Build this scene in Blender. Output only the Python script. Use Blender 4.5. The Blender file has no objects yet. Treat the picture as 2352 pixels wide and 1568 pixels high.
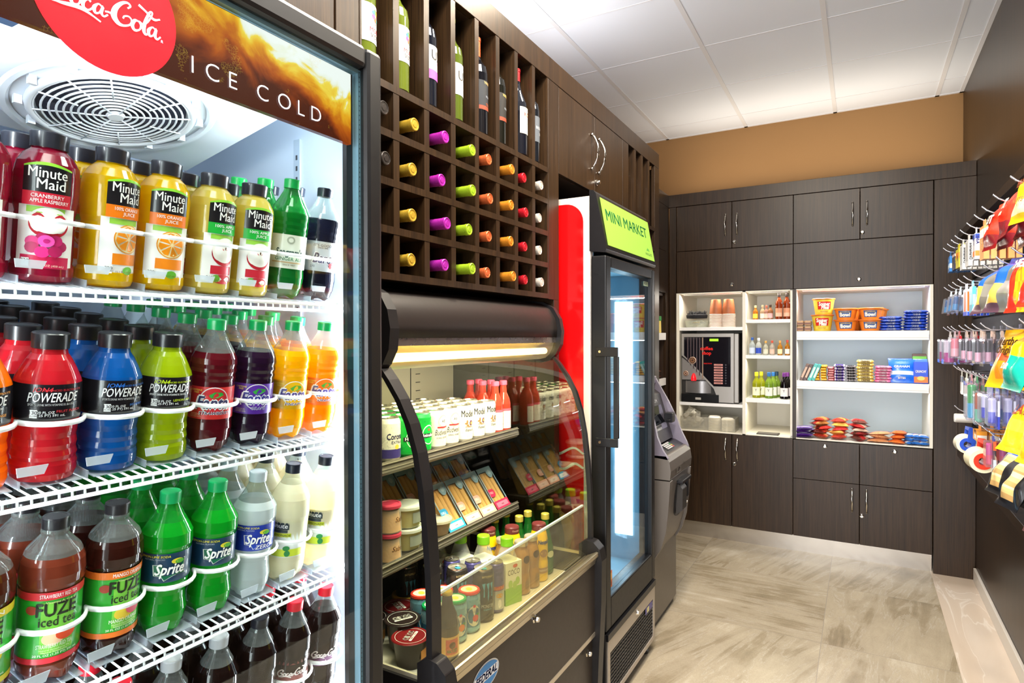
import bpy, bmesh, math, random
from mathutils import Vector, Matrix
PI = math.pi
R = random.Random(7)
SC = bpy.context.scene
COL = SC.collection

# ---------------------------------------------------------------- camera
cam_d = bpy.data.cameras.new('camera')
cam_d.sensor_width = 36.0
cam_d.lens = 1411.3 / 2352.0 * 36.0
cam_d.clip_start = 0.02
cam = bpy.data.objects.new('camera', cam_d)
COL.objects.link(cam)
_y, _p, _r = .51636, -.007936, -.0024196
_F = Vector((-math.sin(_y)*math.cos(_p), math.cos(_y)*math.cos(_p), math.sin(_p)))
_rt = Vector((math.cos(_y), math.sin(_y), 0)); _u = _rt.cross(_F)
_rx = _rt*math.cos(_r) + _u*math.sin(_r); _ux = _u*math.cos(_r) - _rt*math.sin(_r)
cam.matrix_world = Matrix(((_rx.x, _ux.x, -_F.x, 0), (_rx.y, _ux.y, -_F.y, 0), (_rx.z, _ux.z, -_F.z, 1.44), (0, 0, 0, 1)))
SC.camera = cam

# ---------------------------------------------------------------- world, added room lights, exposure
w = bpy.data.worlds.new('lobby_light'); SC.world = w; w.use_nodes = True
w.node_tree.nodes['Background'].inputs[0].default_value = (.95, .93, .90, 1)
w.node_tree.nodes['Background'].inputs[1].default_value = 1.1
vs = SC.view_settings
vs.view_transform = 'Standard'; vs.look = 'None'; vs.gamma = 1.0; vs.use_curve_mapping = False
vs.exposure = 0.40

def area(name, loc, sx, sy, power, color, rot=(0, 0, 0), spread=None):
    l = bpy.data.lights.new(name, 'AREA'); l.shape = 'RECTANGLE'; l.size = sx; l.size_y = sy
    l.energy = power; l.color = color
    if spread: l.spread = spread
    o = bpy.data.objects.new(name, l); o.location = loc; o.rotation_euler = rot; COL.objects.link(o)
    return o

def area_dir(name, loc, d, xa, sx, sy, power, color):
    o = area(name, loc, sx, sy, power, color); z = -Vector(d).normalized(); x = Vector(xa); x = (x-z*x.dot(z)).normalized(); y = z.cross(x)
    o.matrix_world = Matrix(((x.x, y.x, z.x, loc[0]), (x.y, y.y, z.y, loc[1]), (x.z, y.z, z.z, loc[2]), (0, 0, 0, 1)))
    return o

area('added_overhead_fill', (-.2, 1.5, 3.03), .55, .55, 34, (1, .96, .90))  # overhead fill added above the view, no fixture seen
area('added_overhead_fill', (-.2, .1, 3.03), .55, 1.15, 34, (1, .96, .90))  # second added overhead fill, also out of view
area_dir('added_rear_fill', (-.3, -4.6, 1.2), (0, 1, .55), (1, 0, 0), 4.5, 2.4, 380, (.96, .97, 1))  # unseen lamp added behind the camera, tilted up towards the ceiling
for _x, _y, _p in ((-.5, .7, 14), (-.5, 1.5, 16), (-.5, 2.35, 18), (.1, 2.35, 12)):
    area('added_wall_wash', (_x, _y, 3.04), .15, .15, _p, (1, .86, .66))  # unseen spots added to brighten the left wood fronts

area_dir('added_uplight', (-1.30, 1.5, 2.475), (.25, 0, 1), (0, 1, 0), 3.0, .40, 26, (.96, .97, 1))  # uplight added on the left cabinet tops to brighten the ceiling
area_dir('added_uplight', (-.35, 4.72, 2.475), (0, -.35, 1), (1, 0, 0), 1.75, .34, 11, (1, .88, .72))  # warm uplight added over the back cabinets, source unseen

# ---------------------------------------------------------------- colours and materials
def lin(h):
    h = h.lstrip('#'); c = [int(h[i:i+2], 16)/255 for i in (0, 2, 4)]
    return tuple(x/12.92 if x <= .04045 else ((x+.055)/1.055)**2.4 for x in c) + (1,)
_mats = {}
def M(h, rough=.5, metal=0., trans=0., emit=0., alpha=1., coat=0., ior=1.45, bump=0., bscale=60., ecol=None, sss=0.):
    key = (h, rough, metal, trans, emit, alpha, coat, ior, bump, bscale, ecol, sss)
    if key in _mats: return _mats[key]
    m = bpy.data.materials.new('surface_' + h.lstrip('#')); m.use_nodes = True
    nt = m.node_tree; b = nt.nodes['Principled BSDF']; I = b.inputs
    I['Base Color'].default_value = lin(h); I['Roughness'].default_value = rough
    I['Metallic'].default_value = metal; I['Transmission Weight'].default_value = trans
    I['Alpha'].default_value = alpha; I['Coat Weight'].default_value = coat; I['IOR'].default_value = ior
    if sss: I['Subsurface Weight'].default_value = sss; I['Subsurface Radius'].default_value = (.02, .02, .02)
    if emit:
        I['Emission Color'].default_value = lin(ecol or h); I['Emission Strength'].default_value = emit
    # fine procedural variation so that no surface is perfectly even
    tc = nt.nodes.new('ShaderNodeTexCoord'); n = nt.nodes.new('ShaderNodeTexNoise'); n.inputs['Scale'].default_value = bscale
    nt.links.new(tc.outputs['Object'], n.inputs['Vector'])
    if bump:
        bp = nt.nodes.new('ShaderNodeBump'); bp.inputs['Strength'].default_value = bump; bp.inputs['Distance'].default_value = .002
        nt.links.new(n.outputs['Fac'], bp.inputs['Height']); nt.links.new(bp.outputs['Normal'], I['Normal'])
    else:
        mr = nt.nodes.new('ShaderNodeMapRange'); mr.inputs['To Min'].default_value = max(0, rough-.04); mr.inputs['To Max'].default_value = min(1, rough+.04)
        nt.links.new(n.outputs['Fac'], mr.inputs['Value']); nt.links.new(mr.outputs['Result'], I['Roughness'])
    _mats[key] = m
    return m

def newmat(name):
    m = bpy.data.materials.new(name); m.use_nodes = True
    return m, m.node_tree, m.node_tree.nodes['Principled BSDF']

def clear(name, tint, refl=1.0, rough=.02, opac=0.):
    """thin clear sheet: straight-through with a Fresnel reflection on top"""
    if name in _mats: return _mats[name]
    m, nt, b = newmat(name)
    nt.nodes.remove(b); out = nt.nodes['Material Output']
    t = nt.nodes.new('ShaderNodeBsdfTransparent'); t.inputs[0].default_value = lin(tint)
    g = nt.nodes.new('ShaderNodeBsdfGlossy'); g.inputs['Roughness'].default_value = rough
    f = nt.nodes.new('ShaderNodeFresnel'); f.inputs['IOR'].default_value = 1.5
    ge = nt.nodes.new('ShaderNodeNewGeometry'); io = nt.nodes.new('ShaderNodeMath'); io.operation = 'MULTIPLY_ADD'; io.inputs[1].default_value = .6667-1.5; io.inputs[2].default_value = 1.5
    nt.links.new(ge.outputs['Backfacing'], io.inputs[0]); nt.links.new(io.outputs[0], f.inputs['IOR'])
    mu = nt.nodes.new('ShaderNodeMath'); mu.operation = 'MULTIPLY'; mu.inputs[1].default_value = refl
    mx = nt.nodes.new('ShaderNodeMixShader')
    nt.links.new(f.outputs[0], mu.inputs[0]); nt.links.new(mu.outputs[0], mx.inputs[0])
    nt.links.new(t.outputs[0], mx.inputs[1]); nt.links.new(g.outputs[0], mx.inputs[2])
    last = mx
    if opac:
        d = nt.nodes.new('ShaderNodeBsdfDiffuse'); d.inputs[0].default_value = lin(tint)
        m2 = nt.nodes.new('ShaderNodeMixShader'); m2.inputs[0].default_value = opac
        nt.links.new(mx.outputs[0], m2.inputs[1]); nt.links.new(d.outputs[0], m2.inputs[2]); last = m2
    nt.links.new(last.outputs[0], out.inputs['Surface'])
    _mats[name] = m
    return m

def liquid(h, depth=.55):
    """coloured drink in a thin bottle: light scatters through it, glossy skin"""
    k = 'liq' + h + str(depth)
    if k in _mats: return _mats[k]
    m, nt, b = newmat('drink_' + h.lstrip('#'))
    out = nt.nodes['Material Output']; c = lin(h)
    b.inputs['Base Color'].default_value = c; b.inputs['Roughness'].default_value = .12; b.inputs['Coat Weight'].default_value = .6
    tl = nt.nodes.new('ShaderNodeBsdfTranslucent'); tl.inputs[0].default_value = c
    tr = nt.nodes.new('ShaderNodeBsdfTransparent'); tr.inputs[0].default_value = c
    m1 = nt.nodes.new('ShaderNodeMixShader'); m1.inputs[0].default_value = .35
    m2 = nt.nodes.new('ShaderNodeMixShader'); m2.inputs[0].default_value = depth
    nt.links.new(tl.outputs[0], m1.inputs[1]); nt.links.new(tr.outputs[0], m1.inputs[2])
    nt.links.new(m1.outputs[0], m2.inputs[1]); nt.links.new(b.outputs[0], m2.inputs[2]); nt.links.new(m2.outputs[0], out.inputs[0])
    _mats[k] = m
    return m

def wood(name, c1, c2, rough=.38):
    m, nt, b = newmat(name)
    tc = nt.nodes.new('ShaderNodeTexCoord'); mp = nt.nodes.new('ShaderNodeMapping'); mp.inputs['Scale'].default_value = (230, 230, 4)
    n = nt.nodes.new('ShaderNodeTexNoise'); n.inputs['Scale'].default_value = 1; n.inputs['Detail'].default_value = 4; n.inputs['Roughness'].default_value = .7
    mp2 = nt.nodes.new('ShaderNodeMapping'); mp2.inputs['Scale'].default_value = (40, 40, 1)
    n2 = nt.nodes.new('ShaderNodeTexNoise'); n2.inputs['Scale'].default_value = 1
    ad = nt.nodes.new('ShaderNodeMath'); ad.operation = 'MULTIPLY_ADD'; ad.inputs[1].default_value = .35
    cr = nt.nodes.new('ShaderNodeValToRGB'); cr.color_ramp.elements[0].position = .38; cr.color_ramp.elements[1].position = .85
    cr.color_ramp.elements[0].color = lin(c1); cr.color_ramp.elements[1].color = lin(c2)
    bp = nt.nodes.new('ShaderNodeBump'); bp.inputs['Strength'].default_value = .12; bp.inputs['Distance'].default_value = .001
    L = nt.links.new
    L(tc.outputs['Object'], mp.inputs[0]); L(mp.outputs[0], n.inputs[0]); L(tc.outputs['Object'], mp2.inputs[0]); L(mp2.outputs[0], n2.inputs[0])
    L(n2.outputs['Fac'], ad.inputs[0]); L(n.outputs['Fac'], ad.inputs[2]); L(ad.outputs[0], cr.inputs[0]); L(cr.outputs[0], b.inputs['Base Color'])
    L(n.outputs['Fac'], bp.inputs['Height']); L(bp.outputs[0], b.inputs['Normal'])
    b.inputs['Roughness'].default_value = rough; b.inputs['Specular IOR Level'].default_value = .30
    return m

WOOD = wood('dark_wood_laminate', '#110b07', '#3c2a19', .34)
WOODIN = wood('dark_wood_inside', '#1c1410', '#3c2c20', .5)
BLACK = M('#141315', .35); BLACKM = M('#1b1a1c', .55); CHROME = M('#d8d4cc', .18, 1.); STEEL = M('#b9b4aa', .33, 1.)
WHITE = M('#f2f2f2', .35); CREAM = M('#efe9da', .5); DARK = M('#0c0b0c', .7)
GLASS = clear('clear_glass', '#f8fcfb', .55); PET = clear('clear_plastic', '#eef4f2', 1.2, .06, .10)

# ---------------------------------------------------------------- geometry collector
_tc = {}
def text2d(s, bold=0., shear=0.):
    k = (s, bold, shear)
    if k in _tc: return _tc[k]
    cu = bpy.data.curves.new('t', 'FONT'); cu.body = s; cu.offset = bold; cu.shear = shear; cu.resolution_u = 2 if len(s) > 3 else 4
    ob = bpy.data.objects.new('t', cu); COL.objects.link(ob)
    dg = bpy.context.evaluated_depsgraph_get(); me = ob.evaluated_get(dg).to_mesh()
    vs_ = [(v.co.x, v.co.y) for v in me.vertices]; fs_ = [tuple(p.vertices) for p in me.polygons]
    ob.evaluated_get(dg).to_mesh_clear(); bpy.data.objects.remove(ob); bpy.data.curves.remove(cu)
    if vs_:
        x0 = min(v[0] for v in vs_); x1 = max(v[0] for v in vs_)
        vs_ = [(x-x0, y) for x, y in vs_]; wd = x1-x0
    else: wd = 1
    _tc[k] = (vs_, fs_, wd)
    return _tc[k]

class G:
    def __init__(s): s.v = []; s.f = []; s.mi = []; s.sm = []; s.ms = []
    def idx(s, m):
        if m not in s.ms: s.ms.append(m)
        return s.ms.index(m)
    def add(s, vs_, fs_, m, smooth=False):
        o = len(s.v); s.v += [tuple(v) for v in vs_]; i = s.idx(m)
        for f in fs_: s.f.append(tuple(a+o for a in f)); s.mi.append(i); s.sm.append(smooth)
        return s
    def box(s, a, b, m):
        x0, y0, z0 = (min(p, q) for p, q in zip(a, b)); x1, y1, z1 = (max(p, q) for p, q in zip(a, b))
        return s.add([(x0,y0,z0),(x1,y0,z0),(x1,y1,z0),(x0,y1,z0),(x0,y0,z1),(x1,y0,z1),(x1,y1,z1),(x0,y1,z1)],
                     [(0,3,2,1),(4,5,6,7),(0,1,5,4),(1,2,6,5),(2,3,7,6),(3,0,4,7)], m)
    def lathe(s, prof, m, seg=24, c=(0, 0, 0), mod=None, T=None, smooth=True, fills=None):
        """prof: (r, z) or (r, z, material of the band that starts here)"""
        rows = []; cur = m
        for i, p in enumerate(prof):
            if len(p) > 2: cur = p[2]
            row = []
            for k in range(seg):
                a = 2*PI*k/seg; r, z = p[0], p[1]
                if mod: r, z = mod(r, z, a)
                q = Vector((r*math.cos(a), r*math.sin(a), z))
                if T: q = T @ q
                row.append((q.x+c[0], q.y+c[1], q.z+c[2]))
            rows.append((row, cur))
        for i in range(len(rows)-1):
            vs_ = rows[i][0]+rows[i+1][0]
            s.add(vs_, [(k, (k+1) % seg, seg+(k+1) % seg, seg+k) for k in range(seg)], rows[i][1], smooth)
        return s
    def tube(s, pts, r, m, seg=8, closed=False, sq=1.):
        pts = [Vector(p) for p in pts]; n = len(pts); vs_ = []; fs_ = []
        up = Vector((0, 0, 1))
        for i, p in enumerate(pts):
            if closed: t = pts[(i+1) % n]-pts[i-1]
            else: t = pts[min(i+1, n-1)]-pts[max(i-1, 0)]
            t.normalize()
            a = t.cross(up)
            if a.length < 1e-3: a = t.cross(Vector((1, 0, 0)))
            a.normalize(); b = a.cross(t).normalized()
            rr = r[i] if isinstance(r, (list, tuple)) else r
            for k in range(seg):
                g = 2*PI*k/seg; vs_.append(p+a*rr*math.cos(g)+b*rr*sq*math.sin(g))
        m_ = n if closed else n-1
        for i in range(m_):
            j = (i+1) % n
            for k in range(seg): fs_.append((i*seg+k, i*seg+(k+1) % seg, j*seg+(k+1) % seg, j*seg+k))
        if not closed:
            fs_.append(tuple(range(seg))[::-1]); fs_.append(tuple((n-1)*seg+k for k in range(seg)))
        return s.add(vs_, fs_, m, True)
    def prism(s, poly, axis, a, b, m, smooth=False):
        """2-D outline pushed along an axis; poly gives the two other coordinates in x,y,z order"""
        n = len(poly)
        def P(q, t):
            return {'x': (t, q[0], q[1]), 'y': (q[0], t, q[1]), 'z': (q[0], q[1], t)}[axis]
        vs_ = [P(q, a) for q in poly]+[P(q, b) for q in poly]
        s.add(vs_, [(k, (k+1) % n, n+(k+1) % n, n+k) for k in range(n)], m, smooth)
        return s.add(vs_, [tuple(range(n))[::-1], tuple(range(n, 2*n))], m)
    def text(s, t, h, m, fn, u=0, v=0, bold=.012, shear=0., wd=None, al='c'):
        vs_, fs_, W = text2d(t, min(bold, 0), shear)
        if bold > .008 and vs_:      # heavier strokes: overlaid copies a hair apart
            n_ = len(vs_); b_ = bold*.8; cp = [(0, 0), (b_, 0), (-b_, 0), (0, b_), (0, -b_)] if bold > .02 else [(0, 0), (b_, b_/2), (-b_, -b_/2)]
            vs_, fs_ = [(x+dx, y+dy) for dx, dy in cp for x, y in vs_], [tuple(i+n_*q for i in f_) for q in range(len(cp)) for f_ in fs_]
        k = h/.70; kx = k if wd is None else wd/max(W, 1e-6)
        o = {'c': -W*kx/2, 'l': 0, 'r': -W*kx}[al]
        return s.add([fn(u+o+x*kx, v+y*k) for x, y in vs_], fs_, m)
    def poly(s, pts, m, fn):
        return s.add([fn(*p) for p in pts], [tuple(range(len(pts)))], m)
    def patch(s, u0, u1, v0, v1, m, fn, n=6, nv=1):
        vs_ = [fn(u0+(u1-u0)*i/n, v0+(v1-v0)*j/nv) for j in range(nv+1) for i in range(n+1)]
        return s.add(vs_, [(j*(n+1)+i, j*(n+1)+i+1, (j+1)*(n+1)+i+1, (j+1)*(n+1)+i) for j in range(nv) for i in range(n)], m, True)
    def oval(s, u, v, ru, rv, m, fn, n=20):
        c = fn(u, v)
        return s.add([c]+[fn(u+ru*math.cos(2*PI*i/n), v+rv*math.sin(2*PI*i/n)) for i in range(n)], [(0, i+1, (i+1) % n+1) for i in range(n)], m, True)
    def ribbon(s, pts, m, fn, sub=5):
        """pts: (u, v, halfwidth) strokes through a Catmull-Rom spline"""
        P = [Vector(p) for p in pts]; Q = []
        P = [P[0]*2-P[1]]+P+[P[-1]*2-P[-2]]
        for i in range(1, len(P)-2):
            for j in range(sub):
                t = j/sub; a, b, c, d = P[i-1:i+3]
                Q.append(.5*((2*b)+(c-a)*t+(2*a-5*b+4*c-d)*t*t+(3*b-a-3*c+d)*t**3))
        Q.append(P[-2]); vs_ = []
        for i, q in enumerate(Q):
            t = Q[min(i+1, len(Q)-1)]-Q[max(i-1, 0)]; L_ = math.hypot(t.x, t.y) or 1
            nx, ny = -t.y/L_*max(q.z, .001), t.x/L_*max(q.z, .001)
            vs_ += [fn(q.x+nx, q.y+ny), fn(q.x-nx, q.y-ny)]
        return s.add(vs_, [(2*i, 2*i+1, 2*i+3, 2*i+2) for i in range(len(Q)-1)], m)
    def build(s, name, parent=None, loc=(0, 0, 0), rot=(0, 0, 0), bevel=0.):
        me = bpy.data.meshes.new(name); me.from_pydata(s.v, [], s.f)
        for m in s.ms: me.materials.append(m)
        me.polygons.foreach_set('material_index', s.mi); me.polygons.foreach_set('use_smooth', s.sm); me.update()
        o = bpy.data.objects.new(name, me); o.location = loc; o.rotation_euler = rot; COL.objects.link(o)
        if parent: o.parent = parent
        if bevel:
            b = o.modifiers.new('edge', 'BEVEL'); b.width = bevel; b.segments = 2; b.limit_method = 'ANGLE'
        return o

def cyl(Rr, d=.0005, c=(0, 0), face=0.):
    """wraps (u, v) on an upright cylinder whose front looks to +X"""
    return lambda u, v: (c[0]+(Rr+d)*math.cos(face+u/Rr), c[1]+(Rr+d)*math.sin(face+u/Rr), v)
def fX(x): return lambda u, v: (x, u, v)            # sheet facing +X, u towards +Y
def fXn(x, y0=0): return lambda u, v: (x, y0-u, v)  # sheet facing -X
def fY(y, x0=0, z0=0): return lambda u, v: (x0+u, y, z0+v)   # sheet facing -Y, u towards +X
def fZ(z, x0=0, y0=0): return lambda u, v: (x0-v, y0+u, z)     # sheet facing up, read from +X side

def thing(name, label, cat, loc=(0, 0, 0), rotz=0., group=None):
    o = bpy.data.objects.new(name, None); o.empty_display_size = .05; COL.objects.link(o)
    o.location = loc; o.rotation_euler = (0, 0, rotz); o['label'] = label; o['category'] = cat
    if group: o['group'] = group
    return o
def tag(o, label, cat, group=None):
    o['label'] = label; o['category'] = cat
    if group: o['group'] = group
    return o
def struct(o): o['kind'] = 'structure'; return o
def dup(root, loc, rotz=None, label=None, group=None, rot=None):
    r = root.copy(); COL.objects.link(r); r.location = loc
    if rotz is not None: r.rotation_euler = (0, 0, rotz)
    if rot is not None: r.rotation_euler = rot
    if label: r['label'] = label
    if group: r['group'] = group
    for ch in list(root.children):
        c = ch.copy(); COL.objects.link(c); c.parent = r
        for g in list(ch.children):
            d = g.copy(); COL.objects.link(d); d.parent = c
    return r
class Once:
    """first use moves the prototype itself, later uses copy it"""
    def __init__(s, root): s.root = root; s.used = False
    def at(s, loc, rotz=0., label=None, group=None, rot=None):
        if s.used: return dup(s.root, loc, rotz, label, group, rot)
        s.used = True; r = s.root; r.location = loc; r.rotation_euler = rot if rot is not None else (0, 0, rotz)
        if label: r['label'] = label
        if group: r['group'] = group
        return r
ORD = ['front', 'second', 'third', 'fourth', 'fifth', 'sixth', 'seventh', 'eighth', 'ninth', 'tenth']
def nth(i, what='from the front'): return 'the front one' if i == 0 else ORD[i]+' '+what

COKE = [  # strokes of the flowing script word, x in letter units (total about 10), half-widths
 [(1.9,1.5,.05),(2.15,1.85,.1),(1.9,2.15,.12),(1.3,2.0,.14),(.65,1.3,.22),(.4,.6,.26),(.7,.1,.2),(1.2,.0,.1),(1.75,.35,.06),(2.1,.6,.05)],
 [(1.3,.85,.04),(1.55,1.05,.05),(1.85,.95,.05),(1.8,.6,.05)],
 [(2.8,.95,.05),(2.45,.95,.12),(2.2,.45,.16),(2.4,.05,.12),(2.8,.2,.07),(2.98,.65,.1),(2.8,.95,.06),(3.1,.8,.04)],
 [(3.8,.85,.1),(3.55,.95,.06),(3.2,.6,.14),(3.2,.15,.13),(3.6,.05,.06),(4.0,.45,.04)],
 [(4.7,.85,.08),(4.4,.95,.06),(4.05,.5,.16),(4.15,.08,.12),(4.5,.25,.05),(4.8,.9,.1),(4.65,.3,.13),(4.85,.05,.08),(5.2,.35,.04)],
 [(4.95,.55,.05),(5.3,.62,.09),(5.6,.55,.05)],
 [(6.9,1.7,.05),(7.15,2.0,.09),(6.9,2.2,.1),(6.4,1.95,.14),(5.85,1.25,.22),(5.7,.5,.27),(6.05,.02,.2),(6.55,-.02,.1),(7.1,.3,.08),(7.25,.75,.06),(7.0,1.0,.05),(6.6,.85,.06),(6.5,.6,.05)],
 [(7.9,.95,.05),(7.55,.9,.13),(7.3,.4,.17),(7.5,.0,.13),(7.95,.2,.07),(8.1,.65,.1),(7.9,.98,.06),(8.25,.85,.04)],
 [(8.3,.8,.04),(8.75,1.3,.05),(9.1,2.0,.05),(9.15,2.35,.07),(8.9,2.2,.1),(8.5,1.2,.15),(8.35,.4,.17),(8.5,.02,.12),(8.8,.2,.05)],
 [(9.45,.85,.08),(9.15,.95,.06),(8.8,.5,.16),(8.9,.05,.12),(9.25,.25,.05),(9.55,.95,.1),(9.4,.3,.15),(9.6,.0,.1),(9.95,.35,.04)],
 [(.75,-.35,.02),(1.6,-.25,.13),(2.7,-.05,.18),(3.5,-.15,.12),(4.6,-.55,.02)],
 [(7.9,2.5,.12),(8.6,2.15,.1),(9.3,1.75,.12),(9.9,2.0,.03)],
]
def coke(g, m, fn, u, v, width):
    k = width/10.
    for st in COKE: g.ribbon([(u+(x-5.2)*k, v+y*k, max(wd*k, .0002)) for x, y, wd in st], m, fn, 4)
# ================================================================ ROOM
def floor_mat():
    m, nt, b = newmat('stone_tile'); N = nt.nodes.new; L = nt.links.new
    tc = N('ShaderNodeTexCoord'); sp = N('ShaderNodeSeparateXYZ'); L(tc.outputs['Object'], sp.inputs[0])
    def mth(op, a, b_=None, c=None):
        n = N('ShaderNodeMath'); n.operation = op
        for i, q in enumerate((a, b_, c)):
            if q is None: continue
            if isinstance(q, (int, float)): n.inputs[i].default_value = q
            else: L(q, n.inputs[i])
        return n.outputs[0]
    tx = mth('DIVIDE', mth('ADD', sp.outputs[0], .16), .76); ty = mth('DIVIDE', mth('ADD', sp.outputs[1], -3.97+7.6), .76)
    fx = mth('FLOOR', tx); fy = mth('FLOOR', ty); rx = mth('FRACT', tx); ry = mth('FRACT', ty)
    cb = N('ShaderNodeCombineXYZ'); L(fx, cb.inputs[0]); L(fy, cb.inputs[1])
    wn = N('ShaderNodeTexWhiteNoise'); wn.noise_dimensions = '2D'; L(cb.outputs[0], wn.inputs['Vector'])
    vr = N('ShaderNodeVectorRotate'); vr.rotation_type = 'Z_AXIS'
    ang = mth('MULTIPLY', mth('ROUND', mth('MULTIPLY', wn.outputs['Value'], 3.)), PI/2+.12); L(ang, vr.inputs['Angle']); L(tc.outputs['Object'], vr.inputs['Vector'])
    va = N('ShaderNodeVectorMath'); va.operation = 'ADD'
    sc = N('ShaderNodeVectorMath'); sc.operation = 'SCALE'; sc.inputs['Scale'].default_value = 9; L(wn.outputs['Color'], sc.inputs[0])
    L(vr.outputs[0], va.inputs[0]); L(sc.outputs[0], va.inputs[1])
    mp = N('ShaderNodeMapping'); mp.inputs['Scale'].default_value = (1.1, 7.5, 1); L(va.outputs[0], mp.inputs[0])
    n1 = N('ShaderNodeTexNoise'); n1.inputs['Scale'].default_value = 1.1; n1.inputs['Detail'].default_value = 9; n1.inputs['Roughness'].default_value = .62; n1.inputs['Distortion'].default_value = 1.6; L(mp.outputs[0], n1.inputs[0])
    n2 = N('ShaderNodeTexNoise'); n2.inputs['Scale'].default_value = 3.2; n2.inputs['Detail'].default_value = 5; L(va.outputs[0], n2.inputs[0])
    n3 = N('ShaderNodeTexNoise'); n3.inputs['Scale'].default_value = 260; n3.inputs['Detail'].default_value = 2; L(va.outputs[0], n3.inputs[0])
    cr = N('ShaderNodeValToRGB'); e = cr.color_ramp.elements; e[0].position = .30; e[0].color = lin('#82735c'); e[1].position = .62; e[1].color = lin('#c6b89f')
    e2 = e.new(.46); e2.color = lin('#a99a80'); e3 = e.new(.50); e3.color = lin('#b8aa92'); e4 = e.new(.72); e4.color = lin('#ddd2c0')
    mix = mth('MULTIPLY_ADD', n2.outputs['Fac'], .55, mth('MULTIPLY', n1.outputs['Fac'], .5)); L(mix, cr.inputs[0])
    # sharp light veins
    v = mth('ABSOLUTE', mth('SUBTRACT', n1.outputs['Fac'], .5)); vl = N('ShaderNodeMapRange'); vl.inputs['From Min'].default_value = 0; vl.inputs['From Max'].default_value = .012; vl.inputs['To Min'].default_value = .4; vl.inputs['To Max'].default_value = 0; L(v, vl.inputs['Value'])
    mx = N('ShaderNodeMix'); mx.data_type = 'RGBA'; L(vl.outputs[0], mx.inputs['Factor']); L(cr.outputs[0], mx.inputs['A']); mx.inputs['B'].default_value = lin('#d9d0c2')
    gr = N('ShaderNodeMix'); gr.data_type = 'RGBA'; gr.blend_type = 'MULTIPLY'; gr.inputs['Factor'].default_value = .35; L(mx.outputs['Result'], gr.inputs['A']); L(n3.outputs['Fac'], gr.inputs['B'])
    # joints
    ex = mth('MINIMUM', rx, mth('SUBTRACT', 1, rx)); ey = mth('MINIMUM', ry, mth('SUBTRACT', 1, ry)); ed = mth('LESS_THAN', mth('MINIMUM', ex, ey), .0022)
    jx = N('ShaderNodeMix'); jx.data_type = 'RGBA'; L(ed, jx.inputs['Factor']); L(gr.outputs['Result'], jx.inputs['A']); jx.inputs['B'].default_value = lin('#9c9284')
    L(jx.outputs['Result'], b.inputs['Base Color']); b.inputs['Roughness'].default_value = .27
    return m
def marble_mat():
    m, nt, b = newmat('pale_marble'); N = nt.nodes.new; L = nt.links.new
    tc = N('ShaderNodeTexCoord'); mp = N('ShaderNodeMapping'); mp.inputs['Scale'].default_value = (3, .6, 1); mp.inputs['Rotation'].default_value = (0, 0, .25)
    n1 = N('ShaderNodeTexNoise'); n1.inputs['Scale'].default_value = 2; n1.inputs['Detail'].default_value = 5; n1.inputs['Distortion'].default_value = 1
    L(tc.outputs['Object'], mp.inputs[0]); L(mp.outputs[0], n1.inputs[0])
    cr = N('ShaderNodeValToRGB'); e = cr.color_ramp.elements; e[0].position = .35; e[0].color = lin('#d2c0ad'); e[1].position = .65; e[1].color = lin('#dccdbd')
    a = e.new(.49); a.color = lin('#d6c5b3'); c = e.new(.505); c.color = lin('#e6dbce'); d = e.new(.52); d.color = lin('#d8c8b7')
    L(n1.outputs['Fac'], cr.inputs[0]); L(cr.outputs[0], b.inputs['Base Color']); b.inputs['Roughness'].default_value = .25
    return m
def ceil_mat():
    m, nt, b = newmat('ceiling_tile'); N = nt.nodes.new; L = nt.links.new
    tc = N('ShaderNodeTexCoord'); n = N('ShaderNodeTexNoise'); n.inputs['Scale'].default_value = 350; L(tc.outputs['Object'], n.inputs[0])
    n2 = N('ShaderNodeTexNoise'); n2.inputs['Scale'].default_value = 1.5; L(tc.outputs['Object'], n2.inputs[0])
    cr = N('ShaderNodeValToRGB'); cr.color_ramp.elements[0].color = lin('#dde2ea'); cr.color_ramp.elements[1].color = lin('#e6ebf3'); L(n2.outputs[0], cr.inputs[0]); L(cr.outputs[0], b.inputs['Base Color'])
    bp = N('ShaderNodeBump'); bp.inputs['Strength'].default_value = .1; bp.inputs['Distance'].default_value = .002; L(n.outputs['Fac'], bp.inputs['Height']); L(bp.outputs[0], b.inputs['Normal'])
    b.inputs['Roughness'].default_value = .9
    return m

Y0, Y1, XR, XL, ZC = -1.3, 5.05, .59, -1.62, 3.06
struct(G().box((XL-1, Y0, -.1), (.372, Y1, 0), floor_mat()).build('floor'))
struct(G().box((.372, Y0, -.1), (XR+.1, Y1, .001), marble_mat()).build('floor_border'))
ct = ceil_mat()
g = G().box((XL-1, Y0, ZC), (XR+.1, Y1+.1, ZC+.08), ct)
struct(g.build('ceiling'))
g = G(); tb = M('#dcdcde', .6)
for x in (-1.995, -1.385, -.775, -.165, .445): g.box((x-.012, Y0, ZC-.004), (x+.012, Y1, ZC+.002), tb)
for k in range(14):
    y = Y1-.3-.61*k; g.box((XL-1, y-.003, ZC-.002), (XR, y+.003, ZC+.002), tb)
g.box((XR-.022, Y0, ZC-.004), (XR, Y1, ZC), tb); g.box((XL, Y1-.022, ZC-.004), (XR, Y1, ZC), tb)
struct(g.build('trim_1'))
wallb = M('#977145', .75, bump=.05, bscale=300); wallr = M('#6e5b41', .75, bump=.05, bscale=300)
struct(G().box((XL-1, Y1, 0), (XR+.1, Y1+.1, ZC), wallb).build('wall_back'))
struct(G().box((XR, Y0, 0), (XR+.1, Y1, ZC), WOOD).build('wall_right'))
struct(G().box((XL-.1, -.6, 0), (XL, Y1, ZC), wallb).build('wall_left'))
bs = M('#ded6cb', .4)
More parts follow.
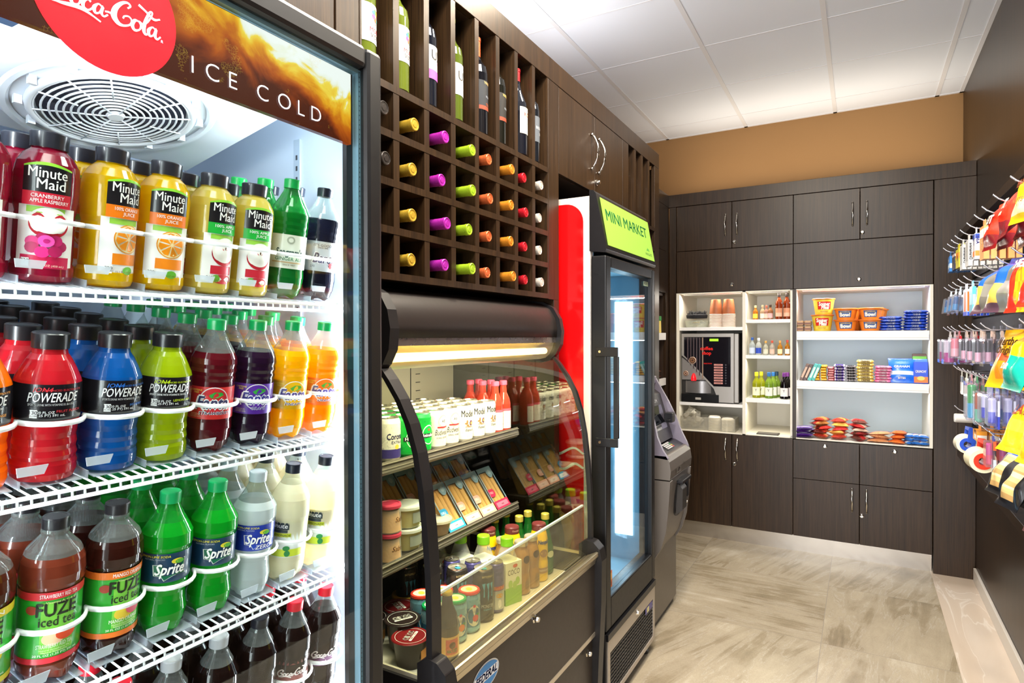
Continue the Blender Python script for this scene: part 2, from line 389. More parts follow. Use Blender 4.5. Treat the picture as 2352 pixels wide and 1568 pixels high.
struct(G().box((XR-.014, Y0, 0), (XR, 4.46, .078), bs).build('baseboard_right', bevel=.003))

# ================================================================ BACK CABINETS (fronts on Y = 4.48)
YB = 4.48
def handle_bar(parent, p, axis, L_=.15, out=(0, -1, 0), bow=.03):
    """bowed pull"""
    o = Vector(out); a = Vector(axis); pts = []
    for i in range(11):
        t = i/10*2-1; pts.append(Vector(p)+a*t*L_/2+o*(.004+bow*(1-t*t)))
    g = G().tube(pts, .0052, CHROME, 8, sq=.8)
    for t in (-1, 1): g.tube([Vector(p)+a*t*L_/2*.96, Vector(p)+a*t*L_/2*.96+o*.01], .006, CHROME, 8)
    return g.build('handle', parent)
def lock(parent, p, out=(0, -1, 0), r=.013):
    q = Vector(out); T = q.to_track_quat('Z', 'Y').to_matrix()
    g = G().lathe([(0, .018), (r*.55, .018), (r*.7, .015), (r*.75, .006), (r, .004), (r, 0)], CHROME, 16, p, T=T)
    g.box(*[(Vector(p)+q*.018+T @ Vector(v)) for v in ((-.0012, -.005, 0), (.0012, .005, .0006))], BLACK)
    return g.build('lock', parent)
def door_panel(parent, x0, x1, z0, z1, name='door', y=YB, t=.019, gap=.0018):
    return G().box((x0+gap, y, z0+gap), (x1-gap, y+t, z1-gap), WOOD).build(name, parent, bevel=.0012)

def cab_unit(name, label, x0, x1, z0, z1, y0=YB+.0195, y1=Y1-.005):
    t = thing(name, label, 'cabinet', ((x0+x1)/2, y0, z0))
    return t
def put(o, root):      # keep a part built in world coordinates in place under its thing
    o.parent = root; o.location = Vector(o.location)-Vector(root.location); return o
def carcass(root, x0, x1, z0, z1, y0, y1, m, back=True, open_=False, t=.018, bm=None):
    g = G()
    g.box((x0, y0, z0), (x0+t, y1, z1), m); g.box((x1-t, y0, z0), (x1, y1, z1), m)
    g.box((x0+t, y0, z0), (x1-t, y1, z0+t), m); g.box((x0+t, y0, z1-t), (x1-t, y1, z1), m)
    if back: g.box((x0+t, y1-.012, z0+t), (x1-t, y1, z1-t), bm or m)
    return put(g.build('body'), root)
yb0, yb1 = YB+.0195, Y1-.006
def back_upper(x0, xm, x1, side, hx, lx, fx):
    t = thing('storage_cabinet', 'dark wood wall cabinet above the '+side+', two bow handles over a locked flap', 'cabinet', ((x0+x1)/2, yb0, 1.752))
    carcass(t, x0+.001, x1-.001, 1.752, 2.376, yb0, yb1, WOODIN)
    for k, (a, b) in enumerate(((x0, xm), (xm, x1))):
        d = put(door_panel(None, a, b, 2.052, 2.376), t)
        handle_bar(d, (hx[k], YB, 2.215), (0, 0, 1))
        if k: lock(d, (lx, YB, 2.094))
    d = put(door_panel(None, x0, x1, 1.752, 2.052, 'flap'), t); lock(d, (fx, YB, 1.799))
back_upper(-1.166, -.782, -.392, 'coffee niche', (-.824, -.747), -.766, -.782)
back_upper(-.392, -.006, .380, 'snack shelves', (-.047, .032), .007, -.011)
t = thing('base_cabinet', 'dark wood base cabinet under the coffee niche, two tall doors with bow handles', 'cabinet', (-.78, yb0, .11))
carcass(t, -1.165, -.393, .11, .755, yb0, yb1, WOODIN)
for k, (a, b) in enumerate(((-1.166, -.782), (-.782, -.392))):
    d = put(door_panel(None, a, b, .11, .756), t); handle_bar(d, ((-.822, -.744)[k], YB, .651), (0, 0, 1))
    if k: lock(d, (-.766, YB, .55))
t = thing('base_cabinet', 'dark wood base cabinet under the snack shelves, two locked drawers above two doors', 'cabinet', (0, yb0, .11))
carcass(t, -.391, .380, .11, .752, yb0, yb1, WOODIN)
for a, b, lx in ((-.392, -.006, -.202), (-.006, .380, .184)):
    d = put(door_panel(None, a, b, .494, .752, 'drawer'), t); lock(d, (lx, YB, .722))
for k, (a, b) in enumerate(((-.392, -.006), (-.006, .380))):
    d = put(door_panel(None, a, b, .11, .494), t); handle_bar(d, ((-.047, .033)[k], YB, .392), (0, 0, 1))
    if k: lock(d, (.007, YB, .297))
o = G().box((-1.21, YB+.036, 0), (.378, YB+.05, .108), M('#c3bcb2', .22, .85)).build('toe_kick'); tag(o, 'brushed metal kick plate along the floor under the back cabinets', 'kick plate')
o = G().box((-1.24, YB-.001, 2.378), (XR-.002, YB+.03, 2.467), WOOD).box((-1.24, YB+.03, 2.43), (XR-.002, Y1-.002, 2.466), WOODIN).build('crown_panel', bevel=.0012); tag(o, 'dark wood crown board running along the top of the back cabinets', 'panel')
o = G().box((.383, YB, .001), (XR-.001, YB+.02, 2.376), WOOD).build('filler_panel', bevel=.0012); tag(o, 'tall dark wood filler panel between the back cabinets and right wall', 'panel')
o = G().box((-1.218, YB, .001), (-1.170, YB+.02, 2.376), WOOD).build('filler_panel', bevel=.0012); tag(o, 'narrow dark wood stile in the corner left of the coffee niche', 'panel')

CRM = M('#e9e4d6', .45); BLU = M('#cfdde6', .5)
# open shelf unit, left: coffee side
t = thing('open_shelf_unit', 'cream open shelf unit around the coffee machine, small bottle shelves on its right', 'shelf unit', (-.78, yb0, .757))
y0 = YB+.002; y1 = Y1-.006
g = G(); zt, zb = 1.750, .757
g.box((-1.168, y0, zb), (-1.146, y1, zt), CRM); g.box((-.712, y0, zb), (-.692, y1-.01, zt), CRM)
g.box((-.411, y0+.018, zb), (-.395, y1, zt), CRM); g.box((-1.146, y0, zb), (-.411, y1, zb+.006), CRM); g.box((-1.146, y0, zt-.006), (-.411, y1, zt), CRM)
g.box((-1.146, y1-.012, zb+.006), (-.411, y1, zt-.006), CRM)
put(g.build('body'), t)
for x0_, x1_, z, th in ((-1.146, -.712, 1.480, .023), (-1.146, -.712, .942, .022), (-.692, -.411, 1.530, .023), (-.692, -.411, 1.285, .023), (-.692, -.411, .984, .028)):
    put(G().box((x0_, y0+.006, z), (x1_, y1-.013, z+th), WHITE).build('shelf', bevel=.001), t)
o = G().box((-.396, YB, .757), (-.374, YB+.02, 1.750), WOOD).build('divider_stile'); tag(o, 'dark wood upright between the bottle shelves and the snack shelves', 'panel')
t = thing('open_shelf_unit', 'white open shelf unit with pale blue back, three rows of packaged snacks', 'shelf unit', (0, yb0, .757))
g = G(); g.box((-.392, y0+.018, zb), (-.372, y1, zt), CRM); g.box((.364, y0, zb), (.380, y1, zt), CRM)
g.box((-.374, y0, zb), (.364, y1, zb+.006), CRM); g.box((-.374, y0, zt-.006), (.364, y1, zt), CRM); g.box((-.374, y1-.012, zb+.006), (.364, y1, zt-.006), BLU)
put(g.build('body'), t)
for z0_, z1_ in ((1.414, 1.471), (1.090, 1.144)):
    gg = G().box((-.372, y0+.03, z1_-.025), (.364, y1-.013, z1_-.001), WHITE).box((-.372, y0+.012, z0_), (.360, y0+.03, z1_), WHITE); gg.box((-.372, y0+.0115, z0_+.012), (.36, y0+.012, z0_+.0135), M('#b9b2a8', .6))
    put(gg.build('shelf'), t)
SH = (1.4715, 1.1445, .7635)
def strip(x0, x1, y, z, power, color, nm='shelf_light'):
    t_ = thing(nm, 'slim light strip tucked under the top of the '+('coffee' if x1 < -.7 else 'bottle' if x1 < -.35 else 'snack')+' niche', 'light', ((x0+x1)/2, y, z))
    G().box((x0-(x0+x1)/2, -.008, -.006), (x1-(x0+x1)/2, .008, 0), WHITE).build('housing', t_)
    l = area('strip_glow', ((x0+x1)/2, y, z-.012), x1-x0, .012, power, color, (math.radians(-20), 0, 0))
strip(-1.13, -.73, YB+.06, 1.742, 1.5, (1, .93, .80)); strip(-.68, -.43, YB+.06, 1.742, .9, (1, .93, .78)); strip(-.34, .34, YB+.06, 1.742, 3.4, (.93, .96, 1))
for z_, p_ in ((1.280, .6), (.980, .6), (1.526, .35)): area('strip_glow', (-.55, YB+.05, z_-.003), .24, .01, p_, (1, .93, .72), (math.radians(-20), 0, 0))
for z_ in (1.412, 1.088): area('strip_glow', (0, YB+.06, z_-.003), .68, .01, 1.6, (.93, .96, 1), (math.radians(-15), 0, 0))
area('strip_glow', (-.93, YB+.03, .94), .38, .01, .25, (1, .93, .8), (math.radians(-20), 0, 0))

# recessed short run left of the back cabinets (fronts on X = -1.22)
t = thing('corner_cabinet', 'dark wood corner cabinet behind the cash machine with narrow snack shelves', 'cabinet', (-1.4, 3.95, 0))
g = G(); X2 = -1.222
g.box((X2-.02, 4.40, .11), (X2, YB-.002, 2.376), WOOD); g.box((X2-.02, 3.45, .11), (X2, 3.52, 2.376), WOOD)
g.box((X2-.02, 3.45, 2.378), (X2, YB-.002, 2.467), WOOD); g.box((XL+.02, 3.45, 2.44), (X2-.02, YB-.002, 2.465), WOODIN)
g.box((XL+.01, 4.40, .11), (X2-.02, 4.42, 1.75), WOODIN); g.box((XL+.01, 3.5, 1.73), (X2-.02, 4.40, 1.75), WOODIN); g.box((XL+.001, 3.45, .11), (XL+.02, YB-.002, 2.44), WOODIN)
put(g.build('body', bevel=.001), t)
for z0_, z1_ in ((2.052, 2.376), (1.752, 2.050), (.112, .756)):
    put(G().box((X2-.018, 3.522, z0_), (X2+.001, 4.398, z1_), WOOD).build('door', bevel=.001), t)
for z_ in (.757, 1.09, 1.414):
    put(G().box((XL+.02, 3.522, z_), (X2-.012, 4.399, z_+.022), WHITE).box((X2-.012, 3.522, z_), (X2, 4.399, z_+.05), WHITE).build('shelf'), t)

# ================================================================ LEFT CABINET RUN (fronts on X = -.995)
XC = -.995; XI = -1.50
def wb(g, y0, y1, z0, z1, x0=XC-.02, x1=XC, m=None): return g.box((x0, y0, z0), (x1, y1, z1), m or WOOD)
o = wb(G(), -.25, 3.443, 2.385, 2.467).box((XI, -.25, 2.44), (XC-.02, 3.443, 2.466), WOODIN).build('crown_panel', bevel=.0012); tag(o, 'dark wood crown board along the top of the long left cabinet wall', 'panel')
o = wb(wb(G(), 2.026, 2.113, 1.577, 2.383), 2.070, 2.113, 0, 1.577).box((XI, 2.075, 0), (XC-.02, 2.095, 2.383), WOOD).build('upright_panel', bevel=.0012); tag(o, 'dark wood upright between the curved case and the narrow cooler', 'panel')
o = wb(G(), 2.834, 2.917, 1.2, 2.383).box((XI, 2.866, 0), (XC-.10, 2.884, 2.03), WOOD).build('upright_panel', bevel=.0012); tag(o, 'dark wood upright between the narrow cooler and the cash machine', 'panel')
o = wb(G(), 3.358, 3.443, 0, 2.383).box((XI, 3.423, 0), (XC-.02, 3.443, 2.383), WOOD).build('upright_panel', bevel=.0012); tag(o, 'dark wood upright at the far end of the left cabinet wall', 'panel')
o = G().box((-1.60, -.25, 0), (-1.59, 3.443, 2.43), WOODIN).build('back_panel'); tag(o, 'dark wood backing behind the left cabinets and coolers', 'panel')
t = thing('storage_cabinet', 'dark wood cabinet above the tall single door cooler, two bow handles', 'cabinet', (-1.2, 2.47, 2.057))
put(G().box((XI, 2.115, 2.057), (XC-.021, 2.832, 2.38), WOODIN).build('body'), t)
for k, (a, b) in enumerate(((2.115, 2.474), (2.474, 2.832))):
    d = put(G().box((XC-.019, a+.0015, 2.057), (XC, b-.0015, 2.382), WOOD).build('door', bevel=.0012), t)
    handle_bar(d, (XC, (2.434, 2.513)[k], 2.222), (0, 0, 1), out=(1, 0, 0))
    if k: lock(d, (XC, 2.492, 2.103), (1, 0, 0))
for k, (a, b) in enumerate(((-.25, .36), (.36, .9755), (.978, 1.052))):
    lab = ('dark wood door panel at the far left above the drinks cooler', 'dark wood door panel above the drinks cooler', 'narrow dark wood stile left of the wine rack')[k]
    o = G().box((XC-.019, a+.0015, 1.99), (XC, b-.0015, 2.383), WOOD).build('door_panel', bevel=.0012); tag(o, lab, 'panel')

# wine rack
WY = [1.058, 1.180, 1.302, 1.4235, 1.546, 1.667, 1.7865, 1.911, 2.025]; WT = .022
WZ = [2.047, 1.933, 1.816, 1.7005, 1.588]
t = thing('wine_rack', 'dark wood wine rack with square cells under a row of tall slots', 'wine rack', (-1.2, 1.54, 1.58))
g = G(); dpt = -1.30
g.box((dpt, WY[0]-.004, 1.578), (dpt+.012, 2.024, 2.383), WOODIN); g.box((dpt, 1.054, 2.3845), (XC-.021, 2.0245, 2.396), WOODIN)
for i, z in enumerate(WZ): g.box((dpt+.012, 1.054, z-.009), (XC, 2.0245, z+.009), WOOD)
for y in WY[1:-1]: g.box((dpt+.012, y-.011, 1.59), (XC-.001, y+.011, 2.384), WOOD)
g.box((dpt+.012, 1.054, 1.59), (XC-.001, 1.060, 2.384), WOOD); g.box((dpt+.012, 2.018, 1.59), (XC-.001, 2.0245, 2.384), WOOD)
put(g.build('body'), t)
# small rack on the right
SY = [(2.919, 3.009), (3.034, 3.121), (3.149, 3.239), (3.266, 3.356)]
t = thing('wine_rack', 'small dark wood wine rack with four tall slots right of the wall cabinet', 'wine rack', (-1.2, 3.14, 1.9))
g = G(); g.box((dpt, 2.918, 1.5), (dpt+.012, 3.357, 2.383), WOODIN); g.box((dpt, 2.918, 2.3845), (XC-.021, 3.357, 2.396), WOODIN)
for a, b in zip([2.9175]+[s[1] for s in SY], [s[0] for s in SY]+[3.3575]):
    if b-a > .003: g.box((dpt+.012, a, 1.45), (XC-.001, b, 2.384), WOOD)
for z in (2.030, 1.92, 1.80, 1.68, 1.56): g.box((dpt+.012, 2.918, z-.009), (XC, 3.357, z+.009), WOOD)
put(g.build('body'), t)
o = G().box((-1.36, 2.918, .05), (-1.34, 3.357, 1.43), WOODIN).build('back_panel'); tag(o, 'plain dark wood panel behind the cash machine', 'panel')

# ---------------------------------------------------------------- wine bottles
def wine(h_cap, h_glass, lab=None, txt=None, kind='lying', tc='#1d1a1a', accent=None, shape='bordeaux'):
    t = thing('wine_bottle', '', 'wine bottle')
    gl = M(h_glass, .06, coat=.5)
    if shape == 'burgundy': pr = [(0, .004), (.03, 0), (.040, .006), (.0405, .15), (.037, .185), (.022, .225), (.0155, .25), (.0145, .30), (.0, .30)]
    else: pr = [(0, .004), (.03, 0), (.0375, .006), (.0378, .19), (.034, .212), (.02, .232), (.0150, .245), (.0142, .30), (0, .30)]
    G().lathe(pr, gl, 20).build('bottle_body', t)
    cm = M(h_cap, .28, .35)
    G().lathe([(.0153, .245), (.0153, .292), (.0165, .293), (.0165, .303), (.0150, .3045), (.0135, .3045), (.013, .3035), (.0075, .3035), (.007, .3045), (0, .3045)], cm, 20).build('capsule', t)
    if lab and kind != 'lying':
        Rr = .0379 if shape != 'burgundy' else .0406
        g = G(); f = cyl(Rr, .0004); lm = M(lab, .55)
        g.patch(-.045, .045, .075, .165, lm, f, 10)
        f2 = cyl(Rr, .0008)
        if accent: g.patch(-.045, .045, accent[1], accent[2], M(accent[0], .5), f2, 10)
        for (s, h, v, c) in txt or []: g.text(s, h, M(c, .5), f2, 0, v)
        g.build('label', t)
    return t
lie = {}
LC = [('#3a3532', 'dark grey'), ('#c9a63a', 'gold'), ('#b82fae', 'magenta'), ('#a6c92e', 'lime green'), ('#d3683a', 'copper orange'), ('#d98a2b', 'amber'), ('#c51f2c', 'red'), ('#d8cfc4', 'silver white')]
rown = ['top', 'second', 'third', 'bottom']
rotL = (0, PI/2, 0)
for c in range(8):
    proto = None
    for r_ in range(4):
        if c == 0 and r_ > 1: continue
        if proto is None: proto = Once(wine(LC[c][0], '#0b120c'))
        yc = (WY[c]+WY[c+1])/2; z = WZ[r_+1]+.009+.0382
        jit = R.uniform(-.012, .012); xo = (.012, .0, .004, .012, -.002, .006, -.012, -.012)[c]+R.uniform(-.006, .006)
        o = proto.at((XC-.3045+xo+.01, yc+jit, z), label='wine bottle with %s capsule lying in %s row of square cells' % (LC[c][1], rown[r_]), rot=(0, PI/2, 0), group='wine bottles lying in the rack')
MV = [('MORA', .011, .100, '#b3263a'), ('VISTA', .011, .086, '#3a3a3a')]
def tree_logo(o):
    g = G(); f = cyl(.0379, .0008)
    for k, c in enumerate(('#d0392b', '#e2a02a', '#4d9c3a', '#2c6db5', '#7a3a94', '#e06a2a', '#3aa6a0')):
        a = k*.9; g.oval(.010*math.cos(a), .142+.009*math.sin(a), .0065, .0065, M(c, .5), f, 8)
    g.patch(-.0012, .0012, .118, .136, M('#5a4a3a', .5), f, 1); g.build('label_emblem', o)
ups = []
p = wine('#23334f', '#5d6a22', '#ece7df', MV, 'up'); tree_logo(p); ups.append((p, 0)); 
for c, (cap, glass, lab, txt, acc, sh, desc) in enumerate([
    ('#23334f', '#5d6a22', '#ece7df', MV, None, '', 'green glass and white tree label, standing in the second tall slot'),
    ('#1a1a22', '#10131c', '#e6e0da', [('UX', .026, .128, '#1c1c1c'), ('x', .010, .118, '#c0308e')], ('#c455b4', .075, .1), '', 'white and magenta label in the third tall slot'),
    ('#9fb52c', '#4c5a1c', '#e8e3da', [('UX', .026, .118, '#1c1c1c')], None, '', 'olive glass and white label in the fourth tall slot'),
    ('#d8592c', '#0e0f14', '#20242a', [('VALDERA', .008, .155, '#d8b26a'), ('RESERVA', .006, .115, '#9aa0a8'), ('TINTO', .008, .09, '#b0562e')], ('#8a3b22', .076, .088), '', 'orange capsule and black label in the fifth tall slot'),
    ('#23201c', '#12130f', '#1e1c1a', [('VALDERA', .008, .155, '#d8c26a'), ('RESERVA', .006, .115, '#9aa0a8')], ('#8a3b22', .076, .088), '', 'black capsule and black label in the sixth tall slot'),
    ('#c0242c', '#10131c', '#ddd6bd', [('KOSO', .014, .135, '#b3362e'), ('wine', .006, .11, '#555555')], None, 'burgundy', 'red capsule and cream label in the seventh tall slot'),
    ('#1c1c20', '#14171d', '#5a6068', [('ROSADO', .010, .12, '#d8d8d8'), ('2014', .008, .10, '#d8d8d8')], None, '', 'dark glass and grey label in the last tall slot')]):
    p2 = wine(cap, glass, lab, txt, 'up', accent=acc, shape=sh)
    if c == 0: tree_logo(p2)
    ups.append((p2, desc))
for c, (p, desc) in enumerate(ups):
    p.location = (XC-.042, [1.098, 1.2215, 1.340, 1.466, 1.603, 1.715, 1.857, 1.9546][c], 2.0565)
    p.rotation_euler = (0, 0, .4); p['label'] = 'wine bottle with '+(desc or 'white tree label, standing in the first tall slot by the cooler'); p['group'] = 'wine bottles standing in the rack'
for k, (a, b) in enumerate(SY):
    p = wine(('#1c1c20', '#b03a2a', '#d8cfc4', '#c9a63a')[k], '#14120f', ('#5a2a22', '#e6dccb', '#e6dccb', '#e9e2d2')[k], [('ROJO', .012, .12, '#d8c8a8' if k == 0 else '#6a3a2a')], 'up')
    p.location = (XC-.058, (a+b)/2, 2.0395); p.rotation_euler = (0, 0, .3)
    p['label'] = 'wine bottle with %s label in the %s slot of the small rack' % (('maroon', 'cream', 'cream', 'cream')[k], ('first', 'second', 'third', 'last')[k]); p['group'] = 'wine bottles in the small rack'
# ================================================================ DRINKS COOLER
FY0, FY1 = .10, .885       # outer width
FX = -.787                 # door face
t = thing('drinks_cooler', 'tall black glass door drinks cooler with lit soda header, full of bottles', 'cooler', (-1.15, .5, 0))
IW = M('#cfdcec', .35); BF = M('#0e0e10', .42)
FB = .928
g = G()
g.box((-1.56, FY0, .08), (-.85, FY0+.03, 1.965), BLACKM); g.box((-1.56, FB-.028, .08), (-.85, FB, 1.965), BLACKM)
g.box((-1.56, FY0+.03, 1.925), (-.85, FB-.028, 1.965), BLACKM); g.box((-1.56, FY0+.03, .08), (-.85, FB-.028, .44), BLACKM)
g.box((-1.56, FY0, .44), (-1.53, FB, 1.925), BLACKM)
g.box((-1.53, FY0+.0301, .44), (-.85, FY0+.034, 1.925), IW); g.box((-1.53, FB-.032, .44), (-.85, FB-.0281, 1.925), IW)
g.box((-1.5299, FY0+.034, .44), (-1.525, FB-.032, 1.925), IW); g.box((-1.53, FY0+.034, 1.921), (-.85, FB-.032, 1.9249), IW); g.box((-1.53, FY0+.034, .4401), (-.85, FB-.032, .444), IW)
for x, y in ((-1.5, .14), (-1.5, .84), (-.9, .14), (-.9, .84)): g.lathe([(0, 0), (.025, 0), (.025, .01), (.012, .02), (.012, .08)], BLACK, 12, (x, y, 0))
put(g.build('body', bevel=.002), t)
# shelf standards on the side walls
for x in (-1.42, -1.02):
    gg = G().box((x-.009, FB-.036, .46), (x+.009, FB-.032, 1.85), M('#b4c4d6', .4))
    for k in range(60): gg.box((x-.0025, FB-.0363, .48+k*.0225), (x+.0025, FB-.0359, .49+k*.0225), M('#3a4048', .6))
    put(gg.build('shelf_standard'), t)
# door
d = G()
fw = .042
def bar(g, y0, y1, z0, z1): g.box((FX-.045, y0, z0), (FX, y1, z1), BF)
bar(d, FY1-fw+.008, FY1+.008, .22, 1.972); bar(d, FY0, FY0+fw, .22, 1.972); bar(d, FY0+fw, FY1-fw+.008, 1.930, 1.972); bar(d, FY0+fw, FY1-fw+.008, .22, .27)
door = put(d.build('door', bevel=.009), t)
iy0, iy1, iz0, iz1 = FY0+fw, FY1-fw+.008, .27, 1.930
sp = M('#7fa3b5', .3, .5); sd = M('#33444f', .5)
gg = G()
gg.box((FX-.030, iy1-.007, iz0), (FX-.016, iy1, iz1), sp); gg.box((FX-.030, iy0, iz1-.007), (FX-.016, iy1-.007, iz1), sp); gg.box((FX-.030, iy0, iz0), (FX-.016, iy0+.007, iz1-.007), sp)
gg.box((FX-.040, iy1-.022, iz0), (FX-.030, iy1-.0005, iz1), BLACK); gg.box((FX-.040, iy0, iz1-.014), (FX-.030, iy1-.022, iz1), BLACK)
for k in range(190): gg.box((FX-.0159, iy1-.0045, iz0+.01+k*.0087), (FX-.0155, iy1-.0028, iz0+.0125+k*.0087), sd)
gg.build('glass_spacer', door)
G().box((FX-.014, iy0+.0005, iz0+.0005), (FX-.011, iy1-.0005, iz1-.0005), GLASS).build('glass_pane', door)
# backlit header: soda with ice, red disc, lettering
def soda_mat():
    m, nt, b = newmat('backlit_soda_print'); N = nt.nodes.new; L = nt.links.new
    tc = N('ShaderNodeTexCoord'); sp_ = N('ShaderNodeSeparateXYZ'); L(tc.outputs['Object'], sp_.inputs[0])
    n = N('ShaderNodeTexNoise'); n.inputs['Scale'].default_value = 14; n.inputs['Detail'].default_value = 6; n.inputs['Distortion'].default_value = 1.3; L(tc.outputs['Object'], n.inputs[0])
    wv = N('ShaderNodeTexNoise'); wv.inputs['Scale'].default_value = 9; wv.inputs['Detail'].default_value = 2; L(tc.outputs['Object'], wv.inputs[0])
    # height below the liquid surface
    a = N('ShaderNodeMath'); a.operation = 'MULTIPLY_ADD'; a.inputs[1].default_value = -.20; a.inputs[2].default_value = 1.990; L(sp_.outputs[1], a.inputs[0])
    s2 = N('ShaderNodeMath'); s2.operation = 'MULTIPLY_ADD'; s2.inputs[1].default_value = .09; L(wv.outputs['Fac'], s2.inputs[0]); L(a.outputs[0], s2.inputs[2])
    h = N('ShaderNodeMath'); h.operation = 'SUBTRACT'; L(s2.outputs[0], h.inputs[0]); L(sp_.outputs[2], h.inputs[1])
    mr = N('ShaderNodeMapRange'); mr.inputs['From Min'].default_value = -.005; mr.inputs['From Max'].default_value = .09; L(h.outputs[0], mr.inputs['Value']); mr.clamp = False
    k = N('ShaderNodeMath'); k.operation = 'MULTIPLY_ADD'; k.inputs[1].default_value = 1.1; L(n.outputs['Fac'], k.inputs[0]); 
    s3 = N('ShaderNodeMath'); s3.operation = 'SUBTRACT'; L(mr.outputs[0], s3.inputs[0]); s3.inputs[1].default_value = .50; L(s3.outputs[0], k.inputs[2])
    cr = N('ShaderNodeValToRGB'); e = cr.color_ramp.elements; e[0].position = .0; e[0].color = lin('#f4f8f4'); e[1].position = 1; e[1].color = lin('#4a1606')
    for p_, c_ in ((.10, '#eef2e0'), (.16, '#f2d84a'), (.30, '#e8a81c'), (.45, '#c8700e'), (.6, '#b0520c'), (.8, '#80300a')):
        q = e.new(p_); q.color = lin(c_)
    L(k.outputs[0], cr.inputs[0])
    vo = N('ShaderNodeTexVoronoi'); vo.feature = 'DISTANCE_TO_EDGE'; vo.inputs['Scale'].default_value = 260; L(tc.outputs['Object'], vo.inputs['Vector'])
    vm = N('ShaderNodeMapRange'); vm.inputs['From Max'].default_value = .08; vm.inputs['To Min'].default_value = .30; vm.inputs['To Max'].default_value = 0; L(vo.outputs['Distance'], vm.inputs['Value'])
    n4 = N('ShaderNodeTexNoise'); n4.inputs['Scale'].default_value = 22; L(tc.outputs['Object'], n4.inputs[0])
    mm = N('ShaderNodeMath'); mm.operation = 'GREATER_THAN'; mm.inputs[1].default_value = .60; L(n4.outputs['Fac'], mm.inputs[0])
    m5 = N('ShaderNodeMath'); m5.operation = 'MULTIPLY'; L(mm.outputs[0], m5.inputs[0]); L(vm.outputs[0], m5.inputs[1])
    mx = N('ShaderNodeMix'); mx.data_type = 'RGBA'; L(m5.outputs[0], mx.inputs['Factor']); L(cr.outputs[0], mx.inputs['A']); mx.inputs['B'].default_value = lin('#f8c848')
    b.inputs['Base Color'].default_value = (0, 0, 0, 1); L(mx.outputs['Result'], b.inputs['Emission Color']); b.inputs['Emission Strength'].default_value = .85; b.inputs['Roughness'].default_value = .2
    return m
HX = FX-.018
hd = G().box((HX-.010, iy0+.001, 1.789), (HX, iy1-.023, 1.9155), soda_mat()).build('header_sign', door)
g = G(); RED = M('#f01a2c', .3, emit=.35); g.oval(.415, 1.851, .0852, .0852, RED, fX(HX+.0012), 64)
g.build('header_disc', door)
g = G(); WT_ = M('#f6f4ff', .3, emit=.6); f = fX(HX+.0022)
coke(g, WT_, f, .4135, 1.8305, .137); g.text('R', .0035, WT_, f, .4805, 1.8285)
g.build('disc_lettering', door)
g = G()
for wd_ in ((('I', .523), ('C', .553), ('E', .586)), (('C', .6375), ('O', .6785), ('L', .7125), ('D', .7445))):
    g = G()
    for c, y in wd_: g.text(c, .0245, WT_, f, y, 1.805, bold=-.012)
    g.build('header_lettering', door)
# light strips inside the door posts
ledm = M('#ffffff', .4, emit=9, ecol='#f1f6ff')
for nm, y, s in (('led_strip', FB-.034, 1), ('led_strip', FY0+.036, -1)):
    gg = G().box((-.872, y-.003 if s > 0 else y, .47), (-.836, y if s > 0 else y+.003, 1.775), ledm)
    put(gg.build(nm), t)
area_dir('cooler_led', (-.848, FB-.042, 1.12), (-1, -1.9, 0), (0, 0, 1), 1.3, .02, 8.5, (.93, .96, 1))
area_dir('cooler_led', (-.850, FY0+.045, 1.12), (-1, 1.9, 0), (0, 0, 1), 1.3, .02, 8.5, (.93, .96, 1))
area_dir('cooler_led', (-.862, .5, 1.78), (-1, 0, .5), (0, 1, 0), .6, .02, .8, (.93, .96, 1))
# evaporator cover with fan
ev = G(); ez = lambda x: 1.81+(x+1.05)*.205
prof = [(-.862, 1.921), (-.862, ez(-.862)), (-1.20, ez(-1.20)), (-1.215, ez(-1.2)+.012), (-1.23, 1.921)]
ev.prism([(x, z) for x, z in prof], 'y', .16, .765, M('#dfe7f0', .35))
evo = put(ev.build('fan_housing', bevel=.004), t)
tilt = math.atan(.205); T = Matrix.Rotation(-tilt, 3, 'Y')
fc = (-1.05, .55, 1.81)
gg = G(); FW = M('#e9eff6', .35)
def rr(r, z0=0): return [tuple(T @ Vector((r*math.cos(2*PI*i/48), r*math.sin(2*PI*i/48), z0))+Vector(fc)) for i in range(48)]
G_ = gg
for i in range(11): G_.tube(rr(.012+i*.0094, -.012+.0012*max(0, i-7)), .0017, FW, 6, True)
for i in range(12):
    a = 2*PI*i/12; r0 = .01 if i % 2 == 0 else .055
    G_.tube([T @ Vector((r0*math.cos(a), r0*math.sin(a), -.0135))+Vector(fc), T @ Vector((.108*math.cos(a), .108*math.sin(a), -.010))+Vector(fc)], .0014, FW, 5)
G_.tube(rr(.112, -.006), .006, FW, 8, True)
G_.lathe([(0, -.016), (.011, -.016), (.011, -.010), (0, -.010)], FW, 16, fc, T=T)
for i in range(12):
    a = 2*PI*i/12+.15; c = Vector((.124*math.cos(a), .124*math.sin(a), -.004)); 
    G_.box(*[T @ (c+Vector(v))+Vector(fc) for v in ((-.005, -.005, -.007), (.005, .005, .004))], FW)
gg.build('fan_grille', evo)
gf = G(); gf.lathe([(0, -.001), (.103, -.001)], M('#2a3348', .6), 32, fc, T=T)
for k in range(5):
    a = 2*PI*k/5; gf.add([T @ Vector((r*math.cos(a+da), r*math.sin(a+da), zz))+Vector(fc) for r, da, zz in ((.02, 0, -.006), (.09, -.1, -.008), (.09, .55, -.003), (.02, .6, -.002))], [(0, 1, 2, 3)], M('#4a4f63', .5), True)
gf.build('fan_blade', evo)
gg = G(); gg.lathe([(.150, -.002), (.146, -.0065), (.138, -.0065), (.134, -.002)], M('#dde6f0', .4), 64, fc, T=T); gg.build('fan_ring', evo)
u = (-.885, .62)
G().box((-.905, .60, ez(-.9)-.0012), (-.88, .70, ez(-.88)-.001), M('#9fb6cc', .5)).build('notice_label', evo)
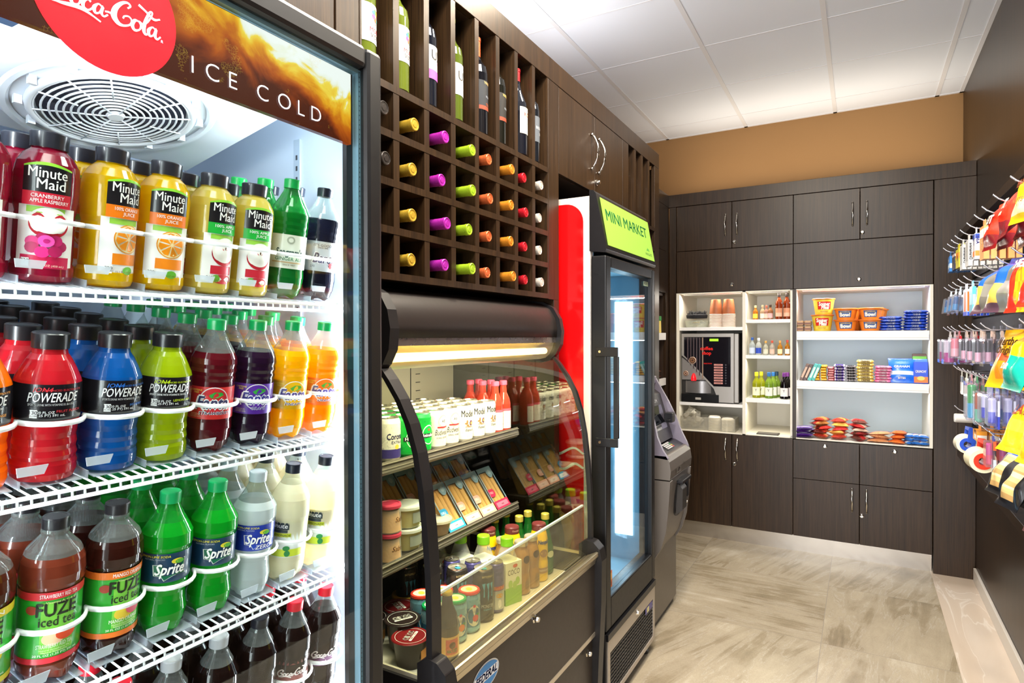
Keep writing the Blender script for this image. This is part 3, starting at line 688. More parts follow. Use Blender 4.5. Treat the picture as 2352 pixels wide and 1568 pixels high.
G().box((-.93, .33, ez(-.93)-.004), (-.90, .365, ez(-.9)+.002), M('#23364f', .5)).build('rocker_switch', evo)

# shelves and bottle organisers
SZ = [1.502, 1.256, 1.005, .762]; TL = .149
def on_slope(z): return (-.848+.848*math.cos(TL), 0, z-.848*math.sin(TL))
CY = [.382+.0743*k for k in range(-3, 7)]       # ten columns
wm = M('#f4f7fb', .3)
def wire_shelf():
    t = thing('wire_shelf', '', 'shelf', (0, 0, 0))
    g = G(); x0, x1, ya, yb = -.848, -1.46, FY0+.04, .884
    g.tube([(x0, ya, -.004), (x0, yb-.05, -.004), (x0-.012, yb-.025, -.004), (x0-.035, yb-.005, -.004), (x0-.06, yb, -.004), (x1, yb, -.004)], .0028, wm, 8)
    g.tube([(x0+.002, ya, -.0145), (x0+.002, yb-.05, -.0145), (x0-.010, yb-.025, -.0145), (x0-.035, yb-.005, -.0145)], .0028, wm, 8)
    for k in range(48): g.tube([(x0, ya+.008+k*.0143, -.004), (x0+.002, ya+.008+k*.0143, -.0145)], .0016, wm, 5)
    g.build('front_rail', t)
    g = G()
    for k in range(48): g.tube([(x0, ya+.008+k*.0143, -.0035), (x1, ya+.008+k*.0143, -.0035)], .0014, wm, 5)
    for x in (-.95, -1.15, -1.35, x1): g.tube([(x, ya, -.0065), (x, yb, -.0065)], .0028, wm, 6)
    g.build('wire_grid', t)
    return t
ws = Once(wire_shelf()); sn = ['top', 'second', 'third', 'fourth']
for i, z in enumerate(SZ): ws.at(on_slope(z), rot=(0, TL, 0), label='white wire shelf in the drinks cooler, %s from the top' % ('first' if i == 0 else sn[i]), group='wire shelves in the drinks cooler')
def organiser():
    t = thing('bottle_organiser', '', 'bottle organiser')
    ring = M('#f2f5f8', .35); g = G(); pts = []
    for c in CY:
        for k in range(11):
            a = math.radians(-78+15.6*k); pts.append((-.9+.0395*math.cos(a), c+.0374*math.sin(a)/math.sin(math.radians(78)), .079))
    g.tube(pts, .0024, ring, 6, sq=1.5); g.build('bottle_rings', t)
    g = G(); tm = clear('organiser_plastic', '#dfe6ee', 1., .1, .35)
    for c in CY:
        g.add([(-.862, c-.045, .030), (-.862, c-.012, .030), (-.858, c-.018, .020), (-.858, c-.045, .020), (-.8635, c-.045, .030), (-.8635, c-.012, .030), (-.8595, c-.018, .020), (-.8595, c-.045, .020)],
              [(0, 1, 2, 3), (7, 6, 5, 4), (0, 4, 5, 1), (1, 5, 6, 2), (2, 6, 7, 3), (3, 7, 4, 0)], tm)
        g.box((-1.44, c-.0385, .0), (-.87, c-.0370, .010), tm); g.box((-1.44, c-.030, .0), (-.87, c+.030, .0012), tm)
    g.build('divider_track', t)
    return t
og = Once(organiser())
for i, z in enumerate(SZ): og.at(on_slope(z-.001), rot=(0, TL, 0), label='white plastic bottle organiser with looped front rings on %s cooler shelf' % ('the top' if i == 0 else sn[i]), group='bottle organisers in the drinks cooler')

# ---------------------------------------------------------------- bottles
def cap(t, r, z0, z1, h, rib=True, rough=.3):
    md = (lambda rr_, z, a: (rr_*(1+.03*(1 if int(a*36/2/PI+.5) % 2 else -1)) if rr_ > r*.93 and z0+.001 < z < z1-.001 else rr_, z)) if rib else None
    G().lathe([(r*.98, z0-.004), (r, z0-.004), (r, z0-.001), (r, z0), (r, z1-.0015), (r*.94, z1), (r*.8, z1), (r*.76, z1-.0006), (0, z1-.0006)], M(h, rough, coat=.2), 36, mod=md).build('cap', t)
def petal(amp=.010, zt=.03):
    def f(r, z, a):
        if z < zt and r > .004:
            q = (1-z/zt)*max(0, math.cos(2.5*a))**1.5 if False else (1-z/zt)*(.5+.5*math.cos(5*a))
            return r*(1-.16*q), z+amp*q*.5
        return r, z
    return f
def soda(name, liq, capc, lab, z0=.062, z1=.112, fill=.168, skin=None, rl=.0335, shape='fanta', capb=None):
    t = thing(name, '', 'bottle')
    Lq = liquid(liq); P_ = skin or PET
    base = [(0, .008), (.014, .006), (.024, .0), (.031, .006), (.034, .02), (.0345, .040), (rl, .052)]
    if shape == 'fanta': mid = [(rl, z1+.003), (.0335, z1+.008), (.0345, z1+.013), (.0335, z1+.018), (.035, z1+.024), (.034, z1+.030), (.0352, z1+.037), (.034, .158)]
    elif shape == 'sprite': base = [(0, .008), (.014, .006), (.024, .0), (.031, .006), (.034, .02), (.0338, .034), (.031, .052), (.0305, .064), (.0335, .082)]; mid = [(.0338, z1+.002), (.0355, z1+.008), (.0345, .160)]
    else: mid = [(.0345, z1+.004), (.0355, z1+.014), (.034, .158)]
    top = [(.029, .170), (.020, .186), (.0145, .198), (.0128, .204), (.0128, .210)]
    allp = base+mid+top; out = []; done = False
    for r, z in allp:
        if not done and z >= fill:
            (r0, z0_) = out[-1][:2]; k = (fill-z0_)/max(z-z0_, 1e-5); out.append((r0+(r-r0)*k, fill, P_)); done = True
        out.append((r, z))
    G().lathe(out, Lq, 30, mod=petal()).build('bottle_body', t)
    cap(t, .0143, .2085, .2215, capc)
    if lab: lab(t, rl, z0, z1)
    return t
def band(g, Rr, v0, v1, h, f=None, hw=None, rough=.35):
    hw = hw or PI*Rr; g.patch(-hw, hw, v0, v1, M(h, rough, coat=.3), f or cyl(Rr, .0006), 28 if hw > .05 else 12)
def lab_fanta(base, disc, sub, word='#2c2a86', stem=True, subc='#2c2a86'):
    def f(t, Rr, z0, z1):
        g = G(); band(g, Rr, z0-.004, z1, base)
        a = cyl(Rr, .0010); g.oval(.004, (z0+z1)/2+.002, .0215, .023, M('#f4f2f4', .4), a, 28); a = cyl(Rr, .0013); g.oval(.004, (z0+z1)/2+.002, .0198, .0215, M(disc, .4), a, 28)
        a = cyl(Rr, .0017)
        g.poly([(-.004, z1-.014), (.004, z1-.008), (.015, z1-.009), (.017, z1-.013), (.008, z1-.018), (.0, z1-.018)], M('#2f9b3a', .4), a)
        g.text('Fanta', .0205, M('#ffffff', .4), cyl(Rr, .0018), .002, z0+.0145, bold=.10, shear=.25, wd=.048)
        g.text('Fanta', .020, M(word, .4), cyl(Rr, .0022), .002, z0+.0148, bold=.03, shear=.25, wd=.0445)
        g.text(sub, .0052, M('#ffffff', .4), cyl(Rr, .0018), .007, z0+.004, bold=.06, shear=.2)
        g.text(sub, .0050, M(subc, .4), cyl(Rr, .0022), .007, z0+.004, bold=.02, shear=.2)
        g.text('CAFFEINE', .0028, M('#f4e060', .4), a, -.022, z1-.007); g.text('FREE', .0028, M('#f4e060', .4), a, -.022, z1-.0108)
        for k in range(3): g.text('FLAVORED SODA'[:11+k], .0016, M('#f2e8c0', .4), a, -.021, z0+.0045-k*.0025)
        g.build('label', t)
    return f
def lab_sprite(c1, c2, zero=False):
    def f(t, Rr, z0, z1):
        g = G(); Rr += .0006; band(g, Rr, z0, z1, c1); a = cyl(Rr, .0012)
        zc = (z0+z1)/2-.003
        g.poly([(-.020, zc-.008), (-.022, zc+.009), (-.012, zc+.009), (.022, zc+.016), (.020, zc-.004), (.024, zc-.010), (.006, zc-.010), (-.006, zc-.017), (-.010, zc-.010)], M('#f0f2f0', .4), a)
        a2 = cyl(Rr, .0016); k = .93
        g.poly([(x*k, zc+(y-zc)*k) for x, y in [(-.020, zc-.008), (-.022, zc+.009), (-.012, zc+.009), (.022, zc+.016), (.020, zc-.004), (.024, zc-.010), (.006, zc-.010), (-.006, zc-.017), (-.010, zc-.010)]], M(c2, .4), a2)
        g.text('Sprite', .0165, M('#ffffff', .4), cyl(Rr, .0021), .001, zc-.006, bold=.035, shear=.3, wd=.038)
        g.oval(.010, zc+.0135, .008, .0042, M('#e8dc3a', .4), cyl(Rr, .0019), 14); g.oval(.013, zc+.0125, .006, .0035, M('#5cb43a', .4), cyl(Rr, .0020), 14)
        if zero: g.text('ZERO', .007, M('#ffffff', .4), cyl(Rr, .0021), .010, zc-.0165, shear=.2)
        g.text('LEMON-LIME SODA', .0034, M('#f0e43a', .4), a, -.020, z1-.006, shear=.15); g.text('NATURAL FLAVORS', .0022, M('#b8c4d8', .4), a, -.020, z1-.0098)
        g.build('label', t)
    return f
def lab_coke(base, word='#f4f0ee', sub=None, top=None):
    def f(t, Rr, z0, z1):
        g = G(); band(g, Rr, z0, z1, base); 
        if top: band(g, Rr, z1-.006, z1, top, cyl(Rr, .0009))
        coke(g, M(word, .4), cyl(Rr, .0014), .002, (z0+z1)/2-.004, .056)
        if sub: g.text(sub, .0065, M(word, .4), cyl(Rr, .0014), .008, z0+.006, shear=.2)
        g.build('label', t)
    return f
def lab_seagram(t, Rr, z0, z1):
    g = G(); band(g, Rr, z0-.006, z1+.006, '#dfe3d4'); a = cyl(Rr, .001)
    g.oval(0, z1-.004, .007, .007, M('#a8ae9c', .5), a); g.oval(0, z1-.004, .004, .004, M('#dfe3d4', .5), cyl(Rr, .0014))
    g.text("Seagram's", .0125, M('#2b4a42', .4), a, .0, z0+.018, bold=.03, wd=.046); g.text('GINGER ALE', .0062, M('#2b7a4c', .4), a, .0, z0+.0085)
    g.patch(-.03, .03, z0+.004, z0+.0062, M('#c9a878', .4), a, 10); g.text('SINCE 1857', .003, M('#8a8a70', .4), a, 0, z0-.001)
    g.build('label', t)
def lab_barqs(t, Rr, z0, z1):
    g = G(); band(g, Rr, z0-.004, z1+.004, '#b4bcc4'); a = cyl(Rr, .001)
    g.text("IT'S GOOD", .0048, M('#2c3450', .4), a, -.003, z1-.006); g.text('SINCE 1898', .0026, M('#2c3450', .4), a, -.003, z1-.0098)
    g.text("Barq's", .020, M('#ffffff', .4), cyl(Rr, .0012), .003, z0+.012, bold=.06, shear=.3, wd=.046); g.text("Barq's", .0195, M('#252d55', .4), cyl(Rr, .0017), .003, z0+.0123, bold=.03, shear=.3, wd=.044)
    for k in range(5): g.oval(.017+.004*math.cos(k*1.3), z0+.008+.004*math.sin(k*1.3), .0032, .0032, M('#c8283a', .4), cyl(Rr, .002), 8)
    g.text('270', .004, M('#26304a', .4), a, -.019, z0+.003)
    g.build('label', t)
def powerade(liq, tint, sub):
    t = thing('sports_drink_bottle', '', 'bottle')
    pr = [(0, .004), (.026, .0), (.0335, .003), (.0362, .012), (.0362, .024), (.0345, .030), (.0358, .036), (.0340, .044), (.0350, .051), (.0335, .060), (.0345, .068), (.0350, .080), (.0362, .088), (.0362, .134), (.0350, .139), (.0300, .152), (.0240, .165), (.0195, .172), (.0185, .178), (.0185, .184)]
    G().lathe(pr, liquid(liq), 36).build('bottle_body', t)
    cap(t, .0202, .183, .2, '#1c1b1e')
    g = G(); Rr = .0366; g.lathe([(Rr, .086), (Rr+.0006, .110), (Rr, .135)], M('#15131a', .25, coat=.5), 36)
    f = cyl(Rr+.0006, .0006)
    W_ = M('#f4f4f6', .35)
    g.text('POWERADE', .0125, W_, f, .004, .112, bold=.015, shear=.25, wd=.056)
    g.text('ION4', .0060, M(tint, .35), f, -.008, .1255, shear=.3); g.text('ADVANCED ELECTROLYTE', .0026, M(tint, .35), f, .014, .1262)
    g.text('SPORTS DRINK WITH VITAMINS B3, B6 & B12', .0030, W_, f, .002, .1068, wd=.050)
    g.patch(-.0205, -.0125, .0905, .1015, W_, f, 2); g.text('130', .0045, M('#15131a', .4), cyl(Rr+.0006, .001), -.0165, .0955); g.text('CALORIES', .0016, M('#15131a', .4), cyl(Rr+.0006, .001), -.0165, .0925)
    g.text('20 FL OZ', .0032, W_, f, -.004, .0965); g.text('(1.25 PT) 591 mL', .0032, W_, f, .0005, .0925); g.text(sub, .0034, M(tint, .35), f, .022, .0975)
    g.build('label', t)
    return t
def juice(liq, bandc, l1, l2, fruit, fr2, kcal='220', low='#e08a1c', lowt=None):
    t = thing('juice_bottle', '', 'bottle')
    def sq(r, z, a):
        return (r*(1+.05*(abs(math.cos(2*a))-.5)) if .01 < z < .15 else r), z
    pr = [(0, .005), (.025, .0), (.032, .003), (.0345, .010), (.0345, .022), (.032, .028), (.0325, .032), (.0325, .085), (.0315, .092), (.0335, .100), (.0350, .120), (.0350, .145), (.033, .158), (.0265, .170), (.0205, .176), (.0185, .178), (.0185, .184)]
    G().lathe(pr, liquid(liq), 32).build('bottle_body', t)
    cap(t, .0203, .183, .2, '#2a2c36')
    g = G(); up = cyl(.0353, .0006); u2 = cyl(.0353, .0011); lo = cyl(.0336, .0006); l2f = cyl(.0336, .0011); WHT = M('#f6f5f2', .35)
    BK = M('#17161a', .3, coat=.4)
    def lip(z): return z
    # black name panel with a green arc over it
    n = 14; hw = .026
    vs_ = [up(-hw+2*hw*i/n, .119) for i in range(n+1)]+[up(-hw+2*hw*i/n, .150+.004*math.cos((i/n-.5)*PI)) for i in range(n+1)]
    g.add(vs_, [(i, i+1, n+2+i, n+1+i) for i in range(n)], BK, True)
    vs_ = [up(-hw+2*hw*i/n, .150+.004*math.cos((i/n-.5)*PI)) for i in range(n+1)]+[up(-hw+2*hw*i/n, .152+.006*math.cos((i/n-.5)*PI)) for i in range(n+1)]
    g.add(vs_, [(i, i+1, n+2+i, n+1+i) for i in range(n)], M('#8fd43a', .4), True)
    g.text('Minute', .0135, WHT, u2, 0, .138, bold=.012, wd=.040); g.text('Maid', .0135, WHT, u2, .004, .1235, bold=.012, wd=.029)
    g.patch(-hw, hw, .101, .119, M(bandc, .35), up, 14)
    g.text(l1, .0048, WHT, u2, .001, .1118, wd=.030 if len(l1) < 9 else .034); g.text(l2, .0048, WHT, u2, .003, .1052, wd=.018 if len(l2) < 9 else .040)
    # lower sleeve with fruit picture
    g.patch(-.030, .034, .020, .101, WHT, lo, 20)
    g.patch(-.020, .020, .092, .100, M('#9ad04a', .4), l2f, 10)
    if fruit == 'apple':
        g.oval(.004, .070, .021, .022, M('#c31f30', .4), l2f, 28); g.oval(.004, .0745, .0205, .021, M('#f2f0e8', .4), cyl(.0336, .0015), 28)
        g.oval(.004, .078, .0012, .003, M('#5a3a20', .4), cyl(.0336, .0018), 8); g.patch(-.017, .020, .034, .048, M(fr2, .35), l2f, 10)
        g.oval(.004, .026, .018, .008, M('#c82a3a', .4), l2f, 20); g.oval(-.008, .027, .006, .006, M('#6cae3a', .4), cyl(.0336, .0016), 12)
    elif fruit == 'orange':
        g.oval(.006, .072, .020, .021, M('#f2a01c', .4), l2f, 28); g.oval(.006, .072, .0185, .0195, M('#f8e6b0', .4), cyl(.0336, .0014), 28)
        for k in range(8):
            a = 2*PI*k/8+.2; g.poly([(.006+.0165*math.cos(a-.32), .072+.0172*math.sin(a-.32)), (.006+.0175*math.cos(a), .072+.0185*math.sin(a)), (.006+.0165*math.cos(a+.32), .072+.0172*math.sin(a+.32)), (.006+.002*math.cos(a), .072+.002*math.sin(a))], M('#f0920e', .4), cyl(.0336, .0017))
        g.patch(-.014, .024, .034, .050, M(fr2, .35), l2f, 10); g.oval(.008, .026, .008, .006, M('#6cbe3a', .4), l2f, 12)
    else:
        g.oval(.004, .078, .021, .018, M('#c31f30', .4), l2f, 28); g.oval(.004, .083, .0205, .017, M('#f2f0e8', .4), cyl(.0336, .0015), 28)
        for k in range(7):
            a = 2*PI*k/7; g.oval(.002+.015*math.cos(a), .050+.009*math.sin(a), .0075, .0075, M(fr2 if k % 2 else '#b41e5a', .4), cyl(.0336, .0016+.0002*k), 12)
        g.oval(.002, .056, .008, .008, M('#f050a8', .4), cyl(.0336, .0034), 14); g.oval(.002, .056, .003, .003, M('#b82070', .4), cyl(.0336, .0037), 10)
        g.patch(-.024, .028, .020, .036, M('#c81e4e', .35), cyl(.0336, .0012), 12)
    g.patch(-.022, -.0135, .021, .032, WHT, cyl(.0336, .0022), 2); g.text(kcal, .0042, M('#2a2a2a', .4), cyl(.0336, .0026), -.0178, .0265); g.text('CALORIES', .0015, M('#2a2a2a', .4), cyl(.0336, .0026), -.0178, .0235)
    g.text('15.2 FL OZ (450 mL)', .0026, M('#f0e8d0' if fruit == 'berry' else '#7a4a10', .4), cyl(.0336, .0022), .006, .0225)
    g.build('label', t)
    return t
def fuze(liq, topc, flav, fru, fru2):
    t = thing('iced_tea_bottle', '', 'bottle')
    pr = [(0, .008), (.014, .006), (.024, .0), (.031, .005), (.0345, .018), (.0345, .030), (.0337, .034), (.0337, .132), (.0355, .138), (.0360, .150), (.0345, .165), (.0315, .174, PET), (.029, .180), (.020, .191), (.0145, .198), (.0155, .202), (.0150, .206), (.0135, .208)]
    G().lathe(pr, liquid(liq), 32, mod=petal()).build('bottle_body', t)
    cap(t, .0148, .2085, .2215, '#222126')
    g = G(); Rr = .0339; f1 = cyl(Rr, .0011); f2 = cyl(Rr, .0015)
    band(g, Rr, .034, .131, '#2fae32'); 
    g.patch(-PI*Rr, PI*Rr, .121, .1315, M(topc, .35), f1, 28); g.patch(-PI*Rr, PI*Rr, .034, .042, M(topc, .35), f1, 28)
    g.patch(-.012, .024, .048, .118, M('#7fd048', .4), cyl(Rr, .0009), 10)
    g.text(flav, .0052, M('#ffffff', .4), f2, .006, .1238, wd=.040)
    g.text('FUZE', .0175, M('#26301e', .4), f2, .004, .0995, bold=.035, wd=.042); g.text('iced tea', .0128, M('#26301e', .4), f2, .006, .0855, bold=.02, wd=.040)
    g.text('Vitamins A, C & E', .003, M('#d8f0a0', .4), f2, .008, .1165)
    g.oval(.002, .068, .012, .0095, M(fru, .4), f2, 18); g.oval(.015, .072, .011, .009, M(fru2, .4), cyl(Rr, .0019), 18)
    g.text(flav, .0055, M('#f4f8e8', .4), f2, .004, .0555, wd=.038)
    for k in range(2): g.text('Natural Strawberry Flavor'[:22-4*k], .0024, M('#e0f0c0', .4), f2, .004, .0518-k*.0032)
    g.text('20 FL OZ (1.25 PT) 591 mL', .0030, M('#f4f8e8', .4), f2, .006, .0445)
    g.oval(-.022, .108, .007, .006, M('#a83a28', .4), f2, 14)
    g.build('label', t)
    return t
def lemonade(liq):
    def f(t, Rr, z0, z1):
        g = G(); band(g, Rr, z0-.022, z1+.006, '#dfe5e2'); a = cyl(Rr, .001); b_ = cyl(Rr, .0014)
        g.patch(-PI*Rr, PI*Rr, z1+.006, z1+.009, M('#c8d43a', .4), a, 26)
        g.patch(-.030, .008, z1-.008, z1+.005, M('#26343c', .4), a, 8); g.text('Minute', .0085, M('#f4f4f4', .4), b_, -.011, z1-.005, bold=.02)
        g.patch(-.026, .006, z1-.014, z1-.0085, M('#2c3a42', .4), a, 8); g.patch(-.020, .012, z1-.022, z1-.015, M('#c8d428', .4), a, 8); g.text('LEMONADE', .0042, M('#3a4a20', .4), b_, -.004, z1-.0208)
        g.patch(-PI*Rr, PI*Rr, z0-.020, z0-.006, M('#cfe03a', .4), a, 26); g.oval(.006, z0-.004, .006, .005, M('#2f8a4a', .4), b_, 10); g.oval(.008, z0-.014, .005, .006, M('#2f8a4a', .4), b_, 10)
        g.build('label', t)
    return soda('lemonade_bottle', liq, '#1d2230', f, z0=.072, z1=.112, fill=.185, rl=.0335, shape='plain')

def col(proto, row, k, depth, what, yaw=-.3, zs=1., jit=.0015, x0=-.9, pitch=.0735):
    proto.scale = (.97, .97, zs); proto.rotation_mode = 'ZYX'; o = Once(proto)
    for i in range(depth):
        s_ = .054+i*pitch; z = SZ[row]+s_*math.sin(TL)+.0012; x = -.848-s_*math.cos(TL)
        lab_ = '%s, %s shelf, %s' % (what, sn[row], 'front bottle' if i == 0 else ORD[i]+' from front')
        o.at((x, CY[k+3]+R.uniform(-jit, jit), z), label=lab_, group='bottles in the drinks cooler', rot=(0, TL, yaw+R.uniform(-.05, .05) if i == 0 else R.uniform(-1.2, .9)))
# top shelf: minute maid, ginger ale, root beer
cran = lambda: juice('#a81238', '#cf1f36', 'CRANBERRY', 'APPLE RASPBERRY', 'berry', '#d82a78', '230')
ora = lambda: juice('#ffd400', '#ee7a10', '100% ORANGE', 'JUICE', 'orange', '#f0881a')
app = lambda: juice('#f2dc60', '#1fae3c', '100% APPLE', 'JUICE', 'apple', '#c8283a', '210')
for k, (mk, w_) in enumerate(((cran, 'dark pink berry juice bottle, leftmost column'), (cran, 'dark pink berry juice bottle, second column'), (ora, 'orange juice bottle, left orange juice column'), (ora, 'orange juice bottle, right orange juice column'), (app, 'apple juice bottle, left apple juice column'), (app, 'apple juice bottle, right apple juice column'))):
    col(mk(), 0, k-1, 4, w_, (-.4, -.4, .15, -.25, 0, -.2)[k], .92)
col(soda('soda_bottle', '#0c7c2c', '#0fae52', lab_seagram, shape='fanta', fill=.160, skin=clear('green_plastic', '#3fd070', 1.2, .05, .15)), 0, 5, 5, 'green ginger ale bottle with green cap', -.5, .94)
col(soda('soda_bottle', '#181a2c', '#1d2434', lab_barqs, shape='fanta', fill=.160), 0, 6, 4, 'dark root beer bottle with silver grey label', -.5, .94)
# second shelf
for k, (c_, tn, sb, w_) in enumerate((('#f28a08', '#f2a030', 'ORANGE', 'orange'), ('#d8202e', '#d8303a', 'FRUIT PUNCH', 'red'), ('#0860b8', '#2a70d0', 'MT BERRY', 'blue'), ('#b4cc0a', '#c8e020', 'LEMON LIME', 'lime'))):
    col(powerade(c_, tn, sb), 1, k-1, 6, w_+' sports drink bottle with black cap', (-.2, -.3, -.1, -.4)[k], .92)
for k, (lq, ba, di, sb, w_, wd_, sc_) in enumerate((('#6a0c1c', '#d8302e', '#c82430', 'STRAWBERRY', 'red strawberry soda bottle', '#2c2a5a', '#2c2a5a'), ('#2c1030', '#5a2aa0', '#5a2aa0', 'GRAPE', 'purple grape soda bottle', '#2c2a86', '#2c2a86'), ('#fcc400', '#d8a008', '#e8b010', 'PINEAPPLE', 'yellow pineapple soda bottle', '#2c2a86', '#2c2a86'), ('#ff9400', '#f0661a', '#f4701a', 'ORANGE', 'orange soda bottle', '#2c2a86', '#2c2a86'))):
    col(soda('soda_bottle', lq, '#0fa85a', lab_fanta(ba, di, sb, wd_, True, sc_)), 1, k+3, 5, w_+' with green cap', (-.6, -.5, -.5, -.55)[k], .927)
# third shelf
for k, (lq, tp, fl, f1, f2, w_) in enumerate((('#5a2414', '#e8d83a', 'LEMON', '#f0e060', '#e8d83a', 'dark lemon iced tea bottle, yellow band'), ('#8a3c28', '#e0303c', 'STRAWBERRY RED TEA', '#f0c8a0', '#e8502a', 'reddish strawberry iced tea bottle, red band'), ('#3c1610', '#ee7a2a', 'MANGO ORANGE', '#f0d040', '#d8506a', 'dark mango iced tea bottle, orange band'))):
    col(fuze(lq, tp, fl, f1, f2), 2, k-1, 4, w_, (-.3, -.35, -.1)[k], .935)
gp = clear('green_plastic2', '#2fdc50', 1.2, .05, .25)
for k in (0, 1): col(soda('soda_bottle', '#06b82a', '#12a860', lab_sprite('#0c3a5c', '#0f6a4a'), z0=.088, z1=.134, fill=.178, skin=gp, shape='sprite'), 2, k+2, 4, 'green lemon lime soda bottle, %s green column' % ('left' if k == 0 else 'right'), -.4, .93)
col(soda('soda_bottle', '#dbe6e8', '#b8c4cc', lab_sprite('#1838a8', '#2848b8', True), z0=.088, z1=.134, fill=.172, shape='sprite'), 2, 4, 4, 'clear soda bottle with blue label and silver cap', -.4, .93)
col(lemonade('#f0ecd0'), 2, 5, 4, 'cloudy lemonade bottle, left lemonade column', -.9, .93); col(lemonade('#f2e8c8'), 2, 6, 4, 'cloudy lemonade bottle, right lemonade column', -.9, .93)
# fourth shelf
for k, (capc, lb, w_) in enumerate((('#e01f34', lab_coke('#c81e2c'), 'cola bottle with red cap at the left end'), ('#e01f34', lab_coke('#c81e2c'), 'cola bottle with red cap and red label'), ('#b8bcc2', lab_coke('#c4c8cc', '#c81e2c'), 'cola bottle with silver cap, left silver cap column'), ('#b8bcc2', lab_coke('#c4c8cc', '#c81e2c'), 'cola bottle with silver cap, right silver cap column'), ('#20222c', lab_coke('#2a1c1c', '#f0f0f0', 'zero'), 'cola bottle with black cap'), ('#e01f34', lab_coke('#8a4440', '#f4e8e4', None, '#6a2a2a'), 'cola bottle with red cap and brown label'), ('#e01f34', lab_coke('#5a1c4e', '#f4e8e4', 'cherry'), 'cola bottle with red cap and purple label'))):
    col(soda('cola_bottle', '#1c0d0c', capc, lb, fill=.178, shape='plain', z0=.072, z1=.118), 3, k, 4, w_, -.5, .93)
# ================================================================ CURVED GLASS REFRIGERATED CASE
EA, EB = 1.105, 2.062
t = thing('refrigerated_display_case', 'curved glass refrigerated case with brown hood and warm lamp, under the wine rack', 'display case', (-1.15, 1.58, 0))
BR = M('#211a17', .45); DB = M('#38302a', .42, .15); BK2 = M('#191718', .4)
GP = [(-.842, .668), (-.842, .80), (-.845, .90), (-.853, 1.0), (-.864, 1.09), (-.880, 1.175), (-.902, 1.24), (-.932, 1.295), (-.965, 1.34), (-.99, 1.368)]
g = G()
g.box((-1.47, EA, .08), (-.835, EB, .56), BK2); g.box((-.835, EA+.03, .398), (-.815, EB-.03, .664), DB); g.box((-.835, EA+.03, .10), (-.825, EB-.03, .382), DB)
g.box((-.835, EA+.03, .382), (-.8135, EB-.03, .398), M('#c9bfae', .3, .8))
for x, y in ((-1.4, 1.15), (-1.4, 2.02), (-.9, 1.15), (-.9, 2.02)): g.lathe([(0, 0), (.022, 0), (.012, .02), (.012, .081)], BK2, 10, (x, y, 0))
for y in (EA, EB-.008): g.box((-1.47, y, .56), (-.85, y+.008, .654), BK2)
put(g.build('base', bevel=.001), t)
for y, a in ((1.564, .628), (1.955, .352)):
    put(G().lathe([(0, .014), (.007, .014), (.009, .009), (.008, .003), (.012, 0)], CHROME, 14, (-.815, y, a), T=Matrix.Rotation(PI/2, 3, 'Y')).build('panel_screw', t), t)
g = G(); f = fX(-.8142)
g.oval(1.300, .592, .062, .034, M('#c8cdd4', .3, .4), f, 36); g.oval(1.300, .592, .058, .030, M('#2f7fc0', .3), fX(-.8138), 36); g.patch(1.245, 1.355, .581, .604, M('#e4e6ea', .3), fX(-.8135), 2)
g.text('FEDERAL', .0185, M('#1c3f8a', .3), fX(-.8131), 1.300, .5845, shear=.25, bold=.04, wd=.10)
put(g.build('maker_badge'), t)
g = G()      # steel sill
S_ = M('#c2b79d', .3, .9)
g.prism([(-.852, .640), (-.852, .662), (-.845, .664), (-.806, .684), (-.799, .682), (-.799, .669), (-.806, .660), (-.812, .640)], 'y', EA+.03, EB-.045, S_); g.box((-.838, EA+.031, .6665), (-.834, EB-.046, .6705), M('#3a3226', .5))
put(g.build('sill', bevel=.0015), t)
g = G()      # well and interior
IN = M('#8f8a7c', .5); ID = M('#4a443b', .55)
g.box((-1.44, EA+.01, .565), (-.855, EB-.01, .580), M('#cfc9bb', .45)); g.box((-.859, EA+.03, .58), (-.8525, EB-.03, .655), M('#c8c0ae', .4))
g.box((-1.47, EA+.01, .56), (-1.44, EB-.01, 1.44), IN); g.box((-1.439, EA+.01, .58), (-1.36, EB-.01, .66), ID)
for k in range(11):
    for z in (.72+.0*k, .86, 1.0, 1.14, 1.28): pass
for y in (1.33, 1.55, 1.78):
    g.box((-1.4405, y-.002, .66), (-1.4388, y+.002, 1.42), BK2)
    for k in range(24): g.box((-1.4405, y+.03, .68+k*.031), (-1.4388, y+.055, .683+k*.031), BK2)
put(g.build('interior_liner'), t)
g = G()      # low inner guard
g.box((-.868, EA+.03, .655), (-.863, EB-.03, .832), clear('guard_pane', '#f0ead0', 1.0, .05, .05)); g.box((-.869, EA+.03, .832), (-.862, EB-.03, .838), M('#e9efdc', .2, trans=.3)); put(g.build('guard_glass'), t)  # warm haze in the pane colour stands in for reflected light
g = G()      # curved front
n = len(GP); fs = lambda y0_, y1_, d: [(x+d, y0_, z) for x, z in GP]+[(x+d, y1_, z) for x, z in GP]
g.add(fs(EA+.03, EB-.02, 0), [(k, k+1, n+k+1, n+k) for k in range(n-1)], GLASS, True)
put(g.build('curved_front_glass'), t)
for nm, y0_, y1_ in (('edge_trim', EA, EA+.036), ('edge_trim', EB-.016, EB+.001)):
    g = G(); q = [(x+.006, z) for x, z in GP]; qi = [(x-.010, z) for x, z in GP][::-1]
    g.prism(q+qi, 'y', y0_, y1_, BK2); put(g.build(nm, bevel=.002), t)
for y in (EA+.012, EB-.008):
    pts = [(-1.44, .66)]+[(-.868, .66)]+[(x-.008, z) for x, z in GP]+[(-1.44, 1.42)]
    g = G().prism(pts, 'y', y-.002, y+.002, clear('end_glass', '#f2f6ee', 1.2) if y < 1.5 else clear('coated_end_glass', '#dfe4d8', 4.0)); put(g.build('end_glass'), t)
    put(G().box((-1.44, y-.003, .652), (-.868, y+.003, .662), M('#e8e2c8', .3, .5)).build('end_glass_sill'), t)
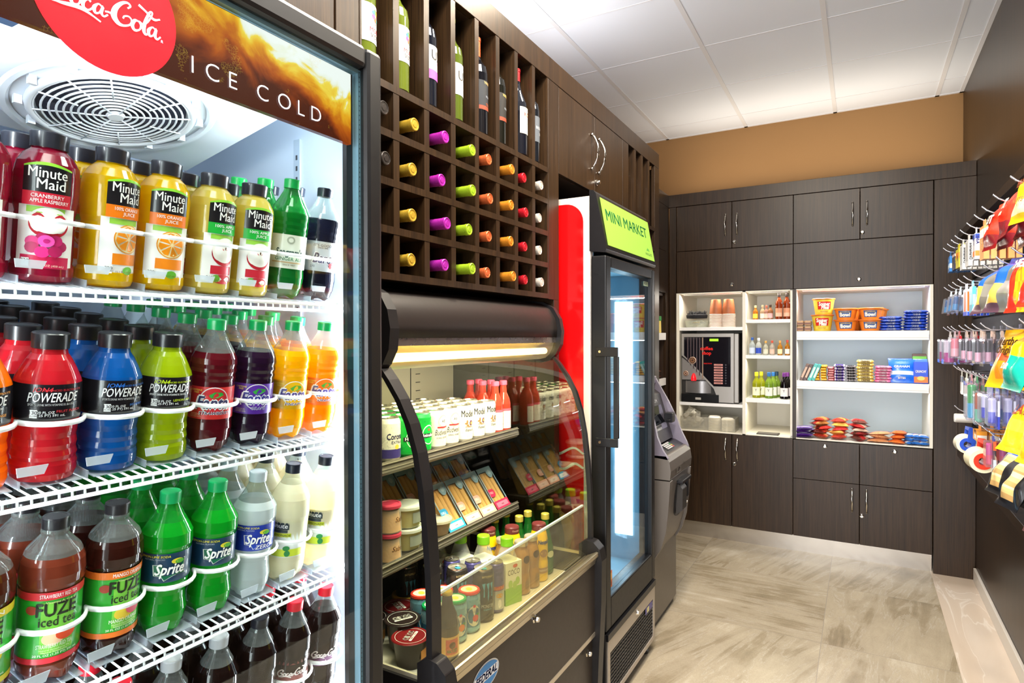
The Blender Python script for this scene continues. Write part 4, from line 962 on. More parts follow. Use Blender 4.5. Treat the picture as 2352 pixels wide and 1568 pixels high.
for y0_, y1_ in ((EA-.004, EA+.034), (EB-.040, EB+.006)):   # side brackets
    o1 = [(-.875, .700), (-.850, .717), (-.820, .712), (-.797, .690), (-.788, .65), (-.790, .50), (-.80, .30), (-.808, .12), (-.815, .05), (-.875, .05)]
    put(G().prism(o1, 'y', y0_, y1_, BK2).build('side_bracket', bevel=.003), t)
# hood
HP = [(-1.46, 1.568), (-1.075, 1.568), (-1.03, 1.560), (-.998, 1.540), (-.977, 1.508), (-.968, 1.47), (-.970, 1.437), (-1.46, 1.437)]
put(G().prism(HP, 'y', EA+.03, EB-.02, BR, True).build('hood'), t)
for y0_, y1_ in ((EA-.003, EA+.03), (EB-.02, EB+.004)):
    P2 = [(-1.46, 1.574), (-1.075, 1.574), (-1.025, 1.567), (-.985, 1.545), (-.960, 1.505), (-.951, 1.46), (-.956, 1.41), (-.975, 1.375), (-1.0, 1.352), (-1.03, 1.345), (-1.46, 1.43)]
    put(G().prism(P2, 'y', y0_, y1_, BK2).build('hood_end_cap', bevel=.003), t)
put(G().box((-.985, EA+.03, 1.418), (-.973, EB-.02, 1.437), M('#9a9088', .28, .9)).build('hood_trim'), t)
g = G(); LP = [(-.978, 1.418), (-.984, 1.395), (-.996, 1.375), (-1.012, 1.362), (-1.035, 1.357)]
m_ = len(LP); g.add([(x, EA+.035, z) for x, z in LP]+[(x, EB-.03, z) for x, z in LP], [(k, k+1, m_+k+1, m_+k) for k in range(m_-1)], clear('lamp_lens', '#fff4cf', 1.2, .25, .35), True)
put(g.build('lamp_lens'), t)
put(G().tube([(-1.008, EA+.05, 1.388), (-1.008, EB-.045, 1.388)], .0115, M('#fff2c0', .4, emit=5.0, ecol='#ffe7a0'), 12).build('lamp_tube'), t)
put(G().prism([(-.99, 1.425), (-1.05, 1.40), (-1.07, 1.365), (-1.075, 1.37), (-1.055, 1.41), (-.99, 1.432)], 'y', EA+.035, EB-.03, M('#e8d9a0', .25, .6)).build('lamp_reflector'), t)
area_dir('case_lamp', (-1.04, 1.58, 1.352), (-.45, 0, -1), (0, 1, 0), .86, .03, 4.8, (1, .90, .60))
area_dir('case_lamp', (-.95, 1.58, 1.30), (-.3, 0, -1), (0, 1, 0), .86, .02, 2.0, (1, .90, .62))
# shelves
LG = M('#6d675c', .45, .3)
def case_shelf(z, xf, name):
    s_ = G()
    s_.box((-1.435, EA+.035, z-.012), (xf-.004, EB-.055, z), M('#3b3732', .5, .3))
    o1 = [(xf-.012, z+.004), (xf, z+.010), (xf+.006, z-.018), (xf-.004, z-.028), (xf-.012, z-.014)]
    s_.prism(o1, 'y', EA+.035, EB-.052, LG); 
    for dz in (.004, -.010): s_.box((xf+.0005, EA+.036, z+dz-.001), (xf+.006, EB-.053, z+dz+.001), M('#8b8475', .4, .5))
    sh = put(s_.build('shelf'), t)
    for y in (1.34, 1.80): G().prism([(-1.435, z-.012), (xf-.06, z-.012), (-1.435, z-.06)], 'y', y, y+.004, BK2).build('shelf_bracket', sh)
case_shelf(1.092, -1.118, 'upper'); case_shelf(.815, -1.118, 'lower')
CP = M('#d4cfc2', .35)
# cans
def can(h, Rr, bodyh, art=None, lidh='#cfcabb', tab=None, label='', pulltop=None):
    o = thing('drink_can', '', 'can')
    bm_ = M(bodyh, .28, .35)
    G().lathe([(0, .004), (Rr*.6, .002), (Rr*.78, 0), (Rr*.85, .002), (Rr, .010), (Rr, h-.016), (Rr*.92, h-.006), (Rr*.84, h-.003)], bm_, 28).build('can_body', o)
    g = G(); lm = M(lidh, .25, .8)
    g.lathe([(Rr*.84, h-.003), (Rr*.86, h), (Rr*.82, h), (Rr*.78, h-.005), (0, h-.005)], lm, 28)
    tm = M(tab, .3, .4) if tab else lm
    g.oval(.004, 0, Rr*.36, Rr*.24, tm, lambda u, v: (u, v, h-.0025), 14); g.oval(-.002, 0, Rr*.12, Rr*.12, BK2, lambda u, v: (u-.004, v, h-.0022), 8)
    g.build('lid', o)
    if art:
        g = G(); art(g, Rr, h); g.build('printing', o)
    return o
W4 = M('#f2f0ea', .35)
def a_corona(g, Rr, h):
    f = cyl(Rr); g.lathe([(Rr+.0003, .01), (Rr+.0003, .035)], M('#3a3270', .3), 28); g.text('Corona', .017, M('#23234a', .4), f, .0, .062, bold=.03, shear=.1, wd=.052); g.text('EXTRA', .008, M('#23234a', .4), f, .004, .050); g.oval(.004, .041, .007, .007, M('#e0b040', .4), f, 12)
def a_hein(g, Rr, h):
    f = cyl(Rr, .0008); g.lathe([(Rr+.0003, .014), (Rr+.0003, .088)], M('#14a03a', .28, .2), 28); g.oval(0, .055, .022, .029, M('#f0f2ec', .35), f, 24); g.oval(0, .055, .020, .0265, M('#17a040', .35), cyl(Rr, .0011), 24)
    g.patch(-.030, .030, .047, .059, M('#22262a', .35), cyl(Rr, .0013), 10); g.text('Heineken', .009, W4, cyl(Rr, .0017), .0, .0495, bold=.02, wd=.050); g.oval(0, .070, .0035, .0035, M('#d02830', .4), cyl(Rr, .0015), 5)
def a_bud(g, Rr, h):
    f = cyl(Rr, .0005); g.oval(0, .085, .019, .022, M('#c9c6bd', .3, .4), f, 24); g.oval(0, .085, .014, .016, W4, cyl(Rr, .0009), 20); g.text('AB', .009, M('#3a3a44', .4), cyl(Rr, .0012), 0, .082); g.patch(-.022, .022, .066, .070, M('#c82a30', .4), cyl(Rr, .0012), 8)
    g.text('Budweiser', .018, M('#2a2a30', .4), f, 0, .044, bold=.0, shear=.35, wd=.060); g.text('KING OF BEERS', .005, M('#4a4a50', .4), f, 0, .033)
def a_mod(g, Rr, h):
    f = cyl(Rr, .0006); g.text('Modelo', .022, M('#20202a', .4), f, 0, .083, bold=.02, wd=.056)
    g.oval(.008, .062, .007, .009, M('#5a2a4a', .4), f, 14); g.oval(.008, .062, .004, .005, M('#c8a060', .4), cyl(Rr, .001), 10)
    for u, v, a, b_ in ((-.008, .066, .003, .007), (-.011, .061, .006, .003), (-.006, .055, .005, .003), (0, .050, .016, .0018)): g.oval(u, v, a, b_, M('#8a6a40', .4), f, 10)
    g.text('Especial', .008, M('#3a3a40', .4), f, .004, .036, shear=.35)
beers = [('#efece0', a_corona, 'white beer can with dark blue base'), ('#1d9e40', a_hein, 'green beer can'), ('#efebe0', a_bud, 'white beer can with black script'), ('#f2efe6', a_mod, 'white beer can with gold lion emblem')]
bp = [Once(can(.122, .033, b_, a_)) for b_, a_, _ in beers]
for c, (k, y, ps) in enumerate(((0, 1.335, 'leftmost'), (1, 1.405, 'left green'), (1, 1.477, 'right green'), (2, 1.552, 'left script'), (2, 1.625, 'right script'), (3, 1.705, 'left emblem'), (3, 1.779, 'middle emblem'), (3, 1.853, 'right emblem'))):
    for i in range(4):
        if (c, i) in ((7, 3),): continue
        bp[k].at((-1.158-i*.070, y+R.uniform(-.002, .002), 1.0925), R.uniform(-.25, -.05), '%s, %s column, %s on case top shelf' % (beers[k][2], ps, 'front' if i == 0 else ORD[i]+' back'), 'beer cans on the case top shelf')
def wine_cooler():
    o = thing('cooler_bottle', '', 'bottle')
    G().lathe([(0, .002), (.026, 0), (.0275, .005), (.0275, .10), (.024, .118), (.0135, .142), (.0120, .165), (.0120, .174)], liquid('#d8503c', .5), 20).build('bottle_body', o)
    G().lathe([(.0125, .168), (.0145, .170), (.0145, .183), (.012, .186), (0, .186)], M('#e85a78', .3, .2), 18).build('cap', o)
    g = G(); f = cyl(.0277); g.patch(-.03, .03, .012, .075, M('#f2e6da', .4), f, 10); g.patch(-.03, .03, .075, .084, M('#e0586a', .4), f, 10); g.patch(-.03, -.024, .012, .075, M('#e0586a', .4), cyl(.0277, .0009), 2); g.text('Z', .03, M('#9a5a4a', .4), cyl(.0277, .001), .004, .03, bold=-.02, shear=.3); g.build('label', o)
    return o
wcp = Once(wine_cooler())
for i, (x, y) in enumerate(((-1.152, 1.905), (-1.152, 1.962), (-1.212, 1.915), (-1.212, 1.972), (-1.27, 1.92), (-1.27, 1.978))):
    wcp.at((x, y, 1.0925), -.15, 'pink capped red drink bottle at right of beer cans, %s row, %s' % (('front', 'second', 'third')[i//2], ('left', 'right')[i % 2]), 'pink capped bottles on the case top shelf')
# sandwiches
def sandwich(bc, lc):
    o = thing('sandwich_pack', '', 'sandwich')
    w_, L_, d = .046, .160, .058
    # local: lies in XY? x = depth out of the pack face, y = width, z = length
    g = G(); bread = M('#d9a860', .75, bump=.3, bscale=120)
    g.prism([(-.045, .012), (-.004, .012), (-.004, .146), (-.018, .146)], 'y', -w_*.82, w_*.82, bread)
    g.build('sandwich', o)
    g = G()
    for y0_, h_ in ((-.030, '#c8964e'), (-.008, '#cfa058'), (.012, '#c0904c')): g.box((-.0038, y0_, .016), (-.0028, y0_+.007, .142), M(h_, .7, bump=.6, bscale=90))
    g.build('filling', o)
    g = G()
    g.prism([(-.055, 0), (0, 0), (0, .165), (-.012, .170)], 'y', -w_, w_, clear('wrap', '#f6f8f4', 1.3, .08)); g.build('clear_wedge_box', o)
    g = G(); K = M('#7c9aa6', .5)
    g.box((.0004, -w_, 0), (.0012, w_, .032), M(bc, .45)); g.box((.0013, -w_*.8, .007), (.0017, w_*.8, .025), M(lc, .5))
    g.box((.0004, -w_, .032), (.0012, -w_+.004, .165), K); g.box((.0004, w_-.004, .032), (.0012, w_, .165), K); g.box((.0004, -w_, .148), (.0012, w_, .165), K)
    g.oval(.022, .142, .018, .022, K, fX(.0015), 20); g.oval(.022, .142, .009, .010, M('#9fb4bc', .5), fX(.0019), 14)
    g.patch(-.044, -.018, .050, .080, M(bc, .45), fX(.0015), 1); g.oval(-.018, .065, .010, .015, M(bc, .45), fX(.0014), 14)
    g.text('DELI', .008, W4, fX(.0021), -.030, .062); g.text('fresh', .006, M('#5a6a72', .5), fX(.0022), 0, .013)
    g.build('paper_sleeve', o)
    return o
sws = [(sandwich('#2a9ac4', '#e8eef0'), 'blue'), (sandwich('#e8a890', '#f0d8c8'), 'peach'), (sandwich('#e8a890', '#eec8b8'), 'peach'), (sandwich('#c8204a', '#e06a80'), 'crimson')]
for k, (s_, cn) in enumerate(sws):
    y = 1.640+.0985*k; s_.location = (-1.132, y, .8165); s_.rotation_euler = (0, math.radians(-36), 0)
    s_['label'] = 'wedge sandwich with %s paper sleeve, %s in front row of case' % (cn, ('first', 'second', 'third', 'last')[k]); s_['group'] = 'wedge sandwiches in the case'
k2 = 0
for r_, n_, y0_, in ((1, 5, 1.505), (2, 3, 1.58)):
    for k in range(n_):
        q = dup(sws[(k+r_) % 3][0], (-1.132-.105*r_, y0_+.0985*k, .8165+.045*r_), label='wedge sandwich with %s sleeve in the %s row, number %s from left' % (sws[(k+r_) % 3][1], ('', 'second', 'back')[r_], ('one', 'two', 'three', 'four', 'five')[k]), rot=(0, math.radians(-36), 0))
# riser under the back sandwiches
o = G().box((-1.42, 1.45, .8155), (-1.245, 2.0, .858), M('#2c2926', .5)).box((-1.42, 1.45, .858), (-1.335, 2.0, .903), M('#2c2926', .5)).build('display_riser'); tag(o, 'black stepped riser under the back rows of sandwiches', 'riser')
# deli cups
def cup(r0, r1, h, body, lidc, con, nm='deli_cup', cat='food cup', lr=None, band_=None):
    o = thing(nm, '', cat)
    G().lathe([(0, 0), (r0, 0), (r0+.001, .003), (r1, h-.004), (r1, h)], body, 28).build('cup_body', o)
    if con: G().lathe([(0, .002), (r0-.0015, .002), (r1-.004, h*.8), (0, h*.82)], M(con, .6, bump=.5, bscale=150), 24).build('contents', o)
    lr = lr or r1+.003
    G().lathe([(r1, h-.008), (lr, h-.008), (lr, h-.001), (lr-.002, h+.003), (lr-.006, h+.003), (lr-.008, h+.0005), (0, h+.0005)], lidc, 28).build('lid', o)
    if band_:
        g = G(); band_(g, r1, h); g.build('label', o)
    return o
CLC = clear('cup_plastic', '#f4f6ee', 1.0, .08, .18)
dc = Once(cup(.040, .048, .062, CLC, M('#dfe4d8', .4, trans=.2), '#c9b84a', band_=lambda g, r, h: g.patch(-.03, .02, .015, .045, M('#8f9488', .5), cyl(r-.001, .0), 8)))
dc.at((-1.172, 1.425, .8165), 0, 'clear deli cup under another cup on left of case lower shelf'); dc.at((-1.172, 1.425, .883), .2, 'clear deli cup with yellow salad stacked on top of another cup')
jr = Once(cup(.034, .031, .075, CLC, M('#c23a52', .4), '#e0a050', 'snack_jar', 'jar', .034, band_=lambda g, r, h: g.text('Sabra', .014, M('#5a3424', .5), cyl(r+.003, 0), 0, .03, shear=.3)))
jr.at((-1.150, 1.325, .8165), 0, 'snack jar with pink rim, lower of the stacked pair by the cooler'); jr.at((-1.150, 1.325, .897), .3, 'snack jar with pink rim, upper of the stacked pair by the cooler')
cc = cup(.032, .042, .048, clear('cup_plastic2', '#f6e8b0', 1., .08, .2), M('#e8e2c0', .35, trans=.4), '#7a3c22'); cc.location = (-1.165, 1.575, .8165); cc['label'] = 'small clear cup of dark dip beside the blue sandwich'
# lower deck of the case
CN = .5805
def a_san(c2):
    def f_(g, Rr, h):
        f = cyl(Rr); g.lathe([(Rr+.0003, .02), (Rr+.0003, .075)], M('#2f6f9a', .3, .3), 28); g.oval(0, .052, .021, .030, M('#d8d6c8', .4), f, 24); g.oval(.004, .045, .010, .010, M(c2, .4), cyl(Rr, .0009), 14); g.oval(.012, .055, .006, .003, M('#3a8a3a', .4), cyl(Rr, .001), 8)
        g.text('SANPELLEGRINO', .006, M('#3a4a6a', .4), cyl(Rr, .0012), 0, .062, wd=.044); g.oval(.0, .08, .005, .005, M('#c8303a', .4), cyl(Rr, .001), 5)
    return f_
def foil(o, hc, ic, z, r=.031):
    g = G(); g.lathe([(r, z-.006), (r+.0015, z-.003), (r, z+.002), (r-.006, z+.003), (r-.0065, z+.0015, M(ic, .3, .3)), (0, z+.0015)], M(hc, .3, .2), 36, mod=lambda rr_, zz, a: (rr_*(1+.02*math.cos(18*a)) if rr_ > r-.002 else rr_, zz)); g.oval(.0, 0, .012, .009, M('#e8c84a', .4), lambda u, v: (u, v, z+.0019), 12); g.build('foil_cover', o); return o
sg = Once(foil(can(.115, .033, '#7fb4cf', a_san('#e07a2a')), '#159a58', '#dfe6da', .117)); sr = Once(foil(can(.115, .033, '#7fb4cf', a_san('#d03a3a')), '#d8402f', '#dfe6da', .117))
sg.at((-1.0, 1.432, CN), -.5, 'light blue soda can with green foil top, front of the lower case deck', 'foil topped soda cans'); sg.at((-1.030, 1.368, CN), -.5, 'light blue soda can with green foil top, behind the dark glass bottle', 'foil topped soda cans')
sr.at((-1.0, 1.502, CN), -.5, 'light blue soda can with red foil top, beside the tall energy can', 'foil topped soda cans'); sr.at((-1.068, 1.462, CN), -.5, 'light blue soda can with red foil top, second row', 'foil topped soda cans'); sr.at((-1.105, 1.412, CN), -.5, 'light blue soda can with red foil top, third row by the black post', 'foil topped soda cans')
def a_mon(g, Rr, h):
    f = cyl(Rr); m__ = M('#4fa3c4', .4)
    for u in (-.013, .0, .013):
        g.poly([(u-.005, .118), (u+.005, .120), (u+.002, .10), (u+.003, .08), (u+.0005, .064+abs(u)), (u-.001, .08), (u+.0, .10)], m__, f)
    g.text('MONSTER', .010, M('#b8bcc0', .4), f, 0, .046, wd=.040, bold=.0); g.text('BATTLEFIELD 1', .006, M('#d8c890', .4), f, 0, .136, wd=.036); g.text('ENERGY', .005, M('#4fa3c4', .4), f, 0, .038)
mo = Once(can(.158, .033, '#34302c', a_mon, tab='#4fb0cc'))
mo.at((-1.0, 1.580, CN), -.55, 'tall black energy drink can with blue claw marks, front row', 'tall energy drink cans')
for i, (x, y, d_) in enumerate(((-1.072, 1.545, 'second row, left'), (-1.145, 1.515, 'third row, left'), (-1.215, 1.48, 'fourth row, left'))): mo.at((x, y, CN), -.5, 'tall black energy drink can with blue claw marks, '+d_, 'tall energy drink cans')
def a_rb(g, Rr, h):
    f = cyl(Rr); g.lathe([(Rr+.0002, .012), (Rr+.0002, .07)], M('#b8bcc4', .3, .5), 24); g.lathe([(Rr+.0003, .072), (Rr+.0003, .084)], M('#c23030', .35), 24); g.text('Red Bull', .010, M('#d8a030', .4), cyl(Rr, .0007), 0, .074, wd=.036); g.oval(0, .055, .012, .007, M('#d8a030', .4), f, 12); g.oval(0, .03, .006, .014, M('#e8e8ea', .4), f, 12)
rb = Once(can(.155, .0275, '#5a5590', a_rb, lidh='#cfcab8'))
rb.at((-.998, 1.648, CN), -.5, 'slim purple and silver energy can, front row', 'slim energy drink cans'); rb.at((-1.065, 1.622, CN), -.5, 'slim purple and silver energy can, second row', 'slim energy drink cans'); rb.at((-1.13, 1.60, CN), -.5, 'slim purple and silver energy can, third row', 'slim energy drink cans')
def a_dp(g, Rr, h): g.lathe([(Rr+.0002, .02), (Rr+.0002, .10)], M('#8a1c24', .3, .3), 24); g.text('CHERRY', .009, W4, cyl(Rr, .0006), 0, .055, shear=.3)
dp = Once(can(.158, .033, '#201a1c', a_dp)); dp.at((-1.205, 1.575, CN), -.4, 'dark red tall can in the fourth row of the case deck')
def coco():
    o = thing('coconut_water_carton', '', 'carton')
    g = G(); a = .034; g.box((-a, -a, 0), (a, a, .135), M('#e9ead6', .45)); g.box((a, -a, 0), (a+.0004, a, .055), M('#8fc43a', .45)); g.box((-a, -a-.0004, 0), (a, -a, .05), M('#7ab030', .45))
    f = fX(a+.0008); g.text('COCO', .017, M('#5a4a34', .5), f, .0, .095, wd=.05, bold=.0); g.oval(.006, .122, .010, .006, M('#d8603a', .5), f, 14)
    for u, v in ((-.014, .066), (.004, .06), (.016, .072)): g.oval(u, v, .009, .013, M('#a8cc5a', .5), f, 12)
    g2 = fY(-a-.0006); 
    for k in range(9): g.text('NATURAL WATER'[:9+k % 4], .0042, M('#5a5a50', .5), g2, 0, .12-k*.0075, bold=0)
    g.build('carton_body', o)
    G().lathe([(.033, .135), (.031, .145), (.019, .178), (.016, .182)], CLC, 4*6).build('shoulder', o)
    G().lathe([(.0205, .180), (.021, .182), (.021, .205), (.019, .208), (0, .208)], M('#84c81e', .35), 28, mod=lambda r, z, a_: (r*(1+.015*math.cos(26*a_)) if r > .0195 else r, z)).build('cap', o)
    return o
co = Once(coco()); co.at((-1.002, 1.728, CN), -.35, 'coconut water carton with lime green cap, front row', 'coconut water cartons'); co.at((-1.078, 1.705, CN), -.3, 'coconut water carton with lime green cap, second row', 'coconut water cartons'); co.at((-1.152, 1.68, CN), -.3, 'coconut water carton with lime green cap, third row', 'coconut water cartons'); co.at((-1.222, 1.645, CN), -.3, 'coconut water carton with lime green cap, back row in shadow', 'coconut water cartons')
def frap(h_):
    o = thing('coffee_drink_bottle', '', 'bottle')
    G().lathe([(0, .002), (.027, 0), (.0305, .006), (.0305, .045), (.027, .070), (.0305, .098), (.0305, .112), (.026, .132), (.021, .148), (.0205, .162)], M(h_, .15, coat=.6), 24).build('bottle_body', o)
    G().lathe([(.0215, .158), (.0235, .160), (.0235, .172), (.021, .175), (0, .175)], M('#c9bfa8', .3, .5), 20).build('cap', o)
    g = G(); f = cyl(.0308); g.oval(.0, .118, .013, .013, M('#4a3428', .4), f, 16); g.oval(.004, .035, .010, .018, M('#8a6a40', .4), f, 14); g.build('label', o)
    return o
fr = Once(frap('#a87c42')); fr.at((-.993, 1.808, CN), -.4, 'tan coffee drink bottle beside the green and white carton', 'coffee drink bottles'); fr.at((-.990, 1.872, CN), -.4, 'tan coffee drink bottle beside the yellow bottle', 'coffee drink bottles'); fr.at((-1.06, 1.80, CN), -.4, 'tan coffee drink bottle in the second row', 'coffee drink bottles')
def nes():
    o = thing('milk_drink_bottle', '', 'bottle')
    G().lathe([(0, .002), (.028, 0), (.032, .006), (.032, .06), (.030, .075), (.032, .09), (.032, .14), (.028, .165), (.0235, .178)], M('#f2c80c', .3, coat=.3), 24).build('bottle_body', o)
    G().lathe([(.0245, .176), (.0255, .178), (.0255, .196), (.023, .200), (0, .200)], M('#6a2c2c', .35), 26).build('cap', o)
    g = G(); f = cyl(.0323); g.text('Nesquik', .014, M('#1c3a8a', .4), f, 0, .133, bold=.06, wd=.042, shear=.15); g.oval(0, .10, .016, .014, M('#a07848', .4), f, 14); g.patch(-.02, .02, .03, .05, M('#b08858', .4), f, 6); g.text('CHOCOLATE', .005, W4, cyl(.0323, .0009), 0, .038); g.build('label', o)
    g = G(); g.text('Chocolate', .0058, M('#e8c0a8', .4), cyl(.0257), 0, .185, wd=.026); g.build('cap_print', o)
    return o
ne = Once(nes()); ne.at((-.992, 1.937, CN), -.5, 'yellow chocolate milk bottle with brown cap, front row', 'yellow milk bottles'); ne.at((-1.058, 1.86, CN), -.5, 'yellow chocolate milk bottle with brown cap, second row', 'yellow milk bottles'); ne.at((-1.118, 1.80, CN), -.5, 'yellow chocolate milk bottle with brown cap, third row', 'yellow milk bottles')
def per():
    o = thing('mineral_water_bottle', '', 'bottle')
    G().lathe([(0, .004), (.025, 0), (.030, .008), (.032, .06), (.029, .10), (.020, .14), (.0135, .17), (.013, .200)], liquid('#1f7a2e', .55), 22).build('bottle_body', o)
    G().lathe([(.0140, .195), (.0150, .196), (.0150, .214), (.0135, .216), (0, .216)], M('#d8c858', .3, .4), 20).build('cap', o)
    g = G(); f = cyl(.0315); g.oval(0, .075, .015, .012, M('#d8e0c0', .4), cyl(.032, .0005), 14); g.build('label', o)
    return o
pe = Once(per()); pe.at((-1.0, 2.003, CN), -.4, 'green glass water bottle at right end of the case, front row', 'green water bottles'); pe.at((-1.068, 1.93, CN), -.4, 'green glass water bottle, second row, left', 'green water bottles'); pe.at((-1.07, 2.0, CN), -.4, 'green glass water bottle, second row, right', 'green water bottles'); pe.at((-1.14, 1.96, CN), -.4, 'green glass water bottle, third row', 'green water bottles'); pe.at((-1.14, 1.88, CN), -.4, 'green glass water bottle, third row, beside the brown capped bottle', 'green water bottles')
def hat():
    o = thing('malt_drink_bottle', 'dark malt drink bottle with red and gold label, behind the left case post', 'bottle', (-.962, 1.340, CN), -.5)
    G().lathe([(0, .002), (.028, 0), (.0305, .006), (.0305, .092), (.026, .118), (.016, .142), (.013, .165), (.013, .176)], liquid('#2a1a12', .6), 24).build('bottle_body', o)
    G().lathe([(.0135, .170), (.0150, .171), (.0150, .176), (.0130, .180), (0, .181)], M('#c8b048', .3, .5), 21).build('cap', o)
    g = G(); g.patch(-.034, .034, .016, .068, M('#e8b86a', .45), cyl(.0307), 12); g.patch(-.018, .018, .022, .062, M('#d8584a', .45), cyl(.0307, .0009), 8); g.oval(0, .046, .009, .009, M('#5a2a1a', .5), cyl(.0307, .0013), 12); g.text('HATUEY', .009, M('#3a6a2a', .45), cyl(.0307, .0014), 0, .027, bold=.05, wd=.030); g.build('label', o)
hat()
# yogurt cups
def yog(c, l2):
    o = thing('yogurt_cup', '', 'yogurt')
    G().lathe([(0, 0), (.034, 0), (.035, .003), (.046, .070), (.0485, .072)], M('#2e2422', .4), 30).build('cup_body', o)
    g = G(); lm = M(c, .3, .15); g.lathe([(.0485, .070), (.0505, .0715), (.0485, .0735), (.046, .0728), (0, .0728)], lm, 36)
    f = lambda u, v: (-v*.9+.0, u, .0735)
    g.lathe([(.0395, .0733), (.0405, .0733)], W4, 36); g.text('OIKOS', .016, W4, f, 0, -.002, bold=.06, wd=.050); g.patch(-.026, .026, -.014, -.006, W4, f, 2); g.text('TRIPLE ZERO', .005, M(c, .4), lambda u, v: (-v*.9, u, .0739), 0, -.0125, wd=.042); g.build('lid', o)
    g = G(); g.patch(-.02, .02, .02, .05, M('#c88a4a', .5), cyl(.0415), 6); g.build('label', o)
    return o
yo = Once(yog('#2a2020', 0)); yr = Once(yog('#7a1c20', 0))
yo.at((-1.098, 1.318, CN+.012), -.5, 'black lidded yogurt cup nearest the case corner, topmost', 'black yogurt cups'); yo.at((-1.195, 1.30, CN), -.2, 'black lidded yogurt cup behind the front one', 'black yogurt cups')
yr.at((-1.175, 1.395, CN), 1.1, 'dark red lidded yogurt cup behind the topmost black one', 'red yogurt cups'); yr.at((-1.03, 1.268, CN), .3, 'dark red lidded yogurt cup nearest the left case glass', 'red yogurt cups'); yr.at((-1.29, 1.36, CN), .5, 'dark red lidded yogurt cup in the back left', 'red yogurt cups')
cy = cup(.036, .042, .070, M('#b8a8c0', .4), M('#d8a83a', .4), None, 'yogurt_cup', 'yogurt'); cy.location = (-1.215, 1.478, CN); cy['label'] = 'purple yogurt cup with yellow lid behind the red one'
# ================================================================ NARROW COOLER WITH LIT SIGN
MA, MB, MX = 2.155, 2.775, -.822
t = thing('mini_market_cooler', 'narrow glass door cooler with lit green MINI MARKET sign and red side', 'cooler', (-1.15, 2.46, 0))
WS = M('#d9cfc6', .4)
g = G()
g.box((-1.46, MA, .10), (-.885, MA+.03, 1.968), WS); g.box((-1.46, MB-.03, .10), (-.885, MB, 1.968), BLACKM); g.box((-1.46, MA+.03, 1.93), (-.885, MB-.03, 1.968), BLACKM)
g.box((-1.46, MA+.03, .10), (-.885, MB-.03, .40), BLACKM); g.box((-1.46, MA+.03, .40), (-1.43, MB-.03, 1.93), BLACKM)
MI = M('#a4cde0', .4)
g.box((-1.43, MA+.0301, .40), (-.885, MA+.034, 1.93), MI); g.box((-1.43, MB-.034, .40), (-.885, MB-.0301, 1.93), MI); g.box((-1.4299, MA+.034, .40), (-1.425, MB-.034, 1.93), MI); g.box((-1.42, MA+.034, .40), (-.885, MB-.034, .405), MI); g.box((-1.42, MA+.034, 1.72), (-.885, MB-.034, 1.73), MI)
put(g.build('body', bevel=.002), t)
# red side panel with rounded corner, white waves and bottle picture
g = G(); RD = M('#e00c10', .22, coat=.5); f = fY(MA-.0015)
pts = [(-1.455, .13), (-.912, .13), (-.912, 1.85)]+[(-.985+.073*math.cos(a), 1.872+.073*math.sin(a)) for a in [k*PI/16 for k in range(9)]]+[(-1.455, 1.945)]
g.poly(pts, RD, f)
W5 = M('#f4efe8', .3); f2 = fY(MA-.0022)
g.ribbon([(-1.45, 1.30, .006), (-1.25, 1.10, .007), (-1.10, .98, .006), (-1.02, .985, .005), (-.955, 1.015, .004), (-.912, .995, .004)], W5, f2)
g.ribbon([(-1.45, 1.22, .004), (-1.2, 1.03, .005), (-1.08, .955, .005), (-1.0, .93, .005), (-.95, .955, .005), (-.912, .940, .004)], W5, f2)
gb = M('#6a2a1c', .3); g.ribbon([(-1.01, .92, .012), (-1.005, .88, .014), (-1.0, .84, .028), (-.995, .78, .034), (-.995, .70, .03), (-1.0, .60, .036), (-1.0, .50, .032)], gb, f2); g.ribbon([(-1.012, .76, .010), (-.985, .73, .020), (-.975, .68, .018), (-.985, .62, .008)], M('#d8a878', .5), fY(MA-.0028))
put(g.build('side_graphic'), t)
g = G(); DX0 = -.882
g.box((DX0, MA, .335), (MX, MA+.052, 1.742), BF); g.box((DX0, MB-.045, .335), (MX, MB, 1.742), BF); g.box((DX0, MA+.052, 1.700), (MX, MB-.045, 1.742), BF); g.box((DX0, MA+.052, .335), (MX, MB-.045, .452), BF)
dr = put(g.build('door', bevel=.005), t)
G().box((MX-.022, MA+.052, .452), (MX-.018, MB-.045, 1.700), clear('blue_glass', '#dff0f8', 1.2)).build('glass_pane', dr)
g = G(); g.box((MX-.017, MA+.06, .47), (MX-.0165, MA+.105, .535), M('#d8703a', .5)); g.box((MX-.0163, MA+.066, .50), (MX-.016, MA+.098, .525), M('#e8c060', .5)); g.text('SALE', .012, M('#7a2a1a', .5), fX(MX-.0158), MA+.082, .48); g.build('price_sticker', dr)
g = G(); g.box((MX-.017, 2.66, 1.665), (MX-.0165, 2.725, 1.685), M('#bcd0b0', .5)); g.text('MODEL', .011, M('#3a5a4a', .5), fX(MX-.016), 2.692, 1.670, wd=.055); g.build('rating_sticker', dr)
g = G(); HY = MA-.004      # bracket handle
g.box((-.862, HY-.002, 1.365), (-.775, HY+.006, 1.400), BLACK); g.box((-.862, HY-.002, 1.030), (-.775, HY+.006, 1.062), BLACK); g.box((-.792, HY-.002, 1.062), (-.775, HY+.018, 1.365), BLACK)
for z in (1.383, 1.046): g.lathe([(0, .003), (.005, .003), (.006, 0)], CHROME, 10, (-.845, HY-.002, z), T=Matrix.Rotation(PI/2, 3, 'X'))
g.build('handle', dr, bevel=.002)
